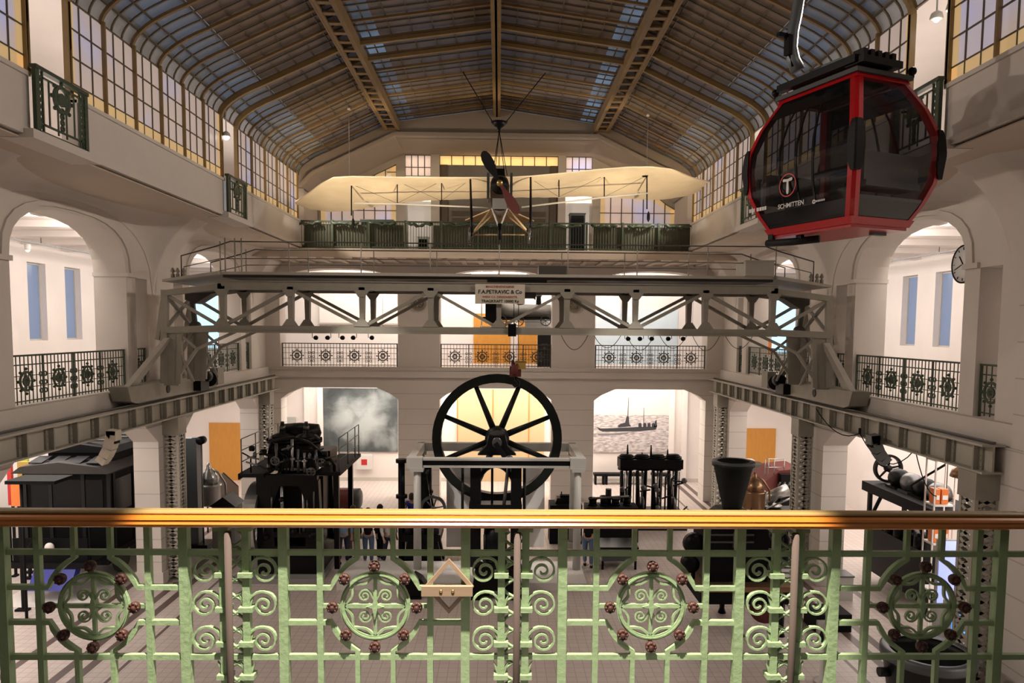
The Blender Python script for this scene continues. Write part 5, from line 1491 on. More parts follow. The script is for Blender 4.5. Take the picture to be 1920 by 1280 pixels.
# ---- wall pictures and fittings of the far wall
def mural(label, px0, py0, px1, py1, m):
    Y = YF-.06; a, b = P(px0,py0,Y), P(px1,py1,Y)
    t = thing('wall_mural', label, 'picture', ((a.x+b.x)/2, YF-.03, b.z), 0)
    MB().box(a.x, b.x, YF-.06, YF-.005, b.z, a.z).build('print', m, t); return t, a, b
def ramp_mat(name, build):
    m = bpy.data.materials.new(name); m.use_nodes = True; nt = m.node_tree; b = nt.nodes['Principled BSDF']; b.inputs['Roughness'].default_value = .6
    build(nt, b); return m
def forge(nt, b):
    tc = nt.nodes.new('ShaderNodeTexCoord')
    mp = nt.nodes.new('ShaderNodeMapping'); mp.inputs['Scale'].default_value = (.9,1,.9); nt.links.new(tc.outputs['Object'], mp.inputs[0])
    n = nt.nodes.new('ShaderNodeTexNoise'); n.inputs['Scale'].default_value = 1.1; n.inputs['Detail'].default_value = 7; n.inputs['Distortion'].default_value = .35
    nt.links.new(mp.outputs[0], n.inputs['Vector'])
    g = nt.nodes.new('ShaderNodeTexGradient'); g.gradient_type = 'SPHERICAL'
    m2 = nt.nodes.new('ShaderNodeMapping'); m2.inputs['Location'].default_value = (-.1,0,-.74); m2.inputs['Scale'].default_value = (.42,.3,.55); nt.links.new(tc.outputs['Object'], m2.inputs[0]); nt.links.new(m2.outputs[0], g.inputs[0])
    ad = nt.nodes.new('ShaderNodeMath'); ad.operation = 'MULTIPLY_ADD'; ad.inputs[1].default_value = .60; nt.links.new(g.outputs['Fac'], ad.inputs[0]); nt.links.new(n.outputs['Fac'], ad.inputs[2])
    r = nt.nodes.new('ShaderNodeValToRGB'); r.color_ramp.elements[0].position = .42; r.color_ramp.elements[0].color = (.03,.038,.04,1)
    r.color_ramp.elements[1].position = 1.0; r.color_ramp.elements[1].color = (.42,.45,.45,1)
    e = r.color_ramp.elements.new(.66); e.color = (.085,.098,.10,1)
    nt.links.new(ad.outputs[0], r.inputs[0]); nt.links.new(r.outputs[0], b.inputs['Base Color'])
t, a, b = mural('large grey industrial photograph mural on the far wall behind the tall steam engine', 597, 727, 746, 847, ramp_mat('grey photo print', forge))
def sea(nt, b):
    tc = nt.nodes.new('ShaderNodeTexCoord'); sx = nt.nodes.new('ShaderNodeSeparateXYZ'); nt.links.new(tc.outputs['Object'], sx.inputs[0])
    mp = nt.nodes.new('ShaderNodeMapping'); mp.inputs['Scale'].default_value = (1.6,1,6); nt.links.new(tc.outputs['Object'], mp.inputs[0])
    n = nt.nodes.new('ShaderNodeTexNoise'); n.inputs['Scale'].default_value = 2.6; n.inputs['Detail'].default_value = 6; nt.links.new(mp.outputs[0], n.inputs['Vector'])
    r = nt.nodes.new('ShaderNodeValToRGB'); r.color_ramp.elements[0].position = .34; r.color_ramp.elements[0].color = (.30,.26,.27,1); r.color_ramp.elements[1].position = .62; r.color_ramp.elements[1].color = (.68,.62,.60,1)
    nt.links.new(n.outputs['Fac'], r.inputs[0])
    ct = nt.nodes.new('ShaderNodeMath'); ct.operation = 'GREATER_THAN'; ct.inputs[1].default_value = 1.72; nt.links.new(sx.outputs[2], ct.inputs[0])
    mx = nt.nodes.new('ShaderNodeMix'); mx.data_type = 'RGBA'; nt.links.new(ct.outputs[0], mx.inputs[0]); nt.links.new(r.outputs[0], mx.inputs[6]); mx.inputs[7].default_value = (.72,.66,.62,1)
    nt.links.new(mx.outputs[2], b.inputs['Base Color'])
t, a, b = mural('photograph mural of a warship at sea on the far wall behind the engine row', 1103, 733, 1258, 848, ramp_mat('sea photo print', sea))
M['ink'] = mat('dark print ink', (.04,.04,.045), .6); M['ink2'] = mat('grey print ink', (.22,.21,.22), .6)
def ship(poly, m='ink'):
    mb = MB(); q = [P(x, y, YF-.065) for x, y in poly]; mb.prism([(p.x, p.z) for p in q], YF-.068, YF-.06, 'Y'); return mb.build('warship_print', M[m], t)
ship([(1119,800),(1126,803),(1160,802),(1200,800),(1226,800),(1232,797),(1230,805),(1200,808),(1130,809),(1123,806)])
ship([(1158,798),(1164,794),(1172,792),(1175,780),(1179,781),(1180,795),(1184,799),(1160,801)])
for x in (1197,1206,1214,1222): ship([(x,800),(x,794),(x+4,792),(x+6,795),(x+6,801)])
ship([(1226,801),(1228,790),(1231,786),(1232,800)]); ship([(1206.4,795),(1206.8,764),(1207.5,764),(1207.6,795)]); ship([(1176.5,782),(1178.5,745),(1179.2,745),(1178,782)])
ship([(1120,813),(1150,812),(1180,810),(1176,813),(1140,816),(1122,816)], 'ink2')
c_ = P(683, 866, YF-.12); t = thing('hydrant_cabinet', 'small white wall cabinet with a red symbol under the grey mural', 'cabinet', (c_.x, YF-.06, c_.z))
MB().box(c_.x-.35, c_.x+.35, YF-.14, YF-.005, c_.z-.33, c_.z+.33).build('cabinet_box', M['plinth'], t); MB().box(c_.x-.1, c_.x+.1, YF-.06, YF-.004, c_.z-.4, c_.z-.33).build('wall_mount', M['plinth'], t); MB().box(c_.x-.13, c_.x+.13, YF-.15, YF-.14, c_.z-.13, c_.z+.13).build('symbol', M['redmat'], t, label='red symbol')
for px, py, nm in ((545,790,'small pale sign plate on the far wall above the tall steam engine'),):
    a = P(px-8, py-8, YF-.2); b = P(px+8, py+4, YF-.2); tt = thing('wall_sign', nm, 'sign', (a.x, YF-.1, b.z)); MB().box(a.x, b.x, YF-.12, YF-.08, b.z, a.z).build('sign_plate', M['greyframe'], tt); MB().box((a.x+b.x)/2-.02,(a.x+b.x)/2+.02, YF-.08, YF-.005, b.z+.1, b.z+.2).build('bracket', M['greyframe'], tt)
struct('door_3', MB().box(PX(389,YF), PX(447,YF), YF-.07, YF, 0, PZ(795,YF)), M['door'])
struct('door_4', MB().box(PX(1405,YF), PX(1460,YF), YF-.07, YF, 0, PZ(800,YF)), M['door'])
d5 = struct('door_5', MB().box(PX(858,YF), PX(1022,YF), YF-.08, YF, 0, PZ(729,YF)), M['beige'])
mb = MB()
for px in (858, 925, 993): x = PX(px, YF); mb.box(x-.02, x+.02, YF-.10, YF-.08, 0, PZ(729,YF))
mb.build('door_joint', M['door'], d5)
for px in (575, 600, 1262, 1286):
    x = PX(px, YF); struct('trim_%d' % px, MB().box(x-.12, x+.12, YF-.16, YF, 0, 5.0), M['white'])
# benches against the far wall
for i, px in enumerate((1125, 1152, 1195, 1240)):
    x = PX(px, YF); t = thing('bench', ('dark backless bench under the warship mural, by the pier','dark bench under the ship\'s bow in the mural','dark bench behind the left end of the engine row','dark bench behind the right end of the engine row')[i], 'bench', (x, YF-.5, 0), 0, 'benches along the far wall')
    w_ = .26 if i == 0 else .42
    MB().box(x-w_, x+w_, YF-.75, YF-.3, .40, .50).build('seat', M['darkred' if False else 'blackm'], t)
    for s in (-1, 1): MB().box(x+s*(w_-.08)-.04, x+s*(w_-.08)+.04, YF-.7, YF-.35, 0, .40).build('leg', M['blackm'], t)

# ---- big flywheel pump engine in its light grey frame
fe = thing('flywheel_engine', 'great dark spoked flywheel engine in a pale grey frame at the hall centre', 'steam engine', (0, 21.6, 0))
FY = 20.5; fx0, fx1 = PX(768, FY), PX(1096, FY); fz = PZ(867, FY); by_ = 23.3
fb = MB()
fb.box(fx0, fx1, FY-.12, FY+.12, fz+.07, fz+.13).box(fx0, fx1, FY-.12, FY+.12, fz-.13, fz-.07)
fb.box(fx0-.08, fx0+.36, FY-.16, FY+.16, fz-.15, fz+.15).box(fx1-.36, fx1+.08, FY-.16, FY+.16, fz-.15, fz+.15)
fb.box(fx0-.08, fx0+.14, FY, by_, fz-.13, fz+.13).box(fx1-.14, fx1+.08, FY, by_, fz-.13, fz+.13); fb.box(fx0-.08, fx1+.08, by_-.12, by_+.12, fz-.13, fz+.13)
fb.build('frame_beam', M['greyframe'], fe, label='pale grey frame beam')
MB().box(fx0+.3, fx1-.3, FY-.08, FY+.08, fz-.07, fz+.07).build('web_plate', M['black'], fe)
for px, y in ((782,FY),(1087,FY),(790,by_),(1078,by_)):
    x = PX(px, y); c = MB().cyl((x,y,.15),(x,y,fz-.12), .115, .10, n=14); c.box(x-.18, x+.18, y-.18, y+.18, fz-.24, fz-.13); c.box(x-.19, x+.19, y-.19, y+.19, 0.0, .18); c.build('frame_post', M['greyframe'], fe)
WYc = 21.75; wc = P(932, 821, WYc); rw = 122*SC(WYc)
spoked(fe, (wc.x, WYc, wc.z), rw-.26, rw, .30, 'Y', 8, 'wheel', spw=.16, hub=.36, a0=PI/8)
mb = MB(); mb.lathe([(.14,-.95),(.14,.95)], (wc.x, WYc, wc.z), 'Y', 16); mb.lathe([(.0001,-.72),(.2,-.7),(.22,-.5),(.3,-.45)], (wc.x, WYc, wc.z), 'Y', 16); mb.build('shaft', M['steeldk'], fe)
for y in (WYc-.65, WYc+.65): MB().prism([(wc.x-.55,fz+.13),(wc.x+.55,fz+.13),(wc.x+.3,wc.z-.1),(wc.x+.22,wc.z+.2),(wc.x-.22,wc.z+.2),(wc.x-.3,wc.z-.1)], y-.16, y+.16, 'Y').build('bearing_pedestal', M['black'], fe)
MB().bar((wc.x-.05,WYc-.95,wc.z),(wc.x+.34,WYc-.95,wc.z-.55), .14, .12, up=(0,1,0)).build('crank', M['black'], fe)
cx1 = wc.x+.34; mb = MB(); mb.tube([(cx1,WYc-1.0,wc.z-.5),(cx1-.18,WYc-1.0,1.5)], .05, 8); mb.lathe([(.05,-.1),(.15,-.1),(.15,.1),(.05,.1)], (cx1,WYc-1.0,wc.z-.5), 'Y', 14); mb.build('connecting_rod', M['steeldk'], fe)
for px in (893, 970):
    x = PX(px, FY+.3); MB().box(x-.15, x+.15, FY+.15, FY+.5, .2, fz-.13).build('column', M['black'], fe)
for px in (868, 986):
    x = PX(px, FY+.3); MB().cyl((x,FY+.3,.2),(x,FY+.3,fz-.1), .04, n=8).build('guide_rod', M['black'], fe)
mb = MB(); xm = PX(931, FY+.3); pts = [(xm+.62*math.cos(a), FY+.3, 2.05+1.05*math.sin(a)) for a in [PI*i/14 for i in range(15)]]
mb.tube(pts, .06, 8); mb.build('arch_brace', M['black'], fe)
mb = MB(); mb.box(xm-.75, xm+.75, FY+.1, FY+.6, 1.85, 2.02); mb.cyl((xm-.1,FY+.3,2.0),(xm-.1,FY+.3,3.2), .035, n=8); flange_cyl(mb, (xm,FY+.35,.35), (xm,FY+.35,1.5), .32); mb.box(xm-.5, xm+.5, FY+.05, FY+.65, 1.35, 1.45); mb.build('pump_cylinder', M['black'], fe)
mb = MB(); mb.tube([(xm-.28,FY+.1,1.2),(xm-.28,FY,1.45),(xm+.28,FY,1.45),(xm+.28,FY+.1,1.2)], .05, 8); mb.cyl((xm-.3,FY,.3),(xm-.3,FY,1.2),.035).cyl((xm+.3,FY,.3),(xm+.3,FY,1.2),.035); mb.build('valve_chest', M['black'], fe)
MB().box(PX(838,22.7), PX(884,22.7), 22.6, 22.75, .2, PZ(876,22.7)).build('rear_panel', M['paper'], fe, label='white rear panel'); MB().box(PX(982,22.7), PX(1024,22.7), 22.6, 22.75, .2, PZ(876,22.7)).build('rear_panel', M['paper'], fe, label='white rear panel')
MB().box(PX(636,20), PX(1102,20), 19.35, 21.2, 0, .20).build('plinth_slab', M['plinth'], fe, label='wide low white plinth')
for o in [c for c in fe.children]: pass
for o in fe.children: pass
# glass barrier box at the corner of the plinth
# small black pump engine inside the frame's near corner
se = thing('pump_engine', 'small black pump engine standing at the grey frame corner beside the flywheel', 'steam engine', (PX(790,21.6), 21.7, 0))
x = PX(794, 21.7); mb = MB(); mb.prism([(x-.6,0),(x+.6,0),(x+.32,1.3),(x+.12,2.7),(x-.12,2.7),(x-.32,1.3)], 21.35, 21.55, 'Y'); mb.prism([(x-.6,0),(x+.6,0),(x+.32,1.3),(x+.12,2.7),(x-.12,2.7),(x-.32,1.3)], 22.0, 22.2, 'Y'); mb.build('side_frame', M['black'], se)
mb = MB(); flange_cyl(mb, (x,21.75,2.1), (x,21.75,2.95), .24); mb.cyl((x,21.75,1.2),(x,21.75,2.1), .04); mb.build('cylinder', M['black'], se)
spoked(se, (x+.32, 21.25, 1.75), .30, .38, .10, 'Y', 6, 'steeldk', spw=.04, hub=.07)
mb = MB()
for k in range(5): mb.lathe([(.04,0),(.1,.02),(.1,.14),(.04,.2)], (x-.4+k*.2, 21.2, 1.0+.1*(k % 2)), 'Z', 10)
mb.box(x-.55, x+.55, 21.1, 22.3, .8, 1.0); mb.build('valve_gear', M['black'], se)
x = PX(752, 21.5); MB().tube([(x,21.5,.0),(x,21.5,3.1)], .10, 10).lathe([(.1,0),(.17,0),(.17,.1),(.1,.1)], (x,21.5,3.05), 'Z', 12).lathe([(.1,0),(.17,0),(.17,.1),(.1,.1)], (x,21.5,2.0), 'Z', 12).build('steam_pipe', M['black'], se)

# ---- tall vertical steam engine with platform
ve = thing('steam_engine', 'tall black two cylinder steam engine with a railed platform on the tram side', 'steam engine', (-5.7, 21.2, 0))
ex0, ex1 = PX(500, 21), PX(603, 21); ey0, ey1 = 20.3, 22.2; pz = 2.95
MB().box(ex0-.7, ex1+.2, ey0-.5, ey1+.6, 0, .14).build('base_slab', M['greyplinth'], ve)
mb = MB(); mb.box(ex0-.1, ex1+.1, ey0-.1, ey1+.1, .14, .62); mb.prism([(ex0-.1,.62),(ex1+.1,.62),(ex1-.2,.9),(ex0+.2,.9)], ey0, ey1, 'Y'); mb.build('bed_plate', M['black'], ve)
MB().box(ex0+.35, ex1-.35, 21.0, 22.0, .6, 2.9).box(ex0+.05, ex0+.4, 21.2, 22.1, .6, 2.7).box(ex1-.4, ex1-.05, 21.2, 22.1, .6, 2.7).build('rear_frame', M['black'], ve)
for x in (ex0+.12, ex1-.12):
    for y in (ey0+.12, ey1-.12):
        MB().prism([(x-.24,.62),(x+.24,.62),(x+.15,pz-.2),(x-.15,pz-.2)], y-.13, y+.13, 'Y').build('frame_column', M['black'], ve)
mb = MB(); mb.prism([(ex0,1.9),(ex0+.25,1.9),(ex0+.55,2.75),(ex0,2.75)], ey0, ey0+.15,'Y'); mb.prism([(ex1,1.9),(ex1-.25,1.9),(ex1-.55,2.75),(ex1,2.75)], ey0, ey0+.15,'Y'); mb.box(ex0, ex1, ey0-.02, ey0+.2, 2.6, 2.9); mb.tube([((ex0+ex1)/2+.45*math.cos(PI+PI*i/10), ey0-.05, 1.75+.22*math.sin(PI+PI*i/10)) for i in range(11)], .03, 6); mb.box(ex0+.3, ex1-.3, ey0, ey1, 1.15, 1.3); mb.build('entablature', M['black'], ve)
for px in (525, 566): x = PX(px, 20.4); MB().cyl((x,20.35,1.3),(x,20.35,2.7), .045, n=10).build('piston_rod', M['steel'], ve)
for i, px in enumerate((527, 572)):
    x = PX(px, 21.2); cy_ = MB(); flange_cyl(cy_, (x,21.2,pz+.05), (x,21.2,3.75), .40, 22, 1.12); cy_.lathe([(.40,0),(.30,.14),(.10,.2),(.05,.5)], (x,21.2,3.75), 'Z', 20); cyl_o = cy_.build('cylinder', M['black'], ve)
    MB().cyl((x,21.2,3.9),(x,21.2,PZ(792,21.2)), .05, n=10).lathe([(.04,0),(.09,0),(.09,.1),(.04,.1)], (x,21.2,4.05), 'Z', 10).build('tail_rod', M['steeldk'], cyl_o)
    b_ = MB()
    for k in range(12): b_.sphere((x+.43*math.cos(k*PI/6), 21.2+.43*math.sin(k*PI/6), 3.78), .035, 6)
    b_.build('bolt', M['black'], cyl_o)
mb = MB(); mb.box(ex0+.15, ex1-.1, 20.55, 20.95, pz+.1, 3.55); mb.box(ex1-.3, ex1+.25, 20.8, 21.7, pz+.1, 3.5); mb.lathe([(.0001,-.6),(.26,-.5),(.30,0),(.26,.5),(.0001,.6)], ((ex0+ex1)/2, 21.6, 3.9), 'X', 16); mb.build('valve_chest', M['black'], ve)
for k, (px, z0, z1) in enumerate(((515,3.0,3.75),(545,3.0,3.9),(556,2.95,3.6),(568,2.95,3.5),(590,3.0,3.6))):
    x = PX(px, 20.45); MB().cyl((x,20.45,z0),(x,20.45,z1), .04, n=10).lathe([(.04,0),(.09,.0),(.09,.06),(.04,.06)], (x,20.45,z0+.3), 'Z', 10).build('valve_spindle', M['steel' if k % 2 else 'steeldk'], ve)
mb = MB(); mb.tube([(ex0-.1,20.5,3.45),(ex0+.5,20.45,3.45)], .03, 6).tube([(ex1-.5,20.45,3.35),(ex1+.3,20.5,3.35),(ex1+.4,20.7,3.1),(ex1+.4,20.7,1.0)], .05, 8).tube([(ex0+.2,20.4,3.5),(ex0+.3,20.3,3.85),(ex0+.9,20.3,3.95),(ex1-.2,20.35,3.8),(ex1+.1,20.6,3.4)], .045, 8); mb.build('steam_pipe', M['black'], ve)
for px, z in ((512,3.3),(600,3.25),(580,3.0)):
    x = PX(px, 20.3); w_ = MB().ring((x,20.3,z), .10, .125, .03, 'Y', 16); w_.bar((x-.11,20.3,z),(x+.11,20.3,z), .02, .02).bar((x,20.3,z-.11),(x,20.3,z+.11), .02, .02).cyl((x,20.3,z),(x,20.6,z),.02,n=6); w_.build('handwheel', M['steeldk'], ve)
pxl, pxr = PX(452, 20.6), PX(637, 20.6)
pf = MB(); pf.box(pxl, ex0+.1, ey0-.1, ey1+1.6, pz-.10, pz); pf.box(ex1-.1, pxr, ey0+.2, ey1+1.4, pz-.10, pz); pf.prism([(pxl-.02,pz-.16),(pxl+.02,pz-.16),(pxl+.02,pz),(pxl-.02,pz)], ey0-.1, ey1+1.6,'Y'); pf.build('platform', M['blackm'], ve)
fence_rail(ve, [(pxl+.05,ey0),(pxl+.05,ey0+1.2),(pxl+.05,ey0+2.4),(pxl+.05,ey1+1.5)], pz, .95); fence_rail(ve, [(pxr-.05,ey0+.3),(pxr-.05,ey0+1.5),(pxr-.05,ey0+2.6),(pxr-.05,ey1+1.3)], pz, .95)
for x, y in ((pxl+.5,ey0+.1),(pxr-.15,ey0+.4),(pxl+.5,ey1+1.3),(pxr-.3,ey1+1.2)): MB().box(x-.07, x+.07, y-.07, y+.07, .14, pz-.1).build('platform_post', M['black'], ve)
for k in range(9): pass
mb = MB(); yy = ey1+.2; st = [(ex0-.55, 20.55, .5), (ex0-.55, 21.9, pz-.05)]
spoked(ve, (pxl+.30, 21.0, 1.45), .95, 1.12, .34, 'X', 8, 'steel', 'belt_pulley', spw=.08, hub=.15)
mb = MB(); mb.tube([(pxl+.1,21,1.45),(ex0+.3,21,1.45)], .09, 12); mb.lathe([(.1,-.1),(.42,-.1),(.42,.1),(.1,.1)], ((ex0+ex1)/2,21,1.35), 'X', 18); mb.tube([(ex0,21.3,1.0),(ex1,21.3,1.0)],.12,12); mb.build('crankshaft', M['steeldk'], ve)
rv = random.Random(11)                                        # small fittings crowding the cylinder heads
for i in range(34):
    x, y, z = rv.uniform(ex0-.35, ex1+.45), rv.uniform(20.25, 20.7), rv.uniform(3.0, 3.6); k_ = i % 4
    if k_ == 0: MB().lathe([(.02,0),(.055,.02),(.055,.12),(.02,.16)], (x,y,z), 'Z', 8).build('oil_cup', M['steeldk'], ve)
    elif k_ == 1: MB().tube([(x,y,2.95),(x,y,z),(x+rv.choice((-1,1))*.25,y+.05,z+.12)], .022, 6).build('pipe', M['black'], ve)
    elif k_ == 2: MB().bar((x-.16,y,z),(x+.16,y,z+rv.uniform(-.1,.1)), .05, .04).build('link_rod', M['steeldk'], ve)
    else: MB().lathe([(.03,-.08),(.08,-.06),(.08,.06),(.03,.08)], (x,y,z), 'X', 10).build('valve_body', M['black'], ve)
for i in range(14):
    x, z = rv.uniform(ex0+.05, ex1-.05), rv.uniform(.9, 2.4)
    if i % 2: MB().cyl((x,ey0-.08,z),(x,ey0-.08,z+rv.uniform(.3,.7)), .022, n=6).build('guide_rod', M['steeldk'], ve)
    else: MB().lathe([(.02,-.06),(.07,-.05),(.07,.05),(.02,.06)], (x,ey0-.08,z), 'Y', 10).build('valve_body', M['black'], ve)
mb = MB()
for i in range(5): mb.cbox((ex0-.25+.02*i, ey0-.25, .75), .1, .12, .3+.1*(i % 2))
mb.build('lever_bank', M['steeldk'], ve)

# ---- historic tram under the left gallery
tr = thing('tram_car', 'historic dark tram car with a slatted clerestory roof beside the white pier', 'tram', (-11.5, 22, 0))
tx0, tx1 = -12.55, -10.35; ty0, ty1 = 19.6, 24.4
mb = MB(); mb.box(tx0, tx1, ty0, ty1, .95, 3.1)
mb.build('body', M['tramdark'], tr)
M['tramglass'] = mat('dark tram glass', (.006,.007,.008), .25, spec=.2)
for x0_, x1_ in ((tx0+.16,tx0+.62),(tx0+.72,tx0+1.48),(tx0+1.58,tx1-.16)): MB().box(x0_, x1_, ty0-.015, ty0+.01, 1.95, 2.9).build('front_window', M['tramglass'], tr)
for k in range(4): MB().box(tx1-.01, tx1+.015, ty0+.3+k*1.08, ty0+1.15+k*1.08, 1.95, 2.85).build('side_window', M['tramglass'], tr)
mb = MB()
for x in (tx0, tx0+.67, tx0+1.53, tx1): mb.box(x-.045, x+.045, ty0-.04, ty0+.02, .95, 3.1)
for k in range(5): mb.box(tx1-.02, tx1+.03, ty0+.22+k*1.08-.05, ty0+.22+k*1.08+.05, .95, 3.1)
mb.box(tx0, tx1+.03, ty0-.03, ty0+.02, 1.72, 1.82).box(tx0, tx1+.04, ty0-.05, ty1, 3.05, 3.14); M['tramline'] = mat('dark grey tram beading', (.014,.015,.017), .5, spec=.2); mb.build('beading_frame', M['tramline'], tr)
mb = MB(); mb.prism([(tx0-.15,3.12),(tx0+.1,3.3),((tx0+tx1)/2,3.42),(tx1-.1,3.3),(tx1+.15,3.12)], ty0-.35, ty1, 'Y'); mb.build('canopy_roof', M['tramroof'], tr)
mb = MB(); mb.box(tx0+.3, tx1-.15, ty0+.55, ty1, 3.3, 3.55).prism([(tx0+.15,3.55),(tx0+.3,3.68),((tx0+tx1)/2,3.80),(tx1-.2,3.68),(tx1,3.55)], ty0+.4, ty1, 'Y'); mb.build('clerestory', M['tramdark'], tr)
for k in range(7): MB().cbox(((tx0+tx1)/2, ty0+.8+k*.6, 3.83), 1.9, .13, .05).build('roof_slat', M['tramroof'], tr)
for k in range(4): MB().cbox((tx0+.4+k*.5, ty0+.05, 3.42), .34, .5, .03, Matrix.Rotation(.2,3,'X')).build('roof_vent', M['tramline'], tr)
mb = MB(); mb.box(tx0+.05, tx1-.05, ty0-.9, ty0, .78, .92).box(tx0-.02, tx1+.02, ty0, ty1, .80, .95); mb.build('platform', M['blackm'], tr)
mb = MB()
for x in (tx0+.1, tx1-.1): mb.cyl((x,ty0-.82,.9),(x,ty0-.82,2.0), .025, n=8)
mb.tube([(tx0+.1,ty0-.82,1.95),(tx1-.1,ty0-.82,1.95)], .022, 6); mb.box(tx0+.15, tx1-.15, ty0-.84, ty0-.80, .92, 1.55); mb.build('dash_panel', M['tramdark'], tr)
mb = MB(); mb.prism([(ty0-1.2,.30),(ty0-.8,.45),(ty0-.6,.8),(ty0-.85,.8)], tx0+.7, tx1-.45, 'X'); mb.build('fender', M['blue'], tr, label='deep blue fender')
for x in (tx0+.35, tx1-.35):
    for y in (ty0+1.2, ty0+3.6): MB().lathe([(.30,-.06),(.40,-.06),(.42,-.04),(.40,.06),(.30,.06)], (x,y,.44), 'X', 24).lathe([(.0001,-.04),(.3,-.03),(.3,.03),(.0001,.04)], (x,y,.44), 'X', 18).build('wheel', M['steeldk'], tr)
MB().box(tx0+.3, tx1-.3, ty0+.4, ty0+4.6, .45, .78).build('truck_frame', M['black'], tr)
MB().sphere((tx0+1.15, ty0-.95, 1.35), .12, 12, sy=.7).build('headlamp', M['plinth'], tr, label='pale headlamp')
tk = thing('tram_track_base', 'pale low plinth with rails under the dark tram car', 'plinth', (-11.5, 22, 0)); MB().box(tx0, tx1+.15, ty0-1.55, ty1+.1, 0, .02).build('plinth_slab', M['plinth'], tk)
# post canopy and bright panels beyond the tram, at the picture edge
ps = thing('stop_post', 'slim dark stop post with a flat canopy beside the tram', 'post', (PX(28,17.4), 17.4, 0)); x = PX(28, 17.4)
MB().cyl((x,17.4,0),(x,17.4,3.3), .035, n=8).build('post', M['blackm'], ps); MB().box(x-.25, x+.9, 17.2, 17.95, 3.28, 3.36).build('canopy', M['tramdark'], ps); MB().bar((x,17.4,1.6),(x+.25,17.4,1.95), .03, .03).build('bracket', M['blackm'], ps)
for nm, lab, px0, px1, py0, py1, Y, m in (('display_board','red upright panel at the picture edge beyond the stop post',2,10,864,950,20.3,'redmat'),('display_post','lime yellow upright board beside the red panel',27,42,856,905,20.6,'lime'),('display_box','ochre box on the lime board beside the tram roof',22,44,870,900,20.1,'yellow'),('display_board','pale orange board below the red panel',8,26,905,952,17.8,'orange')):
    xa, xb = PX(px0,Y), PX(px1,Y); zt_ = PZ(py0,Y); t = thing(nm, lab, 'display', ((xa+xb)/2,Y,0))
    MB().box(xa, xb, Y, Y+.08, PZ(py1,Y) if py1 < 2000 else .05, zt_).build('panel', M[m], t); MB().box(xa-.04 if m == 'orange' else xa, xb+.04 if m == 'orange' else xb, Y-.0, Y+.16, 0, .05).build('foot', M['blackm'], t); MB().box((xa+xb)/2-.03,(xa+xb)/2+.03,Y+.08,Y+.13,0.05,zt_-.05).build('stay', M['blackm'], t)
# ---- curved line loudspeakers hanging under the crane beams
for sx, pts, m, lab in ((-1, [(213,806),(211,822),(206,840),(198,856),(190,866)], 'signboard', 'cream curved loudspeaker column hanging in front of the tram roof'), (1, [(1637,815),(1640,830),(1646,846),(1654,858),(1661,866)], 'slate', 'grey curved loudspeaker column hanging from the crane beam on the clock side')):
    Y = 15.9; q = [P(x, y, Y) for x, y in pts]; t = thing('loudspeaker', lab, 'loudspeaker', q[0]+Vector((0,0,.4)))
    q0 = q[0].copy(); q0.z = 4.53; full = [q0] + q
    for i in range(len(full)-1):
        a, b = full[i], full[i+1]; MB().bar(a, a.lerp(b,.97), .20, .26, up=(0,1,0)).build('speaker_box', M[m], t)
    MB().box(q0.x-.08, q0.x+.08, Y-.1, Y+.1, 4.47, 4.53).build('hanging_bracket', M['blackm'], t)
# ---- odd machines behind the left lattice column
t = thing('drill_stand', 'tall dark machine stand with a pulley top behind the lattice column', 'machine', (PX(360,23), 23, 0)); x = PX(356, 23)
MB().box(x-.22, x+.16, 22.9, 23.3, .2, PZ(824,23)).build('stand_column', M['slate'], t); MB().box(x-.42, x+.5, 22.7, 23.4, 0, .2).build('base', M['black'], t)
x2 = PX(373, 23); MB().lathe([(.03,-.12),(.13,-.12),(.13,.12),(.03,.12)], (x2,23,PZ(828,23)), 'Y', 14).bar((x,23,PZ(826,23)),(x2,23,PZ(826,23)),.1,.1).build('pulley', M['black'], t); MB().cyl((x2,23,.2),(x2,23,PZ(830,23)), .025, n=6).build('rod', M['steeldk'], t)
def still(name, label, px, py_top, py_bot, Y, m, scale=1.0):
    q = P(px, py_top, Y); zb0 = P(px, py_bot, Y).z; h = q.z-zb0; t = thing(name, label, 'still', (q.x, Y, 0)); r = .36*h/1.2*scale
    MB().lathe([(r*.95,0),(r,.03),(r,h*.42),(r*1.08,h*.44),(r*1.08,h*.47),(r*.9,h*.5)], (q.x,Y,zb0), 'Z', 22).build('pot', M[m], t)
    MB().lathe([(r*.9,h*.5),(r*.82,h*.66),(r*.45,h*.80),(r*.22,h*.86),(r*.2,h*.93),(.0001,h)], (q.x,Y,zb0), 'Z', 22).build('dome', M[m], t)
    MB().tube([(q.x+r*.2,Y,zb0+h*.84),(q.x+r*.8,Y,zb0+h*.76),(q.x+r*1.4,Y,zb0+h*.5),(q.x+r*1.45,Y,zb0+h*.2)], r*.10, 8).build('neck_pipe', M[m], t)
    st_ = MB()
    for a in range(3): st_.tube([(q.x+r*.9*math.cos(a*2.1),Y+r*.9*math.sin(a*2.1),zb0+.1),(q.x+r*1.2*math.cos(a*2.1),Y+r*1.2*math.sin(a*2.1),0)], .03, 6)
    st_.build('tripod_stand', M['steeldk'], t); return t
still('distilling_still', 'silver domed still in front of the orange door', 391, 866, 945, 24.5, 'steel', .9)
still('copper_still', 'brown copper domed still beside the black funnel hopper', 1415, 884, 952, 19.6, 'copper', 1.0)
t = thing('model_roof', 'small black gabled display model beside the silver still', 'model', (PX(420,22), 22, 0)); q = P(422, 929, 22); k = SC(22)
MB().prism([(q.x-.42,q.z-.30),(q.x+.38,q.z-.30),(q.x,q.z)], 21.8, 22.6, 'Y').build('roof', M['black'], t); MB().box(q.x-.35, q.x+.32, 21.85, 22.55, 0, q.z-.30).build('cabinet', M['greyplinth'], t)
M['tan'] = mat('tan board', (.52,.40,.32), .7)
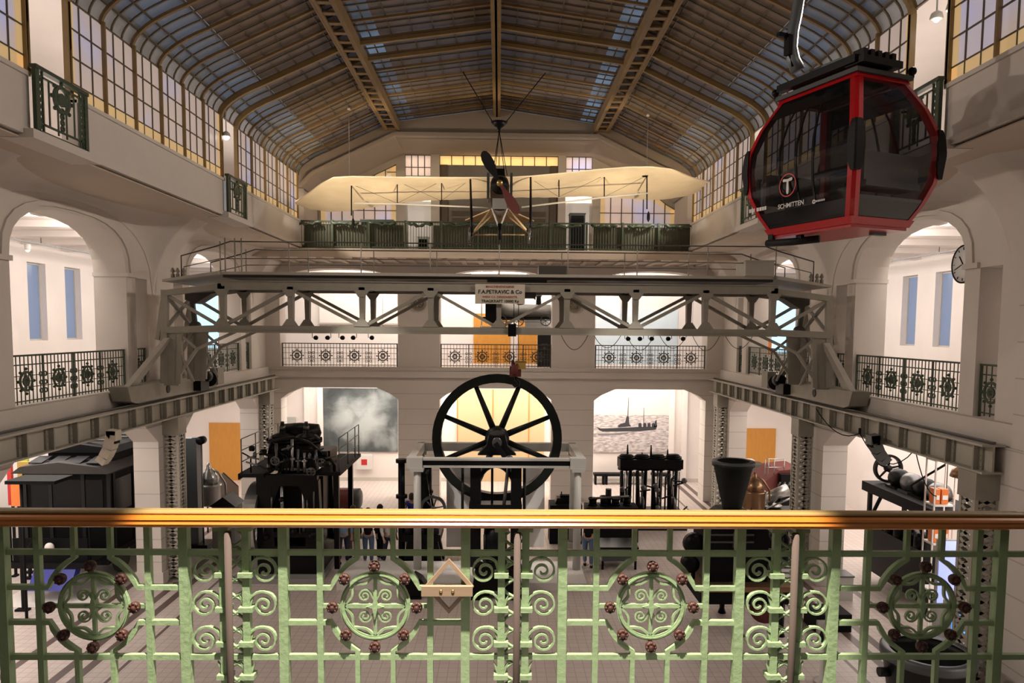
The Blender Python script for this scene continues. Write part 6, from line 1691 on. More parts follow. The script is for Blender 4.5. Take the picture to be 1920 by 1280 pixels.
t = thing('leaning_board', 'pale tan slanted information board in front of the orange door', 'sign', (PX(415,25.5), 25.5, 0)); mb = MB(); q = [P(388,936,25.5), P(418,885,25.5), P(447,912,25.5), P(447,940,25.5)]
mb.prism([(v.x,v.z) for v in q], 25.5, 25.56, 'Y'); mb.build('board', M['tan'], t); MB().bar(P(419,886,25.45), P(446,911,25.45), .03, .03).build('edge_strip', M['darkbrown'], t); x = q[1].x; MB().box(x+.02, x+.10, 25.57, 25.65, 0, q[1].z-.15).build('post', M['steeldk'], t)
# ---- motor on stand between the engine and the frame
t = thing('electric_motor', 'dark red and black round motor between the steam engine and the grey frame', 'motor', (PX(648,25), 25, 0)); q = P(646, 936, 25)
mb = MB(); mb.lathe([(.0001,-.45),(.30,-.45),(.40,-.3),(.40,.25),(.3,.4),(.0001,.42)], q, 'X', 22); mb.build('motor_body', M['darkred'], t)
MB().lathe([(.0001,0),(.34,0),(.36,.08),(.36,.3),(.25,.36),(.0001,.36)], q+Vector((.22,0,.03)), 'X', 20).build('winding_drum', M['slate'], t); MB().cbox((q.x,25,q.z-.52), 1.1, .7, .3).build('bed', M['black'], t); MB().box(q.x-.6, q.x+.6, 24.6, 25.4, 0, q.z-.65).build('plinth', M['plinth'], t)
# ---- triple expansion engine row in front of the warship mural
t3 = thing('marine_engine', 'black four cylinder marine engine in front of the warship mural', 'steam engine', (PX(1218,26), 26, 0)); Y = 26
a, b = P(1160, 855, Y), P(1276, 880, Y)
MB().box(a.x-.1, b.x+.1, Y-.75, Y+.75, 0, .5).build('bed_plate', M['black'], t3)
for i in range(4):
    x = a.x+(b.x-a.x)*(i+.5)/4; cy_ = MB(); flange_cyl(cy_, (x,Y,b.z), (x,Y,a.z), .27, 18, 1.12); cy_.lathe([(.27,0),(.2,.08),(.0001,.1)], (x,Y,a.z), 'Z', 16); c0 = cy_.build('cylinder', M['black'], t3)
    for s in (-1, 1): MB().tube([(x+s*.22,Y+.35*s,b.z+.02),(x+s*.2,Y+.5*s,.5)], [.06,.09], 8).build('column', M['black'], t3)
    MB().cyl((x,Y-.1,.8),(x,Y-.1,b.z), .035, n=8).build('piston_rod', M['steel'], t3)
    MB().lathe([(.06,-.08),(.3,-.06),(.3,.06),(.06,.08)], (x,Y-.1,.75), 'X', 16).build('crank', M['steeldk'], t3)
MB().box(a.x, b.x, Y-.38, Y+.3, b.z+.08, a.z-.06).build('steam_chest', M['black'], t3)
for px, py in ((1177,833),(1221,834),(1252,842),(1204,848)): q = P(px, py, Y); MB().tube([(q.x,Y,a.z-.1),(q.x,Y,q.z)], [.05,.02], 8).build('valve_stem', M['black'], t3)
for k in range(7): x = a.x+.15+k*.32; MB().cyl((x,Y-.45,.5),(x,Y-.45,b.z), .018, n=6).build('valve_rod', M['steeldk'], t3)
for i in range(18):
    x, z = rv.uniform(a.x, b.x), rv.uniform(.6, 1.9)
    if i % 3 == 0: MB().lathe([(.02,-.05),(.09,-.05),(.09,.05),(.02,.05)], (x,Y-.62,z), 'Y', 12).build('handwheel', M['steeldk'], t3)
    elif i % 3 == 1: MB().bar((x-.18,Y-.6,z),(x+.18,Y-.6,z+rv.uniform(-.25,.25)), .05, .05).build('link_rod', M['black'], t3)
    else: MB().tube([(x,Y-.58,.5),(x,Y-.58,z),(x+.14,Y-.5,z+.1)], .03, 6).build('pipe', M['black'], t3)
# dark models on a long dark table before it
t = thing('ship_model', 'small black ship shaped model on a dark table by the grey frame post', 'model', (PX(1064,24), 24, 0)); q = P(1064, 936, 24); 
MB().prism([(q.x-.42,q.z-.1),(q.x+.42,q.z-.1),(q.x+.44,q.z+.08),(q.x-.36,q.z+.08)], 23.8, 24.2, 'Y').build('hull', M['black'], t)
for dx in (-.2, .25): MB().cyl((q.x+dx,24,q.z+.08),(q.x+dx,24,q.z+.26), .02, n=6).build('mast', M['black'], t)
MB().box(q.x-.25, q.x+.2, 23.9, 24.1, q.z+.08, q.z+.16).build('deckhouse', M['black'], t)
zt_ = q.z-.105; MB().box(q.x-.6, q.x+.45, 23.6, 24.4, 0, zt_).build('table_box', M['blackm'], t)
t = thing('pump_model', 'low black pump machine on a long dark base in front of the marine engine', 'machine', (PX(1150,24), 24.2, 0)); xa, xb = PX(1102,24.2), PX(1200,24.2)
MB().box(xa, xb, 23.8, 24.6, 0, 1.15).build('base', M['blackm'], t); x = PX(1146, 24.2); MB().cyl((x,24.2,1.15),(x,24.2,PZ(915,24.2)), .10, n=12).build('air_vessel', M['black'], t)
mb = MB()
for k in range(4): flange_cyl(mb, (xa+.25+k*.38,24.2,1.15), (xa+.25+k*.38,24.2,1.40+.06*(k % 2)), .13, 12)
mb.build('pump_barrel', M['black'], t); MB().tube([(xa+.2,24,1.42),(xb-.3,24,1.5)], .04, 8).build('delivery_pipe', M['steeldk'], t)
t = thing('glass_table_case', 'low dark table case with a glass top beside the white plinth', 'display case', (PX(1165,21.5), 21.5, 0)); xa, xb = PX(1128,21.5), PX(1200,21.5)
MB().box(xa, xb, 21.0, 22.0, .62, .68).build('glass_top', M['tramglass'], t); MB().box(xa+.06, xb-.06, 21.06, 21.94, .25, .62).build('case_body', M['slate'], t)
for x in (xa+.08, xb-.08):
    for y in (21.08, 21.92): MB().box(x-.03, x+.03, y-.03, y+.03, 0, .25).build('leg', M['blackm'], t)
# ---- hopper machine on the right
hm = thing('hopper_machine', 'black mill machine with a large funnel hopper on a wooden table', 'machine', (5.6, 17, 0)); Y = 17.2
a, b = P(1338, 866, Y), P(1412, 866, Y); cxm = (a.x+b.x)/2; r = (b.x-a.x)/2; zt_ = a.z; zb0 = P(1375, 955, Y).z
fu = MB(); fu.lathe([(r*.46,zb0),(r*.52,zb0+.15),(r*.96,zt_-.10),(r*1.05,zt_-.08),(r*1.05,zt_),(r*.80,zt_+.01),(r*.45,zb0+.2)], (cxm,Y,0), 'Z', 30, cap=False); hop = fu.build('hopper', M['wheel'], hm)
MB().lathe([(r*.80,0),(r*.98,-.01),(r*1.06,0),(r*1.06,.05),(r*.80,.05)], (cxm,Y,zt_-.02), 'Z', 30, cap=False).build('rim', M['slate'], hop)
tb = 1.18; x0, x1 = P(1300,1100,Y-.4).x, P(1470,1100,Y-.4).x
MB().box(x0, x1, Y-.9, Y+.7, tb-.12, tb).build('table_top', M['copper'], hm, label='brown wooden table top')
MB().box(x0+.05, x1-.05, Y-.85, Y+.65, tb-.42, tb-.12).build('table_frame', M['blackm'], hm)
for x in (x0+1.0, x1-.2):
    for y in (Y-.8, Y+.6): MB().tube([(x,y,0),(x,y,.12),(x,y,tb-.4)], [.10,.06,.08], 10).build('leg', M['black'], hm)
bxa, bxb = P(1322,1000,Y-.5).x, P(1440,1000,Y-.5).x
mb = MB(); mb.box(bxa, bxb, Y-.55, Y+.5, tb, zb0-.35); mb.prism([(bxa,zb0-.35),(bxb,zb0-.35),(cxm+.28,zb0+.02),(cxm-.28,zb0+.02)], Y-.4, Y+.4, 'Y'); mb.build('mill_body', M['black'], hm)
mb = MB()
for z in (zb0-.45, zb0-.62, zb0-.95): mb.box(bxa+.1, bxb-.35, Y-.585, Y-.55, z-.02, z+.02)
mb.box((bxa+bxb)/2-.1, (bxa+bxb)/2-.06, Y-.59, Y-.55, zb0-.75, zb0-.4); mb.build('front_ribs', M['steeldk'], hm)
mb = MB(); mb.lathe([(.05,-.12),(.26,-.12),(.26,.12),(.05,.12)], (bxa-.18,Y-.3,zb0-.75), 'Y', 18); mb.lathe([(.04,-.12),(.2,-.12),(.2,.12),(.04,.12)], (bxa-.28,Y-.3,zb0-1.2), 'Y', 18); mb.cyl((bxa-.2,Y-.3,tb),(bxa-.2,Y-.3,tb+.35),.05); mb.build('feed_roller', M['black'], hm)
spoked(hm, (bxb+.42, Y-.2, zb0-.9), .46, .56, .12, 'Y', 6, 'steeldk', 'drive_wheel', spw=.06, hub=.1)
mb = MB(); mb.lathe([(.05,-.3),(.3,-.3),(.34,0),(.3,.3),(.05,.3)], (bxb+.35,Y+.2,zb0-1.35), 'X', 18); mb.tube([(bxb,Y-.3,zb0-.3),(bxb+.25,Y-.35,zb0-.12),(bxb+.5,Y-.35,zb0-.6),(bxb+.5,Y-.3,zb0-1.3)], .07, 8); mb.build('gear_train', M['black'], hm)
mb = MB()
for k in range(3): mb.box(bxb+.35, bxb+.8, Y-.5, Y-.1, tb+.1+k*.12, tb+.16+k*.12)
mb.build('pawl_stack', M['paper'], hm)
mb = MB(); mb.lathe([(.05,-.08),(.34,-.08),(.36,0),(.34,.08),(.05,.08)], (bxb-.05,Y-.6,tb-.6), 'Y', 22); mb.build('foot_wheel', M['darkred'], hm)
# steel fittings, tender and grey cabinet beyond
t = thing('steel_fitting', 'heap shaped polished steel casting beside the copper still', 'machine', (PX(1458,22.3), 22.3, 0)); q = P(1455, 925, 22.3)
mb = MB(); mb.tube([q+Vector((-.35,0,-.25)), q+Vector((0,0,0)), q+Vector((.35,0,.12))], [.22,.16,.20], 14); mb.build('bent_pipe', M['steel'], t)
MB().tube([q+Vector((-.4,-.3,-.4)), q+Vector((.5,-.3,.0))], .03, 8).build('lever', M['steel'], t); MB().lathe([(.05,0),(.3,0),(.32,.05),(.1,.1)], q+Vector((-.1,.1,-.42)), 'Z', 16).build('flange', M['steel'], t); MB().box(q.x-.5, q.x+.6, 22, 22.6, 0, q.z-.45).build('plinth', M['black'], t)
for k in range(4): mb = MB().cyl(q+Vector((.1+.15*k,.2,.1)), q+Vector((.2+.15*k,.2,.32)), .03, n=8); mb.build('stud', M['steeldk'], t)
Y = 26.5; t = thing('locomotive_tender', 'dark red and black locomotive tender with a steel handrail behind the still', 'locomotive', (PX(1472,Y), Y, 0))
xa, xb = PX(1441,Y), PX(1512,Y); q = [P(1441,905,Y), P(1462,882,Y), P(1512,878,Y)]
mb = MB(); mb.prism([(xa,.5),(xb,.5),(xb,q[2].z),(q[1].x,q[1].z),(xa,q[0].z)], Y, Y+1.6, 'Y'); mb.build('tender_body', M['darkred'], t); MB().box(PX(1468,Y), xb+.05, Y-.3, Y+1.4, .4, PZ(884,Y)).build('boiler_front', M['black'], t)
fence_rail(t, [(xa+.05,Y+.05),(PX(1450,Y),Y+.05),(PX(1461,Y),Y+.05),(PX(1480,Y),Y+.05)], PZ(890,Y), .62, 'steel', 2)
for x in (xa+.35, xb-.35): MB().lathe([(.3,-.08),(.48,-.08),(.48,.08),(.3,.08)], (x,Y-.1,.48), 'Y', 20).lathe([(.0001,-.05),(.3,-.04),(.3,.04),(.0001,.05)], (x,Y-.1,.48), 'Y', 16).build('wheel', M['black'], t)
t = thing('grey_cabinet', 'slate grey metal cabinet behind the funnel hopper in front of the orange door', 'cabinet', (PX(1424,30.6), 30.6, 0)); Y = 30.6; xa, xb = PX(1405,Y), PX(1443,Y)
MB().box(xa, xb, Y, Y+.8, 0, PZ(871,Y)).build('cabinet_body', M['slate'], t); MB().box(xa-.02, xb+.02, Y-.02, Y+.82, PZ(871,Y), PZ(869,Y)).build('lid', M['slate'], t); MB().box(xa+.06, xb-.06, Y-.015, Y, .15, PZ(876,Y)).build('front_door', M['steeldk'], t); MB().box(PX(1402,Y), PX(1424,Y), Y+.1, Y+.5, PZ(869,Y), PZ(861,Y)).build('box', M['plinth'], t)
# ---- long engine on a tall black stand at the right
Y0_, Y1_ = 17.3, 20.8; X0 = 10.55; zt_ = 2.72
t = thing('engine_stand', 'tall black stand carrying a row of small engines on the clock side', 'machine', (X0+.5, 19, 0))
MB().box(X0-.1, X0+1.15, Y0_, Y1_, zt_-.26, zt_).build('deck_beam', M['blackm'], t)
for x in (X0, X0+1.0):
    for y in (Y0_+.3, Y1_-.3): MB().box(x-.05, x+.05, y-.05, y+.05, 0, zt_-.26).build('leg', M['black'], t)
for y in (Y1_-.3, Y0_+.3): MB().tube([(X0,y-.6 if y > 19 else y+.6,zt_-.26),(X0,y-.25 if y > 19 else y+.25,zt_-.75),(X0,y,zt_-1.0)], .05, 8).build('corner_brace', M['black'], t)
MB().box(X0-.02, X0+1.1, Y0_+.5, Y1_-.5, .25, 1.55).build('lower_engine', M['black'], t)
for k in range(5): MB().lathe([(.08,0),(.16,.03),(.16,.3),(.06,.38)], (X0+.1,Y0_+.8+k*.48,1.55), 'Z', 12).build('cylinder', M['black'], t)
spoked(t, (X0+.45, Y1_-.35, zt_+.42), .33, .40, .12, 'Y', 5, 'black', 'flywheel', spw=.06, hub=.1)
for k in range(4):
    y = Y1_-.95-k*.62; g_ = MB(); g_.lathe([(.0001,-.26),(.18,-.26),(.26,-.12),(.26,.12),(.18,.26),(.0001,.26)], (X0+.45,y,zt_+.26), 'Y', 16); g_.cbox((X0+.45,y,zt_+.03), .5, .5, .06); g_.lathe([(.03,-.34),(.14,-.34),(.14,-.28),(.03,-.28)], (X0+.45,y,zt_+.26), 'Y', 12); g_.build('dynamo', M['steeldk' if k % 2 else 'black'], t)
MB().tube([(X0+.3,Y0_+.2,zt_),(X0+.3,Y0_+.2,zt_+1.1)], .025, 8).build('upright_rod', M['black'], t); MB().tube([(X0+.3,Y0_+.2,zt_+1.1),(X0+.0,Y0_+1.2,zt_+.35)], .03, 8).build('crank_lever', M['black'], t)
# cables hung under the right crane beam
pts = []; 
for (xa, ya), (xb, yb), dz in (((1530,765),(1612,812),.35),((1612,812),(1716,842),.62),((1716,842),(1756,930),.3)):
    for k in range(9):
        f = k/8; q = P(xa+(xb-xa)*f, ya+(yb-ya)*f, 17.6-2.4*(xa-1530+(xb-xa)*f)/230); q.z -= dz*4*f*(1-f)*.8; pts.append(q)
cb_ = thing('hanging_cable', 'slack dark cable looping below the crane beam on the clock side', 'cable', pts[0]); MB().tube(pts, .012, 5).build('cable', M['blackm'], cb_)
for q in (pts[8], pts[17]): MB().tube([q+Vector((0,0,-.02)), (q.x,q.y,q.z+.12)], .03, 6).build('cable_clip', M['blackm'], cb_)
# ---- shelf, lamp, glass cylinder, screens at the right edge
Y = 16.5; t = thing('display_rack', 'white display rack with red boxes under the crane beam beside the glass cylinder', 'shelf', (PX(1790,Y), Y, 0)); xa, xb = PX(1768,Y), PX(1806,Y)
for z in (1.0, 2.1, 3.0, PZ(862,Y)): MB().box(xa, xb, Y, Y+.4, z, z+.04).build('shelf_board', M['plinth'], t)
for x in (xa, xb):
    for y in (Y+.015, Y+.385): MB().box(x-.015, x+.015, y-.015, y+.015, 0, PZ(858,Y)).build('upright', M['plinth'], t)
for i, (px0, px1, z) in enumerate(((1772,1781,3.05),(1784,1797,3.05),(1773,1786,2.15),(1790,1801,2.15))):
    tt = thing('storage_box', ('small red box high on the white rack','wide red box high on the white rack','red box low on the white rack, nearer the engine stand','red box low on the white rack, nearer the glass cylinder')[i], 'box', (PX(px0,Y), Y+.2, z), 0, 'red boxes on the white rack'); MB().box(PX(px0,Y), PX(px1,Y), Y+.06, Y+.3, z, z+.34).build('carton', M['orange'], tt); MB().box(PX(px0,Y)+.02, PX(px1,Y)-.02, Y+.05, Y+.06, z+.1, z+.2).build('carton_label', M['paper'], tt)
Y = 15.6; q = P(1820, 893, Y); t = thing('floor_lamp', 'brown dome lamp on a thin stem beside the white rack', 'lamp', (q.x, Y, 0)); MB().lathe([(.40,-.02),(.36,.12),(.2,.26),(.05,.30),(.0001,.31)], q, 'Z', 20).build('shade', M['copper'], t); MB().cyl((q.x,Y,0),(q.x,Y,q.z+.1), .025, n=8).build('stem', M['blackm'], t); MB().lathe([(.0001,0),(.25,0),(.25,.04),(.05,.06)], (q.x,Y,0), 'Z', 16).build('foot', M['blackm'], t)
Y = 14.6; q = P(1836, 925, Y); t = thing('glass_cylinder', 'tall grey glass cylinder vessel below the brown lamp', 'vessel', (q.x, Y, 0)); m_, *_r = glass_mat('greenish cylinder glass', (.75,.8,.76), .45, body=(.4,.42,.4), rough=.1); M['cylglass'] = m_
MB().lathe([(.20,0),(.20,.75),(.17,.85)], (q.x,Y,q.z-.5), 'Z', 24).build('glass', M['cylglass'], t); MB().lathe([(.17,.85),(.2,.86),(.2,.92),(.0001,.95)], (q.x,Y,q.z-.5), 'Z', 24).build('lid', M['steel'], t); MB().cyl((q.x,Y,0),(q.x,Y,q.z-.5), .22, n=20).build('pedestal', M['plinth'], t)
for lab, px0, px1, py0, py1, Y, m in (('tall lilac lit panel below the engine stand',1782,1822,1012,1130,15.4,'lilac'),('lilac lit panel beside the lattice column at the wall pilaster',1830,1862,1030,1090,14.9,'lilac')):
    xa, xb = PX(px0,Y), PX(px1,Y); t = thing('lit_display_board', lab, 'display', ((xa+xb)/2,Y,0)); MB().box(xa, xb, Y-.02, Y, max(.1,PZ(py1,Y)), PZ(py0,Y)).build('lit_surface', M[m], t); MB().box(xa-.03, xb+.03, Y, Y+.08, 0, PZ(py0,Y)+.03).build('housing', M['greyframe'], t)
Y = 14.2; t = thing('lit_screen', 'bright blue lit screen low beside the lattice column', 'display', (PX(1832,Y), Y, 0)); xa, xb = PX(1812,Y), PX(1850,Y); MB().box(xa, xb, Y-.03, Y-.01, .95, 1.55).build('lit_surface', M['cyan'], t); MB().box(xa-.03, xb+.03, Y-.01, Y+.25, 0, 1.6).build('housing', M['greyframe'], t)
t = thing('office_chair', 'black chair in front of the bright blue screen', 'chair', (PX(1845,13.6), 13.6, 0)); x = PX(1846, 13.6)
MB().box(x-.22, x+.22, 13.4, 13.8, .42, .5).build('seat', M['blackm'], t); MB().box(x+.18, x+.24, 13.4, 13.8, .5, 1.15).build('backrest', M['blackm'], t); MB().cyl((x,13.6,.08),(x,13.6,.42), .03, n=8).build('stem', M['steeldk'], t)
for k in range(5): MB().bar((x,13.6,.08),(x+.26*math.cos(k*2*PI/5),13.6+.26*math.sin(k*2*PI/5),.03), .04, .04).build('foot_arm', M['blackm'], t)
t = thing('pedestal_box', 'small grey box pedestal on the floor beside the pier on the clock side', 'box', (PX(1602,19.5), 19.5, 0)); xa, xb = PX(1590,18.6), PX(1620,18.6); MB().box(xa, xb, 18.6, 19.1, 0, .62).build('pedestal', M['greyframe'], t); MB().box(xa-.02, xb+.02, 18.58, 19.12, .62, .66).build('top', M['slate'], t)
t = thing('floor_unit', 'low black floor unit on the dark floor stripes', 'box', (PX(1590,16.8), 16.8, 0)); xa, xb = PX(1548,16.7), PX(1616,16.7); MB().box(xa, xb, 16.6, 17.3, 0, .42).build('unit_body', M['blackm'], t); MB().box(xa, xa+.35, 16.5, 16.6, 0, .3).build('step', M['greyframe'], t)
# big black crucible pot near the railing
Y = 12.2; q = P(1740, 1222, Y); r = 82*SC(Y)
t = thing('crucible', 'huge black crucible pot with grey rim standing on the floor below the railing', 'pot', (q.x, Y, 0)); h = q.z
MB().lathe([(r*.62,0),(r*.70,.06),(r*.97,h-.16),(r*1.0,h-.14),(r*1.0,h),(r*.86,h),(r*.84,h-.1),(r*.55,.2),(.0001,.18)], (q.x,Y,0), 'Z', 36).build('pot_body', M['wheel'], t)
MB().lathe([(r*.84,0),(r*1.01,0),(r*1.04,.03),(r*1.04,.16),(r*.99,.18),(r*.84,.16)], (q.x,Y,h-.13), 'Z', 36, cap=False).build('rim', M['slate'], t)
for s in (-1, 1): MB().cyl((q.x+s*r*.9,Y,h-.35),(q.x+s*(r+.12),Y,h-.35), .08, n=12).build('trunnion', M['wheel'], t)
t = thing('bollard', 'white slim bollard with black top on the floor stripes below the railing', 'bollard', (PX(1567,14.2), 14.2, 0)); x = PX(1567, 14.2)
MB().lathe([(.16,0),(.16,.04),(.06,.1),(.055,.75),(.03,.8)], (x,14.2,0), 'Z', 16).build('post', M['plinth'], t); MB().lathe([(.03,.8),(.07,.84),(.08,.95),(.05,1.05),(.0001,1.07)], (x,14.2,0), 'Z', 14).build('head', M['black'], t)
# small black valve exhibit and seal ring lying on the white plinth
t = thing('metal_casting', 'black angular casting lying at the plinth edge below the wooden plaque', 'exhibit', (PX(785,19), 18.9, 0)); x = PX(780, 18.9)
MB().prism([(x-.28,.35),(x-.05,.62),(x+.15,.5),(x+.3,.28),(x+.12,0),(x-.12,0)], 18.7, 19.1, 'Y').build('casting', M['black'], t); MB().box(x-.15, x+.15, 18.65, 19.15, 0, .05).build('foot', M['black'], t)
t = thing('pump_housing', 'black arched pump housing on the floor before the flywheel engine', 'exhibit', (PX(925,19), 18.9, 0)); xa, xb = PX(885,18.8), PX(985,18.8)
mb = MB(); mb.prism([(xa,0),(xa+.4,0),(xa+.55,.25),(xb-.55,.25),(xb-.4,0),(xb,0),(xb-.1,.75),(xb-.4,.85),(xa+.4,.85),(xa+.1,.75)], 18.6, 19.1, 'Y'); mb.build('housing', M['black'], t)
for s in (xa+.2, xb-.2): MB().lathe([(.06,0),(.14,0),(.14,.12),(.06,.16)], (s,18.85,.78), 'Z', 12).build('flange', M['black'], t)
# ------------------------------------------------------------------ visitors on the ground floor
def skin_mesh(name, verts, edges, radii, m, parent, root=0, sub=2):
    me = bpy.data.meshes.new(name); me.from_pydata([tuple(v) for v in verts], edges, [])
    ob = bpy.data.objects.new(name, me); COL.objects.link(ob)
    md = ob.modifiers.new('skin', 'SKIN'); md.use_smooth_shade = True
    sd = ob.modifiers.new('sub', 'SUBSURF'); sd.levels = sub; sd.render_levels = sub
    for i, v in enumerate(me.skin_vertices[0].data):
        r = radii[i]; v.radius = (r, r) if not isinstance(r, tuple) else r
        v.use_root = (i == root)
    dg = bpy.context.evaluated_depsgraph_get(); dg.update()
    nm = bpy.data.meshes.new_from_object(ob.evaluated_get(dg))
    COL.objects.unlink(ob); bpy.data.objects.remove(ob)
    nm.materials.clear(); nm.materials.append(m)
    for p in nm.polygons: p.use_smooth = True
    o = bpy.data.objects.new(name, nm); COL.objects.link(o); o.parent = parent
    return o
def make_person(x, y, rot, label, top, legs, hair, h=1.72, stride=.10, arms=0, longcoat=False):
    k = h/1.75
    t = thing('person', label, 'person', (x, y, 0), rot, 'visitors on the ground floor')
    hip, kn, an = .93*k, .50*k, .09*k
    V = [(0,0,hip+.04),(0,.0,1.12*k),(0,.01,1.32*k),(0,.01,1.44*k),(0,-.005,1.52*k),(0,-.015,1.60*k),(0,-.02,1.70*k)]
    Rr = [(.135,.105),(.125,.095),(.150,.105),(.12,.085),.055,(.078,.092),(.07,.08)]
    E = [(i,i+1) for i in range(6)]
    def limb(start, pts, rs):
        pr = start
        for p, r in zip(pts, rs): V.append(p); Rr.append(r); E.append((pr, len(V)-1)); pr = len(V)-1
        return pr
    ends = []
    for s in (-1, 1):
        st = s*stride
        limb(0, [(s*.095,0,hip-.06),(s*.10,-st*.5-.015,kn),(s*.10,-st*.6+.02,an),(s*.105,-st*.6-.11,.045)], [.085*k,.055*k,.04*k,.035])
        fwd = {0:(.02,.0), 1:(-.16,-.18), 2:(-.05,-.25)}[arms]
        el = (s*.245,.02+fwd[0]*.3,1.15*k); wr = (s*.235 if arms == 0 else s*.14, -.05+fwd[1], .90*k if arms == 0 else 1.12*k)
        w_i = limb(3, [(s*.17,.01,1.43*k), el, wr], [.062*k,.042*k,.03*k])
        hd = (wr[0], wr[1]-.03, wr[2]-.07 if arms == 0 else wr[2]+.03)
        p_i = limb(w_i, [hd], [.030]); 
        ends.append((p_i, hd, s))
    for p_i, hd, s in ends:                                     # five fingers each
        for f in range(4):
            limb(p_i, [(hd[0]+(f-1.5)*.017, hd[1]-.02, hd[2]-.05), (hd[0]+(f-1.5)*.019, hd[1]-.04, hd[2]-.085+abs(f-1.3)*.008)], [.009,.008])
        limb(p_i, [(hd[0]-s*.035, hd[1]-.03, hd[2]-.02), (hd[0]-s*.045, hd[1]-.045, hd[2]-.045)], [.010,.008])
    body = skin_mesh('body', V, E, Rr, M['skin'], t)
    # face: nose, eyes, ears, mouth
    f = MB(); f.sphere((0,-.112,1.615*k), .016, 8, sy=1.2, sz=1.3)
    for s in (-1, 1): f.sphere((s*.082,-.01,1.62*k), .022, 8, sx=.4, sz=1.2)
    f.build('nose_and_ears', M['skin'], t, local=True)
    e = MB()
    for s in (-1, 1): e.sphere((s*.032,-.100,1.645*k), .010, 8)
    e.box(-.025,.025,-.112,-.098,1.568*k,1.574*k); e.build('eyes_and_mouth', M['blackm'], t, local=True)
    hb = MB(); hb.grid(lambda i, j: (.093*math.cos(2*PI*i)*math.cos(j*PI/2), .005+.108*math.sin(2*PI*i)*math.cos(j*PI/2)*(1 if math.sin(2*PI*i) > 0 else .82), 1.655*k+.105*math.sin(j*PI/2)), 18, 6)
    hb.grid(lambda i, j: (.092*math.cos(PI*i), .01+.105*math.sin(PI*i), 1.66*k-.11*j), 14, 4); hb.build('hair', M[hair], t, local=True)
    # clothes grown on the same skeleton, a little wider
    tv = [(0,0,hip-(.32 if longcoat else .02)),(0,0,hip+.06),(0,0,1.12*k),(0,.01,1.32*k),(0,.01,1.43*k),(0,0,1.485*k)]
    tr_ = [(.165,.13) if longcoat else (.15,.12),(.150,.118),(.145,.112),(.168,.122),(.13,.10),(.07,.07)]
    te = [(i,i+1) for i in range(5)]
    for s in (-1, 1):
        fwd = {0:(.02,.0), 1:(-.16,-.18), 2:(-.05,-.25)}[arms]
        pts = [(s*.175,.01,1.43*k),(s*.245,.02+fwd[0]*.3,1.15*k),(s*.236 if arms == 0 else s*.16,-.045+fwd[1]*.9,.94*k if arms == 0 else 1.125*k)]
        pr = 4
        for p, r in zip(pts, (.075,.058,.045)): tv.append(p); tr_.append(r); te.append((pr, len(tv)-1)); pr = len(tv)-1
    skin_mesh('jacket', tv, te, tr_, M[top], t)
    lv = [(0,0,hip+.06)]; lr = [(.142,.112)]; le = []
    for s in (-1, 1):
        st = s*stride; pr = 0
        for p, r in zip([(s*.095,0,hip-.08),(s*.10,-st*.5-.015,kn),(s*.10,-st*.6+.015,an+.03)], (.102*k,.072*k,.06*k)): lv.append(p); lr.append(r); le.append((pr, len(lv)-1)); pr = len(lv)-1
    skin_mesh('trousers', lv, le, lr, M[legs], t)
    for s in (-1, 1):
        st = s*stride; sh = MB(); sh.sphere((s*.103,-st*.6-.045,.045), .05, 12, sx=.95, sy=2.5, sz=.9); sh.build('shoe', M['blackm'], t, local=True)
    return t
M['jeans'] = mat('blue jeans', (.10,.15,.25), .8, var=.2); M['navyc'] = mat('navy cloth', (.02,.025,.06), .8); M['beigec'] = mat('beige cloth', (.48,.36,.28), .8, var=.2)
M['denimc'] = mat('pale denim cloth', (.22,.32,.45), .8, var=.2); M['redc'] = mat('dark red cloth', (.25,.03,.03), .8); M['bluec'] = mat('royal blue cloth', (.02,.03,.28), .8)
M['greyc'] = mat('grey cloth', (.33,.32,.32), .8); M['hairdk'] = mat('dark brown hair', (.03,.02,.014), .7); M['hairlt'] = mat('light brown hair', (.16,.10,.05), .7); M['whitec'] = mat('off white cloth', (.65,.62,.58), .8)
PY = 21.7
def pp(px, py=PY): return PX(px, py)
make_person(PX(640,21.5), 21.5, .4, 'person in pale denim jacket and dark trousers nearest the steam engine', 'denimc', 'navyc', 'hairdk', 1.68, .12)
make_person(PX(659,22.1), 22.1, -.3, 'person in beige coat beside the denim jacket', 'beigec', 'beigec', 'hairlt', 1.62, .06, 0, True)
make_person(PX(688,21.5), 21.5, PI, 'person in black jacket and blue jeans seen from behind', 'blackm', 'jeans', 'hairdk', 1.70, .05)
make_person(PX(711,22.1), 22.1, PI-.5, 'person in long black coat beside the blue jeans', 'blackm', 'blackm', 'hairdk', 1.66, .08, 0, True)
make_person(PX(727,21.5), 21.5, .8, 'person in off white top and navy trousers', 'whitec', 'navyc', 'hairlt', 1.66, .14)
make_person(PX(756,22.6), 22.6, .2, 'person in dark red jacket and grey trousers', 'redc', 'greyc', 'hairdk', 1.62, .06)
make_person(PX(771,23.8), 23.8, PI+.3, 'person in royal blue jacket by the small pump engine', 'bluec', 'blackm', 'hairdk', 1.62, .05)
make_person(PX(1109,21.3), 21.3, PI-.2, 'person in black jacket and blue jeans walking beside the glass table case', 'blackm', 'jeans', 'hairdk', 1.70, .16)
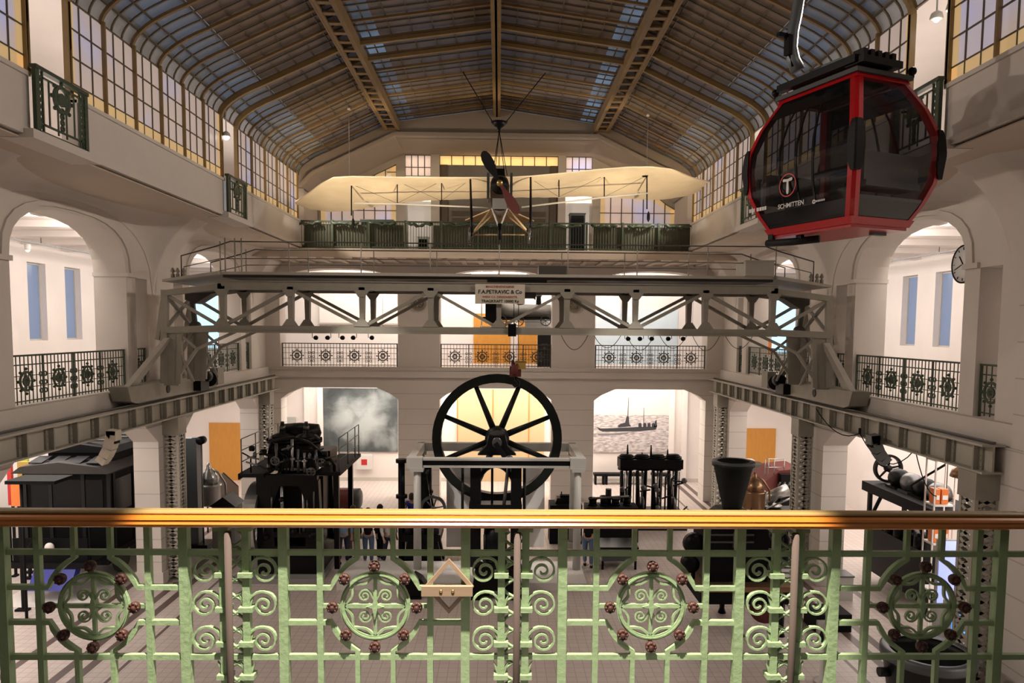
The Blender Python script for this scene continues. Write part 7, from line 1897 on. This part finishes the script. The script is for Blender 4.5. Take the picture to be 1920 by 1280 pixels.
# ------------------------------------------------------------------ light
w = bpy.data.worlds.new('dusk'); sc.world = w; w.use_nodes = True
bg = w.node_tree.nodes['Background']; bg.inputs[0].default_value = (.27,.34,.44,1); bg.inputs[1].default_value = .6
def area(name, loc, rot, sx, sy, e, col=(1,.86,.72)):
    l = bpy.data.lights.new(name, 'AREA'); l.shape = 'RECTANGLE'; l.size = sx; l.size_y = sy; l.energy = e; l.color = col
    o = bpy.data.objects.new(name, l); COL.objects.link(o); o.location = loc; o.rotation_euler = rot
    return o
def spot(name, loc, tgt, e, ang=70, blend=.5, col=(1,.86,.7), r=.06):
    l = bpy.data.lights.new(name, 'SPOT'); l.energy = e; l.spot_size = R(ang); l.spot_blend = blend; l.color = col; l.shadow_soft_size = r
    o = bpy.data.objects.new(name, l); COL.objects.link(o); o.location = loc
    o.rotation_euler = (Vector(tgt)-Vector(loc)).to_track_quat('-Z','Y').to_euler()
    return o
WARM = (1,.87,.75)
for sx in (-1, 1):
    # ground floor side aisles: ceiling panels under the gallery
    area('aisle_ceiling_light', (XC+sx*12.2, 17, 4.93), (0,0,0), 3.2, 26, 980, (1,.90,.82))
    # first floor side galleries: wall washers behind the arcade, aimed at the outer wall and ceiling
    area('gallery_wall_washer', (XC+sx*10.05, 17, 9.3), (0, sx*R(-62), 0), .5, 26, 560, (1,.90,.82))
    # upper side rooms behind the frosted glazing
    area('upper_room_light', (XC+sx*8.7, 13, 10.0), (PI,0,0), 1.4, 28, 420, (1,.88,.78))
area('back_aisle_light', (XC, 31.7, 4.93), (0,0,0), 17, 2.4, 780, (1,.9,.8))
area('back_gallery_light', (XC, 30.6, 9.3), (R(68),0,0), 17, .4, 460, (1,.90,.82))
area('upper_back_light', (XC, 31.6, 14.2), (0,0,0), 14, 1, 800, (1,.85,.68))
# hall floods on the upper gallery edges, aimed across
for sx in (-1, 1):
    for y in (6, 12.35, 20.5, 26.5):
        spot('hall_flood', (XC+sx*7.15, y, 12.35), (XC-sx*6.5, y+1.5, 5.5), 860 if y > 7 else 420, 120, .8, WARM, .12)
# unseen area fill added behind the camera for the crane and cabin fronts
area('front_fill_light', (0, -1.5, 12.6), (R(35),0,0), 9, 2, 70, WARM)
# downlight over the near railing
spot('railing_downlight', (-.05, 1.25, 10.2), (-.05, 2.42, 6.2), 3400, 33, .12, (1,.90,.78), .05)
# unseen spots added near the eaves to brighten the flywheel engine's white parts
for sx in (-1, 1): spot('engine_fill_spot', (XC+sx*6.9, 13.5, 12.3), (0, 21.6, 1.2), 2600, 17, .5, (1,.93,.84), .08)
# unseen uplights added over the crane walkway to light the wing evenly
for x in (-5.2, -2.0, 2.0, 5.2): spot('wing_uplight', (XC+x, 20.45, 8.3), (XC+x*1.03, 24.9, 12.2), 1000, 58, .9, (1,.80,.54), .1)
sc.view_settings.view_transform = 'Standard'
sc.view_settings.look = 'None'
sc.view_settings.gamma = 1
sc.view_settings.use_curve_mapping = False
sc.view_settings.exposure = 0.15
cy = sc.cycles
cy.max_bounces = 8; cy.diffuse_bounces = 3; cy.glossy_bounces = 3; cy.transparent_max_bounces = 16; cy.transmission_bounces = 4
cy.caustics_reflective = False; cy.caustics_refractive = False
cy.sample_clamp_indirect = 6
